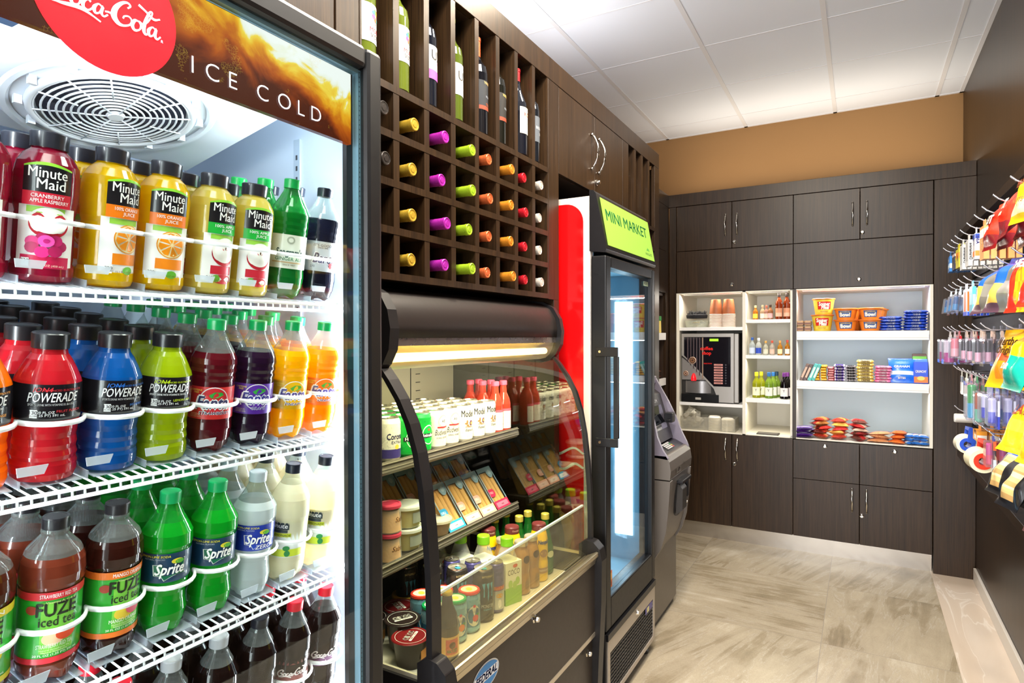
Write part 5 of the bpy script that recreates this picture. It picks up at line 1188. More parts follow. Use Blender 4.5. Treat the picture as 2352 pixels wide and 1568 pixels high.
# hood with sign
HPf = [(-.888, 1.99), (-.872, 1.988), (-.862, 1.975), (-.838, 1.86), (-.824, 1.79), (-.820, 1.765), (-.826, 1.752), (-.888, 1.760)]
hood = put(G().prism(HPf, 'y', MA, MB+.012, BLACK).build('hood', bevel=.003), t)
SGN = M('#6f9436', .35, emit=.55, ecol='#b8e45a'); sf = lambda u, v: (-.8575+.034*(1-v), u, 1.777+.188*v)   # v 0..1 up the slope
sfn = lambda d: (lambda u, v: (-.8575+.0345*(1-v/.191)+.0002+d, u, 1.777+.188*v/.191))
g = G(); g.patch(MA+.018, MB-.006, .004, .189, SGN, sfn(.003), 2); g.build('lit_sign', hood)
g = G(); g.text('MINI', .046, M('#0c7a4a', .4), sfn(.0040), MA+.135, .105, bold=.012, wd=.165); g.build('sign_lettering', hood)
g = G(); g.text('MARKET', .046, M('#0c7a4a', .4), sfn(.0040), MA+.405, .105, bold=.012, wd=.305); g.build('sign_lettering', hood)
g = G(); g.text('  ', .046, M('#0c7a4a', .4), sfn(.0040), 0, .105); g.text('WINGATE', .012, M('#2c6a3a', .4), sfn(.0040), MB-.085, .022, bold=0, wd=.095)
for u, v, a in ((-.098, .047, .006), (-.085, .052, .007), (-.073, .047, .006)): g.poly([(MB+u-a, v-.004), (MB+u, v+.008), (MB+u+a, v-.004)], M('#2f9a4a', .4), sfn(.0040))
g.build('sign_emblem', hood)
# base grille
g = G(); g.box((-.885, MA, .05), (MX-.004, MB, .325), BLACKM); gf = M('#b5ab9f', .35, .5)
g.box((MX-.004, MA+.004, .300), (MX+.006, MB-.004, .325), BLACK)
for a, b in (((MA+.012, .055), (MA+.036, .300)), ((MB-.032, .055), (MB-.008, .300)), ((MA+.036, .245), (MB-.032, .300)), ((MA+.036, .055), (MB-.032, .075))): g.box((MX-.0041, a[0], a[1]), (MX+.002, b[0], b[1]), gf)
for k in range(11): g.box((MX-.004, MA+.036, .082+k*.0148), (MX-.001, MB-.032, .0895+k*.0148), BLACK)
for k in range(17): g.box((MX-.003, MA+.05+k*.031, .076), (MX-.0005, MA+.0515+k*.031, .245), M('#2c2a2a', .5))
put(g.build('vent_grille', bevel=.001), t)
put(G().lathe([(0, .010), (.008, .010), (.010, .004), (.012, 0)], CHROME, 14, (MX+.002, MA+.35, .275), T=Matrix.Rotation(PI/2, 3, 'Y')).build('lock', t), t)
put(G().box((MX+.002, MB-.15, .215), (MX+.0028, MB-.05, .243), M('#5a5490', .4)).box((MX+.0029, MB-.13, .218), (MX+.0032, MB-.10, .240), M('#d8d090', .4)).build('energy_label'), t)
for x, y in ((-1.4, MA+.05), (-1.4, MB-.05), (-.86, MA+.05), (-.86, MB-.05)): put(G().lathe([(0, 0), (.022, 0), (.022, .012), (.01, .02), (.01, .101)], BLACK, 12, (x, y, 0)).build('foot'), t)
put(G().box((-1.00, MB-.042, .52), (-.915, MB-.0345, 1.60), M('#ffffff', .4, emit=2.4, ecol='#eefaff')).build('light_panel'), t)
area_dir('cooler_led', (-.96, MB-.05, 1.06), (-.5, -1, 0), (0, 0, 1), 1.1, .08, 4, (.80, .93, 1))
sh_ = None
def mshelf():
    o = thing('wire_shelf', '', 'shelf'); g = G(); c_ = M('#dfeef2', .35)
    for k in range(26): g.tube([(-1.03, MA+.045+k*.0212, 0), (-1.41, MA+.045+k*.0212, 0)], .0014, c_, 5)
    g.build('wire_grid', o); g = G(); g.box((-1.03, MA+.04, -.008), (-1.024, MB-.045, .014), c_)
    g.tube([(-1.41, MA+.04, -.003), (-1.41, MB-.045, -.003)], .0025, c_, 6); g.build('front_rail', o); return o
ms = Once(mshelf())
for k, z in enumerate((1.385, 1.14, .90, .655)): ms.at((0, 0, z), label='wire shelf in the narrow cooler, %s from the top' % ('first', 'second', 'third', 'fourth')[k], group='wire shelves in the narrow cooler')
def wb_():
    o = thing('water_bottle', '', 'bottle')
    G().lathe([(0, .004), (.028, 0), (.032, .006), (.031, .05), (.032, .06), (.031, .09), (.032, .1), (.031, .14), (.02, .175), (.0135, .188), (.0135, .195)], clear('water_pet', '#d4ecee', 1.6, .04, .22), 20).build('bottle_body', o)
    G().lathe([(.0145, .19), (.0145, .203), (.013, .205), (0, .205)], M('#e8f0f4', .4), 16).build('cap', o)
    G().lathe([(.0324, .075), (.0324, .12)], M('#a8d0c8', .4), 20).build('label', o); return o
wbp = Once(wb_())
for k, z in enumerate((1.385, 1.14, .90, .655)):
    for i in range(3):
        for j in range(2): wbp.at((-1.075-.075*i, MA+.085+.075*j, z+.002), 0, 'clear water bottle, %s narrow cooler shelf, %s column, %s' % (('top', 'second', 'third', 'fourth')[k], ('left', 'right')[j], ('front', 'second', 'third')[i]), 'water bottles in the narrow cooler')

# ================================================================ CASH MACHINE
AA, AB = 2.93, 3.345
t = thing('cash_machine', 'grey free standing cash machine with hooded keypad between cooler and back cabinets', 'cash machine', (-1.05, 3.14, 0))
AG = M('#77706a', .4, .45); AD = M('#3b3836', .45, .3); AK = M('#141318', .4); AL = M('#8d8696', .35, .4)
g = G(); g.box((-1.32, AA+.01, .035), (-.872, AB-.005, .70), M('#6f6860', .4, .45)); g.box((-1.30, AA+.02, 0), (-.885, AB-.015, .035), AK)
g.box((-1.32, AA+.01, .70), (-.99, AB-.005, 1.2), AG)
put(g.build('cabinet', bevel=.004), t)
# lower shroud (rounded belly)
LO = [(-.985, .322), (-.93, .325), (-.875, .35), (-.838, .41), (-.815, .49), (-.804, .58), (-.796, .69), (-.793, .742), (-.985, .742)]
g = G().prism(LO, 'y', AA-.002, AA+.045, AG, True).prism([(x-.012 if x > -.98 else x, z) for x, z in LO], 'y', AA+.045, AB-.004, AG, True).prism(LO, 'y', AB-.022, AB, AG, True)
put(g.build('lower_shroud', bevel=.004), t)
# receipt / cash pocket
lf = [lambda u, v: 0]
def belly(z):   # x of the shroud surface at height z
    for (x0, z0), (x1, z1) in zip(LO, LO[1:]):
        if z0 <= z <= z1 and z1 > z0: return x0+(x1-x0)*(z-z0)/(z1-z0)-.012
    return -.81
pf = lambda d: (lambda u, v: (belly(v)+d, u, v))
g = G(); n_ = 20; ou = [(3.19+.115*math.cos(2*PI*k/n_)*(1 if True else 1), .615+.10*math.copysign(abs(math.sin(2*PI*k/n_))**.6, math.sin(2*PI*k/n_))) for k in range(n_)]
for k in range(n_): pass
g.add([pf(.002)(3.19, .615)]+[pf(.002)(u, v) for u, v in ou], [(0, i+1, (i+1) % n_+1) for i in range(n_)], AK)
put(g.build('cash_pocket'), t)
g = G(); g.prism([(-.815, .535), (-.782, .560), (-.780, .665), (-.80, .690), (-.815, .690)], 'y', 3.115, 3.20, AD); g.prism([(-.815, .60), (-.785, .605), (-.785, .70), (-.815, .70)], 'y', 3.235, 3.262, AK); g.box((-.81, 3.10, .695), (-.775, 3.28, .712), AK)
put(g.build('cash_dispenser', bevel=.004), t)
put(G().lathe([(0, .012), (.007, .012), (.009, 0)], CHROME, 12, (-.80, 3.25, .575), T=Matrix.Rotation(PI/2, 3, 'Y')).build('lock'), t)
# upper shroud
UP = [(-.985, .748), (-.794, .748), (-.790, .79), (-.797, .835), (-.813, .862), (-.985, .862)]
g = G().prism(UP, 'y', AA-.002, AB, AG); put(g.build('upper_shroud', bevel=.006), t)
g = G().prism([(-.985, .862), (-.828, .862), (-.873, .885), (-.985, .90)], 'y', AA+.02, AB-.02, AK); put(g.build('keypad_tray'), t)
kt = lambda d: (lambda u, v: (-.832-.045*v+d*.3, u, .868+.022*v+d))
g = G()
for i in range(4):
    for j in range(4):
        a = 3.06+.030*j; b_ = .12+.22*i; g.patch(a, a+.024, b_, b_+.16, M(('#e8e8ea', '#e8e8ea', '#e8e8ea', ('#c83a3a', '#d8c03a', '#3a9a5a', '#d8d8da')[i])[j], .4), kt(.0035), 1); g.text('1234567890ABCDEF'[i*4+j], .12, AK, kt(.0042), a+.012, b_+.03, wd=.006)
put(g.build('keypad'), t)
# screen back panel
g = G().prism([(-.985, .90), (-.885, .895), (-.955, 1.13), (-.985, 1.15)], 'y', AA+.022, AB-.022, AD); put(g.build('screen_housing'), t)
sc = lambda d: (lambda u, v: (-.888-.068*v+d, u, .905+.225*v))
g = G(); g.patch(AA+.06, AB-.07, .22, .75, M('#10141c', .1, coat=.8), sc(.002), 1); g.patch(AA+.07, AA+.16, .80, .88, M('#cfd6e0', .3), sc(.0025), 1); g.text('ATM', .07, M('#e8e8f0', .4), sc(.003), AA+.26, .82, wd=.06); put(g.build('screen'), t)
put(G().box((-.905, AB-.12, .985), (-.862, AB-.065, 1.035), AK).box((-.888, AB-.15, .995), (-.868, AB-.12, 1.005), AK).build('card_reader', bevel=.003), t)
# side fins
def fin(y0_, y1_, P_, nm='side_fin'):
    put(G().prism(P_, 'y', y0_, y1_, AL, True).build(nm, bevel=.002), t)
FR = [(-.985, .862), (-.806, .846), (-.803, .85), (-.813, .875), (-.841, .93), (-.872, 1.008), (-.912, 1.089), (-.948, 1.151), (-.984, 1.215), (-.990, 1.222), (-1.02, 1.22), (-1.02, .862)]
fin(AB-.018, AB, FR)
FL = [(-.985, .862), (-.806, .846), (-.803, .85), (-.830, .89), (-.856, .95), (-.875, 1.04), (-.90, 1.12), (-.94, 1.19), (-.984, 1.215), (-1.02, 1.22), (-1.02, .862)]
fin(AA-.002, AA+.018, FL)
put(G().box((-1.10, AA, 1.18), (-.98, AB, 1.222), AL).build('top_cap', bevel=.006), t)
g = G(); f = fX(-.7875); g.patch(3.03, 3.115, .762, .79, M('#a09a92', .3, .6), lambda u, v: (-.7885, u, v), 1); g.text('triton', .012, M('#b0aaa4', .4), lambda u, v: (-.7880, u, v), 3.18, .788, shear=.2); g.text('ATM', .018, AD, lambda u, v: (-.7880, u, v), 3.072, .769)
put(g.build('maker_plate'), t)
# ================================================================ THINGS ON THE BACK SHELVES
def pouch(w_, h, t_, colf, nu=8, nv=12, seed=0, crimp=.07, wob=.12, puff=1.0):
    """soft sealed bag, front towards -X, width along Y, height up from 0"""
    rr_ = random.Random(seed); g = G(); ph = [rr_.uniform(0, 6.3) for _ in range(4)]
    for side in (-1, 1):
        vs_ = []
        for j in range(nv+1):
            v = j/nv; e = max(0., min(v, 1-v)-crimp)/(.5-crimp)
            for i in range(nu+1):
                u = i/nu*2-1; k = max(0., 1-u*u)**.5*math.sin(min(1, e*1.25)*PI/2)**.75
                k *= 1+wob*math.sin(3*u+5*v+ph[0])*math.cos(7*v-2*u+ph[1])
                ww = w_/2*(1-.06*k-.10*math.sin(PI*v)+.012*math.sin(17*v+ph[2]))
                vs_.append((side*(t_/2*k*puff+.0004), u*ww, v*h))
        n = nu+1
        for j in range(nv):
            for i in range(nu):
                m_ = colf((i+.5)/nu*2-1, (j+.5)/nv, side)
                q = (j*n+i, j*n+i+1, (j+1)*n+i+1, (j+1)*n+i)
                g.add([vs_[a] for a in q], [(0, 1, 2, 3) if side > 0 else (3, 2, 1, 0)], m_, True)
    return g
def weld(o, d=.0006):
    bm = bmesh.new(); bm.from_mesh(o.data); bmesh.ops.remove_doubles(bm, verts=bm.verts, dist=d); bm.to_mesh(o.data); bm.free(); return o
def pouch_thing(name, cat, label, w_, h, t_, colf, words=(), loc=(0, 0, 0), rot=(0, 0, 0), seed=0, group=None, **kw):
    o = thing(name, label, cat, loc, 0, group); o.rotation_euler = rot
    weld(pouch(w_, h, t_, colf, seed=seed, **kw).build('bag', o))
    if words:
        for s, hh, v, c, *r in words: g = G(); g.text(s, hh, M(c, .4), lambda u, vv: (-t_/2*max(.05, (1-(u/(w_/2))**2))**.55-.0016, -u, vv), r[0] if r else 0, v, bold=.03); g.build('printing', o)
    return o
def stripes(*bands, gl=.28):
    ms_ = [(b[0], M(b[1], gl, coat=.3)) for b in bands]
    def f(u, v, s):
        for top_, m_ in ms_:
            if v <= top_: return m_
        return ms_[-1][1]
    return f
YS = 4.565
# wooden stirrers / napkin basket
t = thing('wire_basket', 'clear basket of black lids and white packets on the shelf above the coffee machine', 'basket', (-1.045, YS+.02, 1.5035))
G().lathe([(.075, 0), (.085, .035), (.088, .050), (.086, .050), (.083, .035), (.073, .002), (0, .002)], CLC, 28).build('basket_body', t)
for k in range(26):
    a = R.uniform(0, 6.3); r_ = R.uniform(0, .062); p = Vector((r_*math.cos(a), r_*math.sin(a), R.uniform(.012, .048)))
    q = Matrix.Rotation(R.uniform(0, 6), 3, 'Z') @ Matrix.Rotation(R.uniform(-.6, .6), 3, 'X')
    g = G(); vv = [q @ Vector(v)+p for v in ((-.024, -.008, 0), (.024, -.008, 0), (.024, .008, 0), (-.024, .008, 0), (-.024, -.008, .002), (.024, -.008, .002), (.024, .008, .002), (-.024, .008, .002))]
    g.add(vv, [(0, 3, 2, 1), (4, 5, 6, 7), (0, 1, 5, 4), (1, 2, 6, 5), (2, 3, 7, 6), (3, 0, 4, 7)], M(R.choice(['#e8e4d8', '#e8e4d8', '#d8b84a', '#c8ccd0']), .5)); o = g.build('sugar_packet', t)
g = G()
for k in range(420):
    a = R.uniform(0, 6.3); r_ = .07*math.sqrt(R.random()); x, y = r_*math.cos(a), r_*math.sin(a); z = .055+R.uniform(0, .03)
    dx, dy = R.uniform(-.01, .01), R.uniform(-.01, .01); g.tube([(x, y, z), (x+dx, y+dy, z+R.uniform(.012, .026))], .0012, M('#16161c', .5), 4)
g.lathe([(0, .05), (.072, .05), (.076, .072), (.066, .080), (0, .082)], M('#1a1a20', .8, bump=1., bscale=90), 24)
o = g.build('stirrers'); o.location = (-1.045, YS+.02, 1.520); tag(o, 'heap of black stirrers standing in the clear basket', 'stirrers'); o['kind'] = 'stuff'
# paper cup stacks (upside down)
def paper_cup():
    o = thing('paper_cup', '', 'cup')
    G().lathe([(.0445, 0), (.046, .001), (.046, .004), (.0445, .005), (.041, .05), (.033, .108), (.032, .110), (.030, .108), (.030, .106), (0, .106)], M('#a8603a', .5, bump=.2, bscale=40), 24).build('cup_wall', o)
    G().lathe([(.0450, -.0004), (.0465, .001), (.0465, .0042), (.045, .0055)], M('#efe8dc', .45), 24).build('rim', o)
    g = G(); f = lambda u, v: ((.0372-(v-.06)*.115)*math.cos(-PI/2+u/.036), (.0372-(v-.06)*.115)*math.sin(-PI/2+u/.036), v)
    g.oval(.004, .062, .012, .016, M('#e0c8a0', .5), f, 14); g.oval(-.02, .09, .008, .008, M('#5a2c1c', .5), f, 10); g.build('print', o)
    return o
pc = Once(paper_cup())
for s_, (x, w_) in enumerate(((-.905, 'left'), (-.818, 'right'))):
    n_ = 11
    for i in range(n_): pc.at((x, YS, 1.5035+i*.0088), R.uniform(0, 6), 'upturned brown paper cup in the %s stack, %s' % (w_, 'topmost' if i == n_-1 else 'bottom' if i == 0 else 'number %s from the bottom' % ('one two three four five six seven eight nine ten'.split()[i])), 'paper cups in two stacks')
# coffee machine
CX0, CX1, CZ0, CZ1 = -1.138, -.742, .966, 1.462; CYF = 4.497
t = thing('coffee_machine', 'silver and black bean coffee machine in the cream niche', 'coffee machine', ((CX0+CX1)/2, 4.72, CZ0))
SV = M('#b3afaa', .35, .5)
g = G().box((CX0, CYF+.02, CZ0+.02), (CX1, 4.95, CZ1), M('#2a2826', .45)); put(g.build('body', bevel=.008), t)
g = G(); f = fY(0)
def plateY(g, pts, y0_, y1_, m_): g.prism([(x, z) for x, z in pts], 'y', y0_, y1_, m_)
xr = -.772
plateY(g, [(CX0+.004, CZ0+.335), (CX0+.004, CZ1-.004), (xr, CZ1-.004), (xr, CZ0+.005), (xr-.10, CZ0+.005), (xr-.135, CZ0+.10), (CX0+.03, CZ0+.315)], CYF, CYF+.022, SV)
put(g.build('front_frame', bevel=.004), t)
g = G().box((xr+.001, CYF+.01, CZ0+.006), (CX1+.001, CYF+.03, CZ1-.006), SV); put(g.build('side_trim', bevel=.004), t)
g = G(); plateY(g, [(CX0+.022, CZ0+.335), (CX0+.022, CZ1-.028), (xr-.02, CZ1-.028), (xr-.02, CZ0+.118), (xr-.135, CZ0+.118), (CX0+.05, CZ0+.308)], CYF-.002, CYF+.004, M('#15131a', .12, coat=.8))
put(g.build('glass_front'), t)
g = G()
for k in range(6): g.box((CX0+.045+k*.021, CYF-.004, CZ0+max(.15, .29-.024*k)), (CX0+.053+k*.021, CYF-.002, CZ1-.032), M('#6a5a5e', .3, .6) if k < 5 else M('#c8a890', .3, .7))
put(g.build('decor_stripe'), t)
fc_ = fY(CYF-.0045)
g = G(); RC = M('#d8352f', .4, emit=.35); g.text('coffee', .024, RC, fc_, -.956, CZ0+.375, bold=.03, wd=.085); put(g.build('lettering'), t); g = G(); g.text('shop', .024, RC, fc_, -.956, CZ0+.342, bold=.03, wd=.062); put(g.build('lettering'), t); g = G(); g.text('SELECTION', .008, RC, fc_, -.948, CZ0+.275, wd=.055); put(g.build('lettering'), t)
put(G().box((-.935, CYF-.005, CZ0+.438), (-.875, CYF-.003, CZ0+.455), M('#8fe020', .4, emit=.9)).build('display'), t)
for k in range(8):
    g = G().box((-.905, CYF-.005, CZ0+.265-k*.0185), (-.845, CYF-.0025, CZ0+.277-k*.0185), M('#d8938a', .4)); g.text('COFFEE', .006, M('#5a2a24', .4), fY(CYF-.0055), -.875, CZ0+.268-k*.0185, wd=.04)
    g.lathe([(0, .001), (.006, .001), (.006, 0)], M('#33303a', .4), 10, (-.825, CYF-.002, CZ0+.271-k*.0185), T=Matrix.Rotation(PI/2, 3, 'X')); put(g.build('drink_button'), t)
def badge(x, z, r, cs):
    g = G(); T_ = Matrix.Rotation(PI/2, 3, 'X'); g.lathe([(0, .003), (r*.85, .003), (r, .002), (r, 0)], M('#c8a890', .4, .4), 20, (x, CYF-.003, z), T=T_); g.oval(x, z, r*.82, r*.82, M('#4a2a1c', .7, bump=1., bscale=300), fY(CYF-.0066), 20)
    for k in range(7): g.oval(x+r*.45*math.cos(k*.9), z+r*.45*math.sin(k*.9), r*.2, r*.13, M(cs, .6), fY(CYF-.0072), 8)
    put(g.build('round_badge'), t)
badge(-1.055, CZ0+.300, .026, '#a87850'); badge(-1.103, CZ0+.205, .019, '#e0b8a0')
g = G(); plateY(g, [(CX0+.006, CZ0+.16), (CX0+.006, CZ0+.32), (CX0+.16, CZ0+.20), (CX0+.20, CZ0+.16)], CYF+.004, CYF+.03, M('#9a9694', .35, .5)); put(g.build('lower_door'), t)
put(G().lathe([(.019, 0), (.018, .02), (.010, .045), (.004, .052), (0, .053)], M('#f01822', .3, emit=.5), 18, (-1.046, CYF-.008, CZ0+.155)).build('spout_light'), t)
n_ = 14; CB = M('#8e8c8c', .3, .6)
pts = [(-1.13+.22*k/n_, CYF+.03-.035*math.sin(PI*k/n_)) for k in range(n_+1)]
g = G(); g.add([(x, y, CZ0+.065) for x, y in pts]+[(x, y, CZ0+.155) for x, y in pts], [(k, k+1, n_+k+2, n_+k+1) for k in range(n_)], CB, True); g.prism([(x, y) for x, y in pts]+[(-.91, CYF+.04), (-1.13, CYF+.04)], 'z', CZ0+.150, CZ0+.156, M('#3a383a', .4)); put(g.build('dispense_bay'), t)
g = G().box((CX0+.003, CYF-.004, CZ0+.004), (xr-.10, CYF+.06, CZ0+.058), M('#121214', .3)).box((-1.035, CYF-.007, CZ0+.018), (-.995, CYF-.004, CZ0+.034), M('#c8c4bc', .4, .5)); put(g.build('drip_tray', bevel=.003), t)
# bins under the machine
t = thing('clear_bin', 'clear plastic bin with two compartments under the coffee machine', 'bin', (-.955, YS+.02, .7635))
cb_ = clear('bin_plastic', '#f4f2ea', 1.2, .08, .16)
g = G(); 
for a, b in (((-.19, -.075, 0), (.19, -.072, .095)), ((-.19, .072, 0), (.19, .075, .095)), ((-.19, -.072, 0), (-.187, .072, .095)), ((.187, -.072, 0), (.19, .072, .095)), ((-.187, -.072, 0), (.187, .072, .003)), ((-.020, -.072, .003), (-.017, .072, .09))): g.box(a, b, cb_)
g.build('bin_body', t)
for k in range(14):
    x, y = -1.145+R.uniform(.01, .15), YS+.02+R.uniform(-.05, .05)
    q = pouch_thing('wrapped_cup', 'cup', 'clear wrapped plastic cup heaped in the left bin compartment', .055, .06, .03, lambda u, v, s: clear('wrap_film', '#dcd8cc', 1.6, .1, .35), loc=(x, y, .770+.007*k+R.uniform(0, .01)), rot=(R.uniform(-.6, .6), R.uniform(-.9, .9), R.uniform(0, 3)), seed=k, group='wrapped cups in the bin', wob=.5)
lidp = None
def plid():
    o = thing('cup_lid', '', 'cup lid'); G().lathe([(.041, 0), (.043, .001), (.043, .004), (.040, .006), (.037, .013), (.035, .014), (.033, .011), (0, .011)], M('#e6e2d8', .4), 24).build('lid_disc', o); return o
pl = Once(plid())
for s_, (x, y, w_, n_) in enumerate(((-.915, YS+.0, 'left stack', 10), (-.822, YS-.01, 'right stack', 9))):
    for i in range(n_): pl.at((x, y, .767+i*.0095), 0, 'white cup lid in the %s of the bin, %s' % (w_, 'topmost' if i == n_-1 else 'lowest' if i == 0 else 'number %s from the bottom' % 'one two three four five six seven eight nine'.split()[i]), 'white cup lids in the bin')
# small bottles
def mini(h, r, lq, cp, lab, txt=None, sh=.55, capm=0., tl='#5a4a3a', band_=None):
    o = thing('liquor_bottle', '', 'bottle')
    G().lathe([(0, .002), (r*.85, 0), (r, .004), (r, h*sh), (r*.85, h*(sh+.08)), (r*.42, h*(sh+.2)), (r*.38, h*.88)], liquid(lq, .35), 18).build('bottle_body', o)
    G().lathe([(r*.42, h*.84), (r*.46, h*.85), (r*.46, h*.985), (r*.4, h), (0, h)], M(cp, .35, capm), 16).build('cap', o)
    g = G(); f = cyl(r, .0005, face=-PI/2); g.patch(-r*1.1, r*1.1, h*.10, h*.42, M(lab, .5), f, 8)
    if band_: g.patch(-r*1.1, r*1.1, h*.10, h*.22, M(band_, .5), cyl(r, .0008, face=-PI/2), 8)
    if txt: g.text(txt, h*.10, M(tl, .5), cyl(r, .0010, face=-PI/2), 0, h*.26)
    g.build('label', o); return o
for x, h, r, a, b, c, d in ((-.638, .098, .017, '#d89018', '#e8c88a', '#f0b840', 'small amber liquor bottle, leftmost on the upper bottle shelf'), (-.592, .100, .016, '#d8c0a0', '#b89a7a', '#e8c8c0', 'small pale liquor bottle with pink label on the upper bottle shelf'), (-.567, .098, .016, '#d0a090', '#c0604a', '#e8b0a0', 'small liquor bottle with rosy label, third on the upper bottle shelf'), (-.542, .102, .018, '#c08a60', '#3a2a20', '#c8a0a0', 'small liquor bottle with dark cap beside the tall whisky bottles')):
    o = mini(h, r, a, b, c, None); o.location = (x, YS-.01, 1.5535); o['label'] = d
def whisky(x, d):
    o = mini(.180, .023, '#a8481c', '#241a18', '#c88a6a', None, .6); o.location = (x, YS-.015, 1.5535); o['label'] = d
    g = G(); f = cyl(.023, .0012, face=-PI/2); g.add([f(-.022, .085), f(.022, .105), f(.022, .118), f(-.022, .098)], [(0, 1, 2, 3)], M('#c8ccd0', .4)); g.add([f(-.022, .095), f(.022, .115), f(.022, .118), f(-.022, .098)], [(0, 1, 2, 3)], M('#d8b050', .4)); g.patch(-.02, .02, .02, .045, M('#d8a890', .5), f, 6); g.build('slanted_label', o)
whisky(-.486, 'tall amber whisky bottle with slanted label, left of the pair'); whisky(-.437, 'tall amber whisky bottle with slanted label, right of the pair')
for x, h, r, a, b, c, d in ((-.659, .122, .020, '#dce4e8', '#2a52a0', '#c8d4e8', 'small clear vodka bottle with blue cap on the middle bottle shelf'), (-.617, .118, .020, '#e4e8e8', '#e8e8e8', '#2848b8', 'small clear bottle with white cap and blue label'), (-.571, .098, .017, '#e0e0d4', '#c89a50', '#d8d4c0', 'small clear bottle with tan cap on the middle bottle shelf'), (-.530, .100, .017, '#e0d8d0', '#c8503a', '#d8b8a8', 'small clear bottle with red cap on the middle bottle shelf'), (-.480, .100, .016, '#e0a838', '#d8a05a', '#f0e0b0', 'small gold liquor bottle with cream label on the middle bottle shelf'), (-.434, .104, .016, '#d89828', '#c84a3a', '#f0e8dc', 'small amber liquor bottle with red cap, rightmost on middle bottle shelf')):
    o = mini(h, r, a, b, c, None); o.location = (x, YS-.01, 1.3085); o['label'] = d
for x, y, a, b, c, bd, d in ((-.630, 4.548, '#c8cc2a', '#e8dc2a', '#f4f0d0', '#e8dc4a', 'white wine bottle with yellow cap, front'), (-.607, 4.61, '#c8cc2a', '#d8cc2a', '#f4f0d0', '#e8dc4a', 'white wine bottle with yellow cap, behind'), (-.549, 4.545, '#a8c850', '#2a6ab0', '#f2f0e4', '#2a7ab0', 'green tinted wine bottle with blue cap, front'), (-.528, 4.60, '#a8c850', '#2a6ab0', '#f2f0e4', '#2a7ab0', 'green tinted wine bottle with blue cap, second'), (-.513, 4.66, '#a8c850', '#24405a', '#f2f0e4', '#2a7ab0', 'green tinted wine bottle with dark cap, third'), (-.452, 4.543, '#1c1018', '#6a2a80', '#f0e8ec', '#7a3a80', 'dark red wine bottle with purple cap, front'), (-.437, 4.60, '#1c1018', '#6a2a80', '#f0e8ec', '#7a3a80', 'dark red wine bottle with purple cap, behind')):
    o = mini(.178, .0265, a, b, c, 'Y', .56, tl='#5a5a5a', band_=None); o.location = (x, y, 1.0125); o['label'] = 'small '+d+', lower bottle shelf'; o['group'] = 'small wine bottles'
o = G().box((-.625, 4.51, .7637), (-.485, 4.60, .770), M('#4a4644', .6)).box((-.618, 4.516, .770), (-.492, 4.594, .7715), M('#6a6662', .5)).build('bar_mat'); tag(o, 'grey mat lying on the empty bottom bottle shelf', 'mat')

# noodle bowls
def noodle(kind):
    o = thing('noodle_bowl', '', 'noodle bowl'); big = kind == 'soup'
    if big: pr = [(0, .001), (.048, 0), (.050, .002), (.064, .10), (.066, .104)]; h = .104; r_ = .066; c_ = '#e8c83a'; lc = '#d8502a'
    else: pr = [(0, .001), (.050, 0), (.052, .002), (.066, .066), (.070, .070)]; h = .070; r_ = .070; c_ = '#f0882a'; lc = '#e8d8c8'
    G().lathe(pr, M(c_, .4), 30).build('bowl_wall', o)
    G().lathe([(r_-.001, h-.006), (r_+.003, h-.005), (r_+.003, h+.001), (r_-.001, h+.003), (r_-.005, h+.002), (0, h+.002)], M('#e87a2a' if not big else '#d0702a', .4) if True else 0, 30).lathe([(r_-.006, h+.0024), (0, h+.0024)], M(lc, .35, coat=.4), 30).build('lid', o)
    ff = (lambda d: (lambda u, v: ((.0505+.135*v+d)*math.cos(-PI/2+u/.058), (.0505+.135*v+d)*math.sin(-PI/2+u/.058), v))) if big else (lambda d: (lambda u, v: ((.0525+.212*v+d)*math.cos(-PI/2+u/.058), (.0525+.212*v+d)*math.sin(-PI/2+u/.058), v)))
    g = G()
    if big:
        g.patch(-.04, .04, .035, .085, M('#d8322a', .4), ff(.0008), 10); g.patch(-.045, .045, .012, .03, M('#f0d850', .4), ff(.0007), 10)
        g.text('Souper', .024, W4, ff(.0016), 0, .058, bold=.07, shear=.15, wd=.064); g.text('Meal', .024, W4, ff(.0016), .006, .036, bold=.07, shear=.15, wd=.046); g.text('NOODLE', .008, M('#a8322a', .4), ff(.0014), 0, .016)
    else:
        g.patch(-.036, .036, .014, .056, M('#3a5a9a' , .4), ff(.0008), 10); g.text('Bowl', .022, W4, ff(.0016), 0, .020, bold=.09, wd=.056); g.text('NOODLES', .008, M('#f0d030', .4), ff(.0016), 0, .044)
    g.build('printing', o); return o
sp_ = Once(noodle('soup')); bo = Once(noodle('bowl'))
sp_.at((-.222, 4.555, 1.472), 0, 'yellow and red noodle tub, lower one of the stacked pair', 'stacked noodle tubs'); sp_.at((-.214, 4.555, 1.579), .1, 'yellow and red noodle tub, upper one of the stacked pair', 'stacked noodle tubs')
for x, w_ in ((-.085, 'left stack'), (.055, 'right stack')):
    for j in range(3):
        for i in range(2): bo.at((x+.018*j, 4.558+.142*j, 1.472+.0735*i), R.uniform(-.1, .1), 'orange noodle bowl, %s, %s, %s' % (w_, ('front row', 'second row', 'back row')[j], ('lower', 'upper')[i]), 'orange noodle bowls')
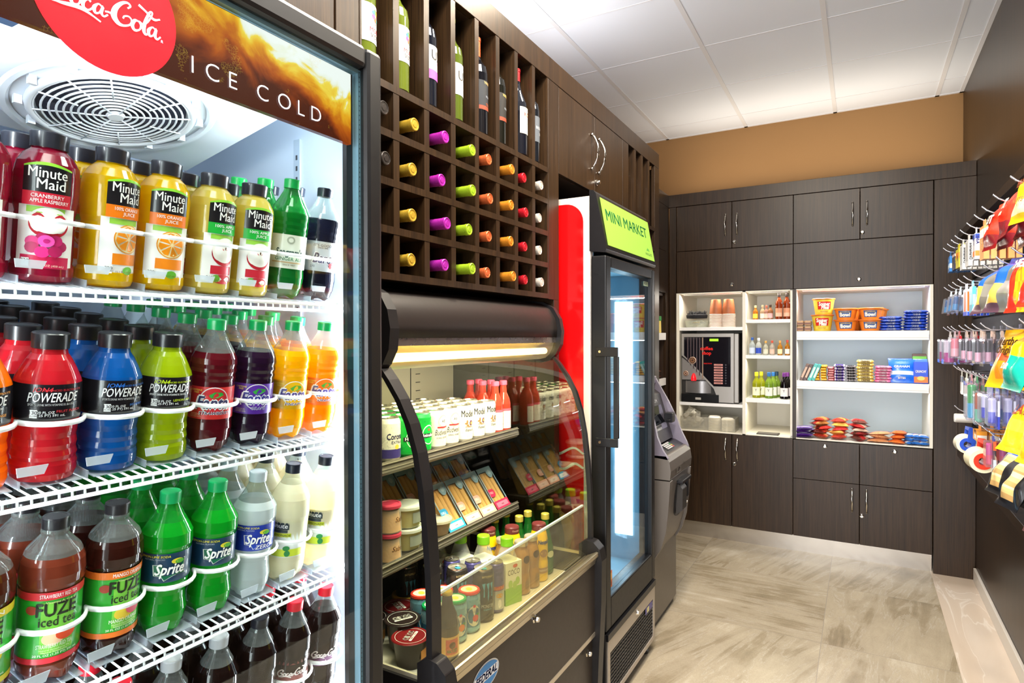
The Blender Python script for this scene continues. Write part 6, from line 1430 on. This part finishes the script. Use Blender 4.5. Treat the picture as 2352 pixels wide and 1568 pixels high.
# wafer rolls at left end
for i in range(4):
    x, z = -.352+.045*(i % 2), 1.472+.036*(i//2)
    t = thing('wafer_pack', 'tan wrapped wafer pack left of the noodle tubs, %s %s' % (('lower', 'upper')[i//2], ('left', 'right')[i % 2]), 'wafers', (x, 4.56, z), 0, 'tan wafer packs')
    G().box((-.020, -.05, 0), (.020, .05, .033), M('#b8926a', .4, bump=.5, bscale=80)).build('wrapper', t, bevel=.006)
    G().box((-.0203, -.0503, .008), (.0203, -.0500, .020), M('#7a4a34', .4)).build('printing', t)
def flat_pack(label, cat, cols, w_, l_, t_, x, y, z, rz=0., seed=0, group=None, words=(), name='snack_pack', tilt=0.):
    """bag lying flat: pouch turned so that its height runs along Y and thickness up"""
    ob = thing(name, label, cat, (x, y, z+t_/2), 0, group); ob.rotation_euler = (tilt+R.uniform(-.10, .10), R.uniform(-.12, .12), rz)
    pg = pouch(w_, l_, t_, stripes(*cols), seed=seed, nu=7, nv=9)
    pg.v = [(b, c-l_/2, a) for a, b, c in pg.v]; weld(pg.build('bag', ob))
    if words:
        g = G()
        for s, hh, c in words: g.text(s, hh, M(c, .4), lambda u, v: (u, -l_/2+l_*.18+v*.25, t_/2*.62+v*.25), 0, 0, bold=.05)
        g.build('printing', ob)
    return ob
def side_pack(label, cat, c1, c2, w_, h, d, x, y, z, word=None, wc='#f4f2f0', group=None, name='snack_pack', c3=None, rz=0.):
    """bar or packet lying with its long side facing the room"""
    ob = thing(name, label, cat, (x, y, z), rz, group)
    g = G(); m1 = M(c1, .28, coat=.4); m2 = M(c2, .28, coat=.4); n_ = 12
    vs_ = []
    for i in range(n_+1):
        u = i/n_*2-1; k = min(1, (1-abs(u))*7)**.5 if abs(u) < 1 else 0; k = max(k, .12)
        for a in range(10):
            th = 2*PI*a/10; vs_.append((u*w_/2, d/2*math.cos(th)*(.75+.25*k), h/2+h/2*k*math.copysign(abs(math.sin(th))**.7, math.sin(th))*(1+.05*math.sin(9*u+a))))
    for i in range(n_):
        mm_ = m2 if abs((i+.5)/n_*2-1) > .62 else m1
        for a in range(10): g.add([vs_[i*10+a], vs_[(i+1)*10+a], vs_[(i+1)*10+(a+1) % 10], vs_[i*10+(a+1) % 10]], [(0, 1, 2, 3)], mm_, True)
    weld(g.build('wrapper', ob))
    if word:
        g = G(); g.text(word, h*.5, M(wc, .4), fY(-d/2-.0015), 0, h*.28, bold=.06, wd=min(w_*.5, h*.5*len(word)*.8)); g.build('printing', ob)
    return ob
k3 = 0
for c_, (x, n_, w_) in enumerate(((.165, 5, 'left stack'), (.292, 7, 'right stack'))):
    for i in range(n_):
        side_pack('shiny blue cookie packet in the %s, %s from bottom' % (w_, 'one two three four five six seven'.split()[i]), 'cookies', ('#1c48c0', '#2050d0')[i % 2], '#1a3aa0', .128, .0185, .12, x+R.uniform(-.006, .006), 4.57+R.uniform(-.01, .01), 1.4725+i*.0188*(.94), 'COOKIES' if i % 2 == 0 else 'CREME', '#e8eef8', 'blue cookie packets')
# middle snack shelf
z2 = 1.1455
for k, (x, c1, tl, d, h) in enumerate(((-.348, '#6a4a3c', -.35, 'brown boxed bar leaning at the left end', .115), (-.325, '#54382e', -.35, 'dark boxed bar leaning second from the left end', .112), (-.298, '#4ac0b8', -.35, 'teal boxed bar leaning beside the brown ones', .115), (-.276, '#3ab0a8', -.35, 'teal boxed bar leaning right of its twin', .112))):
    t = thing('snack_bar_box', d, 'snack bar', (x, 4.55, z2)); t.rotation_euler = (0, .38, 0)
    G().box((-.010, -.04, 0), (.010, .04, h), M(c1, .35)).build('carton', t, bevel=.001); G().box((-.006, -.0406, .02), (.006, -.0402, h-.02), M('#d8b8a0' if k < 2 else '#d8f0e8', .4)).build('printing', t)
bars = [(-.252, .036, '#f0b818', '#e8a010', 'yellow candy bar', 6, .018, None), (-.212, .036, '#f0b818', '#f8d040', 'golden candy bar', 6, .018, None), (-.170, .042, '#d88a8a', '#a82a3a', 'pink and red candy bar', 6, .016, None), (-.118, .066, '#4a2a8a', '#e8e0f0', 'purple and white candy bar', 6, .019, 'BAR'), (-.054, .060, '#3a3238', '#a8a0a8', 'black and silver candy bar', 6, .018, 'BAR'), (.024, .098, '#f0dc8a', '#e8c860', 'cream yellow cookie packet', 7, .021, 'CREMES'), (.122, .092, '#f090b8', '#e878a8', 'pink wafer packet', 6, .018, 'WAFERS')]
for bi, (x, w_, c1, c2, nm, n_, h, wd_) in enumerate(bars):
    for i in range(n_):
        side_pack('%s on middle snack shelf, %s from pile bottom' % (nm, 'one two three four five six seven'.split()[i]), 'snack bar', c1, c2, w_, h, .10, x+R.uniform(-.003, .003), 4.56+R.uniform(-.006, .01), z2+i*h*.95, wd_, '#f8f0f0' if bi != 5 else '#8a5a20', nm+'s piled on the shelf')
def stand_pack(label, cat, cols, w_, h, t_, x, y, z, rz, words, seed=0, tilt=-.2, group=None):
    return pouch_thing('snack_pack', cat, label, w_, h, t_, stripes(*cols), words, (x, y, z), (0, 0, 0), seed, group)
for i in range(4):
    o = stand_pack('large bright blue cookie bag, %s, on the middle snack shelf' % ('front', 'second', 'third', 'back')[i], 'cookies', ((.22, '#1c68d8'), (.30, '#2a78e0'), (.52, '#d8e4f4'), (.55, '#2a78e0'), (1, '#1c64d4')), .142, .148, .035, .223, 4.535+.032*i, z2+.002*i, 0, (('GRAHAM', .014, .095, '#f4f6fa'), ('BITES', .012, .022, '#f0e0c0')), i, group='large blue cookie bags')
    o.rotation_euler = (math.radians(0), math.radians(16), math.radians(90)); 
for i in range(4):
    t = thing('snack_pack', ('front cookie crisp packet, blue with orange print, at right end', 'second packet behind the blue cookie crisp packet', 'green snack packet third from the front at the right end', 'brown topped snack packet at the back of the right end')[i], 'snack', (.322, 4.530+.034*i, z2)); t.rotation_euler = (math.radians(-12), 0, 0)
    cA = ('#2c50c8', '#4a78c8', '#5a9a3a', '#5a4038')[i]; hh = .135+.016*i
    G().box((-.038, -.010, 0), (.038, .010, hh), M(cA, .3, coat=.3)).build('pack_body', t, bevel=.004)
    g = G(); f = fY(-.0106); g.patch(-.036, .036, 0.003, .04, M(('#d8702a', '#e8a03a', '#e8c83a', '#8a6a3a')[i], .4), f, 2); g.text(('CRUNCHY', 'CRISPS', 'CHIPS', 'BITES')[i], .014, W4, fY(-.011), 0, .066, bold=.05, wd=.056); g.oval(0, .03, .02, .013, M('#f0c060', .4), fY(-.0110), 14); g.build('printing', t)
# bottom snack shelf
z3 = .7645
for i in range(5):
    flat_pack('purple and white snack packet, %s in the left pile' % ('bottom', 'second', 'middle', 'fourth', 'top')[i], 'snack', ((.2, '#5a2a90'), (.35, '#e8e0f0'), (.65, '#6a38a0'), (.8, '#f0e8f4'), (1, '#5a2a90')), .125, .12, .017, -.335+.008*R.uniform(-1, 1), 4.545+.004*i, z3+.0135*i, R.uniform(-.15, .15), i, 'purple snack packets')
pal = [(((.25, '#a83020'), (.5, '#c88a4a'), (.7, '#c03028'), (1, '#5a2018')), 'red and brown'), (((.3, '#b8382a'), (.55, '#e8b050'), (.75, '#c83030'), (1, '#e8a850')), 'red and golden'), (((.25, '#6a3a30'), (.5, '#b82a28'), (.75, '#c8a890'), (1, '#7a2020')), 'dark red')]
for c_, (x, p_) in enumerate(((-.228, 0), (-.125, 1), (.000, 2))):
    for i in range(5):
        cols_ = list(pal[p_][0]); cols_ = [(t_, cols_[(q+i*3) % 4][1]) for q, (t_, _c) in enumerate(cols_)]
        flat_pack('%s pastry packet, %s of its pile, bottom snack shelf' % (pal[p_][1], ('bottom', 'second', 'third', 'fourth', 'top')[i]), 'pastry', cols_, .096+.01*(i % 2), .10, .036, x+R.uniform(-.012, .012), 4.548+.014*i, z3+.0245*i, R.uniform(-.8, .8), 10*c_+i, pal[p_][1]+' pastry packets')
for i in range(3): flat_pack('pinkish pastry packet with purple end, %s of the pile' % ('bottom', 'middle', 'top')[i], 'pastry', ((.3, '#d89a6a'), (.6, '#c87a7a'), (.8, '#8a4a6a'), (1, '#4a2a50')), .13, .10, .025, .100+.004*i, 4.548+.008*i, z3+.021*i, R.uniform(-.1, .1), 40+i, 'pinkish pastry packets')
for i in range(3): flat_pack('orange and green snack packet, %s of the pile' % ('bottom', 'middle', 'top')[i], 'snack', ((.3, '#e07030'), (.5, '#c83a2a'), (.7, '#e0a080'), (1, '#4a7a4a')), .09, .10, .028, .200+.006*i, 4.545+.012*i, z3+.025*i, R.uniform(-.3, .3), 50+i, 'orange snack packets')
for i in range(9): flat_pack('small blue and silver snack packet, %s layer, %s' % (('bottom', 'middle', 'top')[i//3], ('left', 'centre', 'right')[i % 3]), 'snack', ((.25, '#2a68b8'), (.45, '#c8d8e8'), (.6, '#c84a3a'), (.7, '#3a78c0'), (1, '#3a88c8')), .060, .085, .024, .262+.036*(i % 3), 4.54+.012*(i//3), z3+.020*(i//3), R.uniform(-.4, .4), 60+i, 'small blue snack packets')
# corner cabinet snacks
for i, (y, z, c1, c2, d) in enumerate(((4.30, 1.4645, '#2a8a3a', '#e8d070', 'green snack tub on the corner shelf behind the cash machine'), (4.22, 1.4645, '#d8a030', '#e8c060', 'yellow snack tub on the corner shelf behind the cash machine'))):
    t = thing('snack_tub', d, 'snack', (-1.26, y, z)); G().lathe([(0, 0), (.03, 0), (.032, .004), (.030, .09)], M(c2, .4), 20).build('tub_wall', t); G().lathe([(.032, .085), (.033, .09), (.033, .115), (.03, .118), (0, .118)], M(c1, .4), 20).build('lid', t)
for i in range(3): flat_pack('brown and red snack packet on the lower corner shelf, %s' % ('bottom', 'middle', 'top')[i], 'snack', ((.4, '#8a4a34'), (.7, '#c8a080'), (1, '#a83a3a')), .10, .12, .025, -1.29, 4.28, 1.1405+.022*i, .3*i, 80+i)
# ================================================================ HOOK DISPLAY ON THE RIGHT WALL
t = thing('hook_display', 'dark recessed display with a wooden rim on the right wall, full of hooks', 'display', (.54, 3, 0))
g = G(); DX = .50
for a, b in (((DX, .4, 2.008), (XR-.001, YB-.002, 2.047)), ((DX, .4, .727), (XR-.001, YB-.002, .768)), ((DX, YB-.022, .768), (XR-.001, YB-.002, 2.008)), ((DX, .4, .768), (XR-.001, .42, 2.008))): g.box(a, b, WOOD)
put(g.build('rim', bevel=.0015), t)
g = G(); SW = M('#211b19', .55); g.box((XR-.012, .42, .768), (XR-.001, YB-.022, 2.008), DARK)
for k in range(16): g.box((XR-.024, .421, .775+k*.0768), (XR-.012, YB-.023, .775+k*.0768+.066), SW)
put(g.build('slat_panel'), t)
HK = M('#cfcdd6', .22, .9)
def hook():
    o = thing('display_hook', '', 'hook')
    G().tube([(.20, 0, -.010), (.05, 0, -.014), (.03, 0, -.013), (.014, 0, -.004), (.002, 0, .008), (0, 0, .010)], .0026, HK, 6).build('rod', o)
    G().box((.196, -.012, -.028), (.202, .012, .012), HK).build('hook_plate', o); return o
hkp = Once(hook()); XT = .350
def card(w_, h, d, c, print_=(), clear_=None, tube_=None, hangc=None):
    o = thing('hanging_pack', '', 'packaged item'); g = G(); hm = M(hangc or c, .45)
    g.box((-d/2, -w_/2, -h-.012), (d/2, w_/2, -.020 if not clear_ else -h*.45), M(c, .4, coat=.2)) if not clear_ else g.box((.0, -w_/2, -h-.012), (.001, w_/2, -.012), clear('blister', '#eceaf2', 1.0, .08, .07))
    g.box((-.0006, -w_*.3, -.022), (.0006, w_*.3, .004), hm)
    if clear_: g.box((.001, -w_/2, -.045), (.0016, w_/2, -.012), hm)
    g.build('card', o)
    if tube_:
        c1, c2, r_, z0_, z1_ = tube_; k = G(); k.lathe([(0, z0_), (r_*.9, z0_), (r_, z0_+.003), (r_, z0_+(z1_-z0_)*.45, M(c2, .3, coat=.3)), (r_, z1_-.006), (r_*.8, z1_), (0, z1_)], M(c1, .3, coat=.3), 14, (-r_, 0, 0)); k.build('product', o)
        b_ = G().box((-2*r_-.003, -w_*.45, z0_-.006), (-.0005, w_*.45, z1_+.006), clear('blister', '#eceaf2', 1.0, .08, .07)); b_.build('blister', o)
    if print_:
        g = G()
        for kind, *a in print_:
            if kind == 'b': g.box((-d/2-.0006, a[0], a[1]), (-d/2-.0002, a[2], a[3]), M(a[4], .45)); g.box((-d/2+.0008, -w_/2-.0005, a[1]), (d/2-.0008, -w_/2-.0002, a[3]), M(a[4], .45))
            else: g.text(a[0], a[1], M(a[4], .45), lambda u, v: (-d/2-.001, -v if True else 0, u), a[2], a[3], bold=.04) if kind == 'v' else g.text(a[0], a[1], M(a[4], .45), lambda u, v: (-d/2-.001, -u, v), a[2], a[3], bold=.04)
            if kind == 'v': g.text(a[0], min(a[1], d*.7), M(a[4], .45), lambda u, v: (v-d*.25, -w_/2-.0008, u), a[2], 0, bold=.04)
        g.build('printing', o)
    return o
RW = ['top', 'second', 'third', 'fourth', 'lowest']
def hang(proto, row, y, z, n, pitch, what, where, x0=None, jy=.0015, lean=0.):
    o_ = Once(proto); x0 = XT+.030 if x0 is None else x0
    for i in range(n):
        o_.at((x0+i*pitch, y+R.uniform(-jy, jy), z-.016+R.uniform(-.001, .001)), label='%s, %s, %s' % (what, where, 'front' if i == 0 else ORD[i]+' back'), group=what.split(',')[0]+' on the hooks', rot=(R.uniform(-.01, .01), lean, R.uniform(-.05, .05)))
ROWS = [(1.860, [3.67, 3.51, 3.37, 3.24, 3.08, 2.90, 2.72, 2.56, 2.36, 2.11, 1.93]), (1.665, [3.63, 3.46, 3.31, 3.14, 2.98, 2.79, 2.53, 2.31, 2.09, 1.88]), (1.472, [3.66, 3.49, 3.36, 3.11, 2.94, 2.76, 2.58, 2.23, 2.0, 1.84]), (1.300, [3.27, 3.13, 3.0, 2.87, 2.74, 2.61, 2.48, 2.25, 2.10, 1.93, 1.78]), (1.130, [3.23, 2.68, 2.54, 2.41, 2.25, 2.08])]
for r_, (z, ys) in enumerate(ROWS):
    for i, y in enumerate(ys): hkp.at((XT, y, z), label='chrome hook in the %s row, number %s from the back' % (RW[r_], 'one two three four five six seven eight nine ten eleven twelve'.split()[i]), group='chrome display hooks')
T1, Y1_ = ROWS[0]
hang(card(.100, .083, .013, '#1f78c8', (('b', -.04, -.075, .0, -.055, '#c8dcf0'), ('b', .012, -.078, .03, -.060, '#e8e8d0'), ('h', 'TISSUE', .012, 0, -.045, '#e8f0f8'))), 0, Y1_[0], T1, 7, .0155, 'bright blue flat pack', 'top row farthest hook')
hang(card(.085, .088, .012, '#2a2440', (('v', 'TABS', .012, -.06, 0, '#e0d03a'), ('b', -.03, -.04, .03, -.028, '#e8c8c0'))), 0, Y1_[1], T1, 7, .0165, 'dark purple flat pack with yellow print', 'top row second hook')
hang(card(.080, .090, .012, '#e8d828', (('v', 'ZZ', .014, -.06, 0, '#3a3a2a'), ('b', -.03, -.06, .03, -.035, '#ee8a20'))), 0, Y1_[2], T1, 7, .0175, 'yellow flat pack', 'top row third hook')
hang(card(.070, .112, .014, '#e6e4e2', (('v', 'Dramamine', .011, -.065, 0, '#2a2a34'),)), 0, Y1_[3], T1, 8, .0175, 'white medicine pack with black name', 'top row fourth hook')
hang(card(.070, .112, .014, '#e6e4e2', (('v', 'Dramamine', .011, -.065, 0, '#2a2a34'),)), 0, Y1_[4], T1, 6, .020, 'white medicine pack with black name', 'top row fifth hook')
hang(card(.068, .105, .015, '#e8e6ee', (('v', 'Advil', .014, -.045, 0, '#3a3a8a'), ('b', -.030, -.040, .030, -.022, '#2a4ab0'), ('b', -.03, -.105, .03, -.085, '#e88a3a'))), 0, Y1_[5], T1, 6, .021, 'white medicine pack with blue top', 'top row sixth hook')
hang(card(.068, .125, .016, '#f0a868', (('v', 'COLD', .014, -.085, 0, '#e8e8d8'), ('b', -.03, -.06, .03, -.03, '#e8e4e8'))), 0, Y1_[6], T1, 5, .023, 'orange and white medicine pack', 'top row seventh hook')
def bagh(label, what, cols, w_, h, t_, words, row, y, n, pitch, group, x0=None, lean=.12, seed=1, yaw=.45):
    x0 = XT+.035 if x0 is None else x0; z = ROWS[row][0]
    p_ = pouch_thing('hanging_bag', 'snack bag', '', w_, h, t_, stripes(*cols) if not callable(cols) else cols, (), (0, 0, 0), seed=seed, nu=14, nv=22, wob=.30, puff=1.35)
    if words:
        for s, hh, v, c, wd_ in words: g = G(); g.text(s, hh, M(c, .4), lambda u, vv: (-t_/2*1.35*max(.05, (1-min(1, (u/(w_/2))**2)))**.5*1.12-.003, -u, vv), 0, v, bold=.05, wd=wd_); g.build('printing', p_)
    for ch in p_.children: ch.location = (0, 0, -h-.004)
    o_ = Once(p_)
    for i in range(n): o_.at((x0+i*pitch, y, z-.012), label='%s, %s on its hook' % (what, 'frontmost' if i == 0 else ORD[i]), group=group, rot=(R.uniform(-.04, .04), lean+R.uniform(-.04, .04), yaw+R.uniform(-.12, .08)))
rc = ((.08, '#8a1418'), (.25, '#7a2028'), (.6, '#d8301c'), (.8, '#c42a18'), (1, '#d03a24'))
for i, (y, n_) in enumerate(((Y1_[8], 4), (Y1_[9], 3))): bagh('', 'glossy red candy bag, %s hook of red bags' % ('far', 'near')[i], rc, .115, .150, .032, (('KIT', .026, .075, '#f4e8d8', .05), ('WAFER', .010, .055, '#f8e0c0', .04)), 0, y, n_, .040, 'glossy red candy bags', seed=3+i, lean=.34, yaw=.1)
bagh('', 'bright yellow candy bag on the top row', ((.12, '#d8b81a'), (.35, '#e8d8a8'), (1, '#f2c81a')), .12, .135, .035, (('PEANUTS', .018, .085, '#7a3a1a', .08), ('NUTS', .012, .04, '#8a5a2a', .04)), 0, Y1_[10], 3, .045, 'bright yellow candy bags', lean=.30, yaw=.3)
T2, Y2_ = ROWS[1]
for i in range(3): hang(card(.070, .100, .012, '#3a88b8', (), True, ('#2a88c0', '#1a5a90', .010, -.10, -.040), '#a8c0c8'), 1, Y2_[i], T2, 2, .035, 'clear pack of blue pens', ('farthest second row hook', 'second hook of second row', 'third hook of second row')[i], lean=.12)
hang(card(.085, .115, .010, '#dfe2ee', (('b', -.04, -.128, .04, -.112, '#2a50d8'), ('b', -.012, -.11, .016, -.03, '#f0702a'))), 1, Y2_[3], T2, 4, .022, 'white pack with orange tube and blue foot', 'fourth hook of second row')
hang(card(.085, .110, .012, '#58b8d8', (('b', -.03, -.09, .03, -.05, '#a8dce8'),)), 1, Y2_[4], T2, 4, .022, 'light blue flat pack', 'fifth hook of second row')
def ruff(u, v, s):
    if v > .82: return M('#2a3aa8', .25, coat=.4)
    if u < -.1: return M('#b8b4ac', .25, .6) if int(v*40) % 2 else M('#9a958c', .25, .6)
    return M('#1f5ad8', .25, coat=.4) if v > .45 else M('#f0b850', .3, coat=.3) if v > .12 else M('#6a4a5a', .3, .3)
for i, y in enumerate((Y2_[7], Y2_[8])): bagh('', 'blue, silver and yellow chips bag, %s hook of the pair' % ('far', 'near')[i], ruff, .135, .165, .045, (), 1, y, 3, .062, 'blue and silver chips bags', lean=.48, yaw=.3, seed=8+i)
def cheez(u, v, s):
    if v > .85: return M('#d83a2a', .3, coat=.4)
    if u > .35: return M('#e0301c', .25, coat=.4)
    if v > .6 and u < -.2: return M('#f0e0d8', .3)
    return M('#f0921a', .3, coat=.3) if (int(u*5+9)+int(v*7)) % 2 else M('#f2b41e', .3, coat=.3)
for i, y in enumerate((Y2_[9], Y2_[9]-.2)): bagh('', 'orange and red cheese snack bag, %s hook' % ('far', 'near')[i], cheez, .13, .165, .05, (('CHEESE', .02, .10, '#f8e8d8', .09),), 1, y, 3, .062, 'orange and red snack bags', lean=.40, yaw=.35, seed=12+i)
T3, Y3_ = ROWS[2]
for i in range(2): hang(card(.105, .140, .010, '#d8c0d0', (), True, ('#b0308a', '#d8d0dc', .022, -.142, -.040), '#c8a0a8' if i else '#d8c8c0'), 2, Y3_[i]+.01, T3, 2, .062, 'purple lotion bottle in clear pack', ('the farthest third row hook', 'the second hook of third row')[i])
hang(card(.09, .105, .010, '#e8b0b8', (('b', -.04, -.035, .04, -.018, '#b81e2a'),), True, ('#f0b8c0', '#e88a98', .016, -.110, -.030), '#b81e2a'), 2, Y3_[2], T3, 2, .062, 'pink stick in clear pack with red card', 'the third hook of third row')
for i in range(3): hang(card(.060, .115, .008, '#c8a8b8', (), True, ('#e0b0c0', '#20222e', .010, -.112, -.035), '#d8b8a8'), 2, Y3_[3+i]+.02, T3, 4, .030, 'small dark capped bottle in clear pack', ('fourth hook of third row', 'fifth hook of third row', 'sixth hook of third row')[i])
def wert(u, v, s):
    if v > .88: return M('#e8a818', .3, coat=.4)
    if .40+.12*u < v < .52+.12*u: return M('#d8502a', .3, coat=.3)
    if v < .40 and abs(u-.15) < .35 and v > .15: return M('#e08a1a', .3, coat=.4)
    return M('#f0b41c', .28, coat=.4)
bagh('', 'golden caramel candy bag with black script', wert, .150, .178, .038, (("Werther's", .024, .120, '#4a3010', .11), ('Original', .020, .096, '#4a3010', .08)), 2, Y3_[7], 2, .062, 'golden caramel candy bags', x0=XT+.058, yaw=.42, lean=.40, seed=20)
bagh('', 'green and yellow candy bag beside the golden bag', ((.10, '#1fa08a'), (.5, '#14a894'), (.72, '#f0c418'), (.8, '#f08a2a'), (1, '#18a890')), .135, .170, .045, (('SOUR', .016, .045, '#e8a8c0', .04),), 2, Y3_[8], 3, .062, 'green and yellow candy bags', x0=XT+.05, lean=.40, yaw=.25, seed=23)
T4, Y4_ = ROWS[3]
hang(card(.060, .085, .006, '#e4e0d6', (('b', -.02, -.045, .02, -.02, '#3a4a68'),)), 3, Y4_[0], T4, 2, .030, 'white comb pack', 'the farthest fourth row hook')
hang(card(.060, .090, .006, '#dfe4d6', (('b', -.02, -.095, .02, -.07, '#2a8a7a'), ('b', -.02, -.05, .02, -.02, '#e8e8e0'))), 3, Y4_[1], T4, 2, .030, 'white and green travel pack', 'second hook of fourth row')
hang(card(.060, .155, .006, '#e8d8d4', (), True, ('#f0e4e0', '#e88a8a', .010, -.160, -.030), '#e8a0a8'), 3, Y4_[2], T4, 2, .035, 'pink and white toothbrush pack', 'third hook of fourth row')
hang(card(.070, .155, .008, '#c8e0dc', (), True, ('#2a9cc8', '#1f9a4a', .015, -.155, -.030), '#2f9a5a'), 3, Y4_[3], T4, 2, .040, 'blue toothpaste tube with green cap', 'fourth hook of fourth row')
hang(card(.070, .150, .008, '#b8dcc8', (), True, ('#6aba9a', '#a85a3a', .012, -.155, -.050), '#8a5a4a'), 3, Y4_[4], T4, 3, .035, 'green and brown toothbrush kit', 'fifth hook of fourth row')
for i in range(2): hang(card(.085, .130, .008, '#8aa0d8', (('b', -.04, -.14, .04, -.10, '#2a3ab8'), ('b', -.03, -.10, .03, -.05, '#c8cce8')), True, ('#3a48c0', '#c8cce8', .012, -.125, -.045), '#5a68c8'), 3, Y4_[5+i], T4, 3, .040, 'blue shaving kit in clear pack', ('sixth hook of fourth row', 'seventh hook of fourth row')[i])
bagh('', 'bright yellow potato chips bag on the fourth row', ((.1, '#e8c81a'), (.3, '#f0d81c'), (.5, '#e8b43a'), (1, '#f4dc1c')), .13, .155, .045, (('LAYS', .026, .09, '#8a3a1a', .075),), 3, Y4_[9], 2, .062, 'bright yellow potato chips bags', x0=XT+.05, yaw=.35, lean=.55, seed=31)
bagh('', 'bright yellow potato chips bag nearest the camera', ((.1, '#e8c81a'), (.3, '#f0d81c'), (.5, '#e8b43a'), (1, '#f4dc1c')), .13, .155, .045, (), 3, Y4_[10], 2, .062, 'bright yellow potato chips bags', x0=XT+.05, yaw=.35, lean=.5, seed=33)
T5, Y5_ = ROWS[4]
def roll(body, core, R0, w_, frame=None):
    o = thing('tape_roll', '', 'tape'); T_ = Matrix.Rotation(PI/2, 3, 'X')
    G().lathe([(R0*.6, -w_/2), (R0, -w_/2), (R0, w_/2), (R0*.6, w_/2), (R0*.6, -w_/2)], M(body, .35), 32, (0, 0, -R0-.03), T=T_).build('roll', o)
    G().lathe([(R0*.35, -w_/2-.003), (R0*.7, -w_/2-.003), (R0*.7, w_/2+.003), (R0*.35, w_/2+.003), (R0*.35, -w_/2-.003)], M(core, .35), 24, (0, 0, -R0-.03), T=T_).build('hub', o)
    g = G(); g.prism([(-.008, 0), (.012, 0), (R0*.7, -R0-.02), (-R0*.1, -R0-.02)], 'y', -w_/2-.004, -w_/2-.001, M(frame or core, .35)); g.prism([(-.008, 0), (.012, 0), (R0*.7, -R0-.02), (-R0*.1, -R0-.02)], 'y', w_/2+.001, w_/2+.004, M(frame or core, .35)); g.box((-.008, -w_/2, -.012), (.012, w_/2, 0), M(frame or core, .35)); g.build('dispenser', o); return o
o = roll('#e4dcc4', '#2a50c0', .036, .05); o.location = (.372, 2.98, T5-.05); o['label'] = 'cream tape roll on a blue dispenser hanging in the lowest row'; o.rotation_euler = (0, .2, .1)
o = roll('#e8dcb8', '#d8341c', .040, .075); o.location = (.372, 2.66, T5-.052); o['label'] = 'wide cream tape roll in a red dispenser hanging in the lowest row'; o.rotation_euler = (0, .15, .1)
t = thing('wrapped_tube', 'clear wrapped tube with white round end, hanging in the lowest row', 'packaged item', (.352, 3.23, T5-.005)); G().lathe([(0, 0), (.018, 0), (.019, .003), (.019, .11)], M('#cfcac4', .4), 20, T=Matrix.Rotation(PI/2, 3, 'Y')).build('tube', t); G().lathe([(0, -.003), (.017, -.003), (.0185, 0)], M('#f0eee8', .4), 20, T=Matrix.Rotation(PI/2, 3, 'Y')).build('end_cap', t); t.location.z -= .038
hang(card(.080, .045, .030, '#ee9a1c', (('b', -.03, -.05, .01, -.035, '#f4f0e4'), ('h', 'TAPE', .012, 0, -.028, '#5a2a1a'))), 4, 2.80, T5, 3, .035, 'orange boxed item', 'lowest row above the red tape')
hang(card(.060, .100, .010, '#c8486a', (('b', -.02, -.11, .02, -.08, '#c8d0dc'), ('b', -.02, -.05, .02, -.02, '#d8602a')), True, ('#d84a6a', '#c83a8a', .010, -.10, -.03), '#3a58c8'), 4, Y5_[2], T5, 3, .035, 'pink and blue pen pack', 'the third hook of lowest row')
def nuts(u, v, s):
    if v > .84: return M('#2a58d0', .3, coat=.4)
    return M('#17161a', .3, coat=.4) if abs(u) > .62 or v < .12 else M(('#d8b878', '#b8925a', '#e8d0a0')[(int(u*6+9)*3+int(v*13)*5) % 3], .5)
for i, (y, n_) in enumerate(((Y5_[4], 2), (Y5_[5], 3))): bagh('', 'black bag of mixed nuts, %s hook of nut bags' % ('far', 'near')[i], nuts, .10, .15, .035, (), 4, y, n_, .045, 'black bags of mixed nuts', x0=XT+.055, lean=.50, yaw=.25, seed=40+i)
bagh('', 'brown and orange nut bag at the bottom right corner', ((.15, '#5a3a3a'), (.4, '#c87a3a'), (.6, '#8a4a30'), (.8, '#e0c8b0'), (1, '#6a3a3a')), .11, .15, .04, (), 4, 1.84, 2, .062, 'brown and orange nut bags', x0=.40, lean=.3, yaw=.3, seed=50)
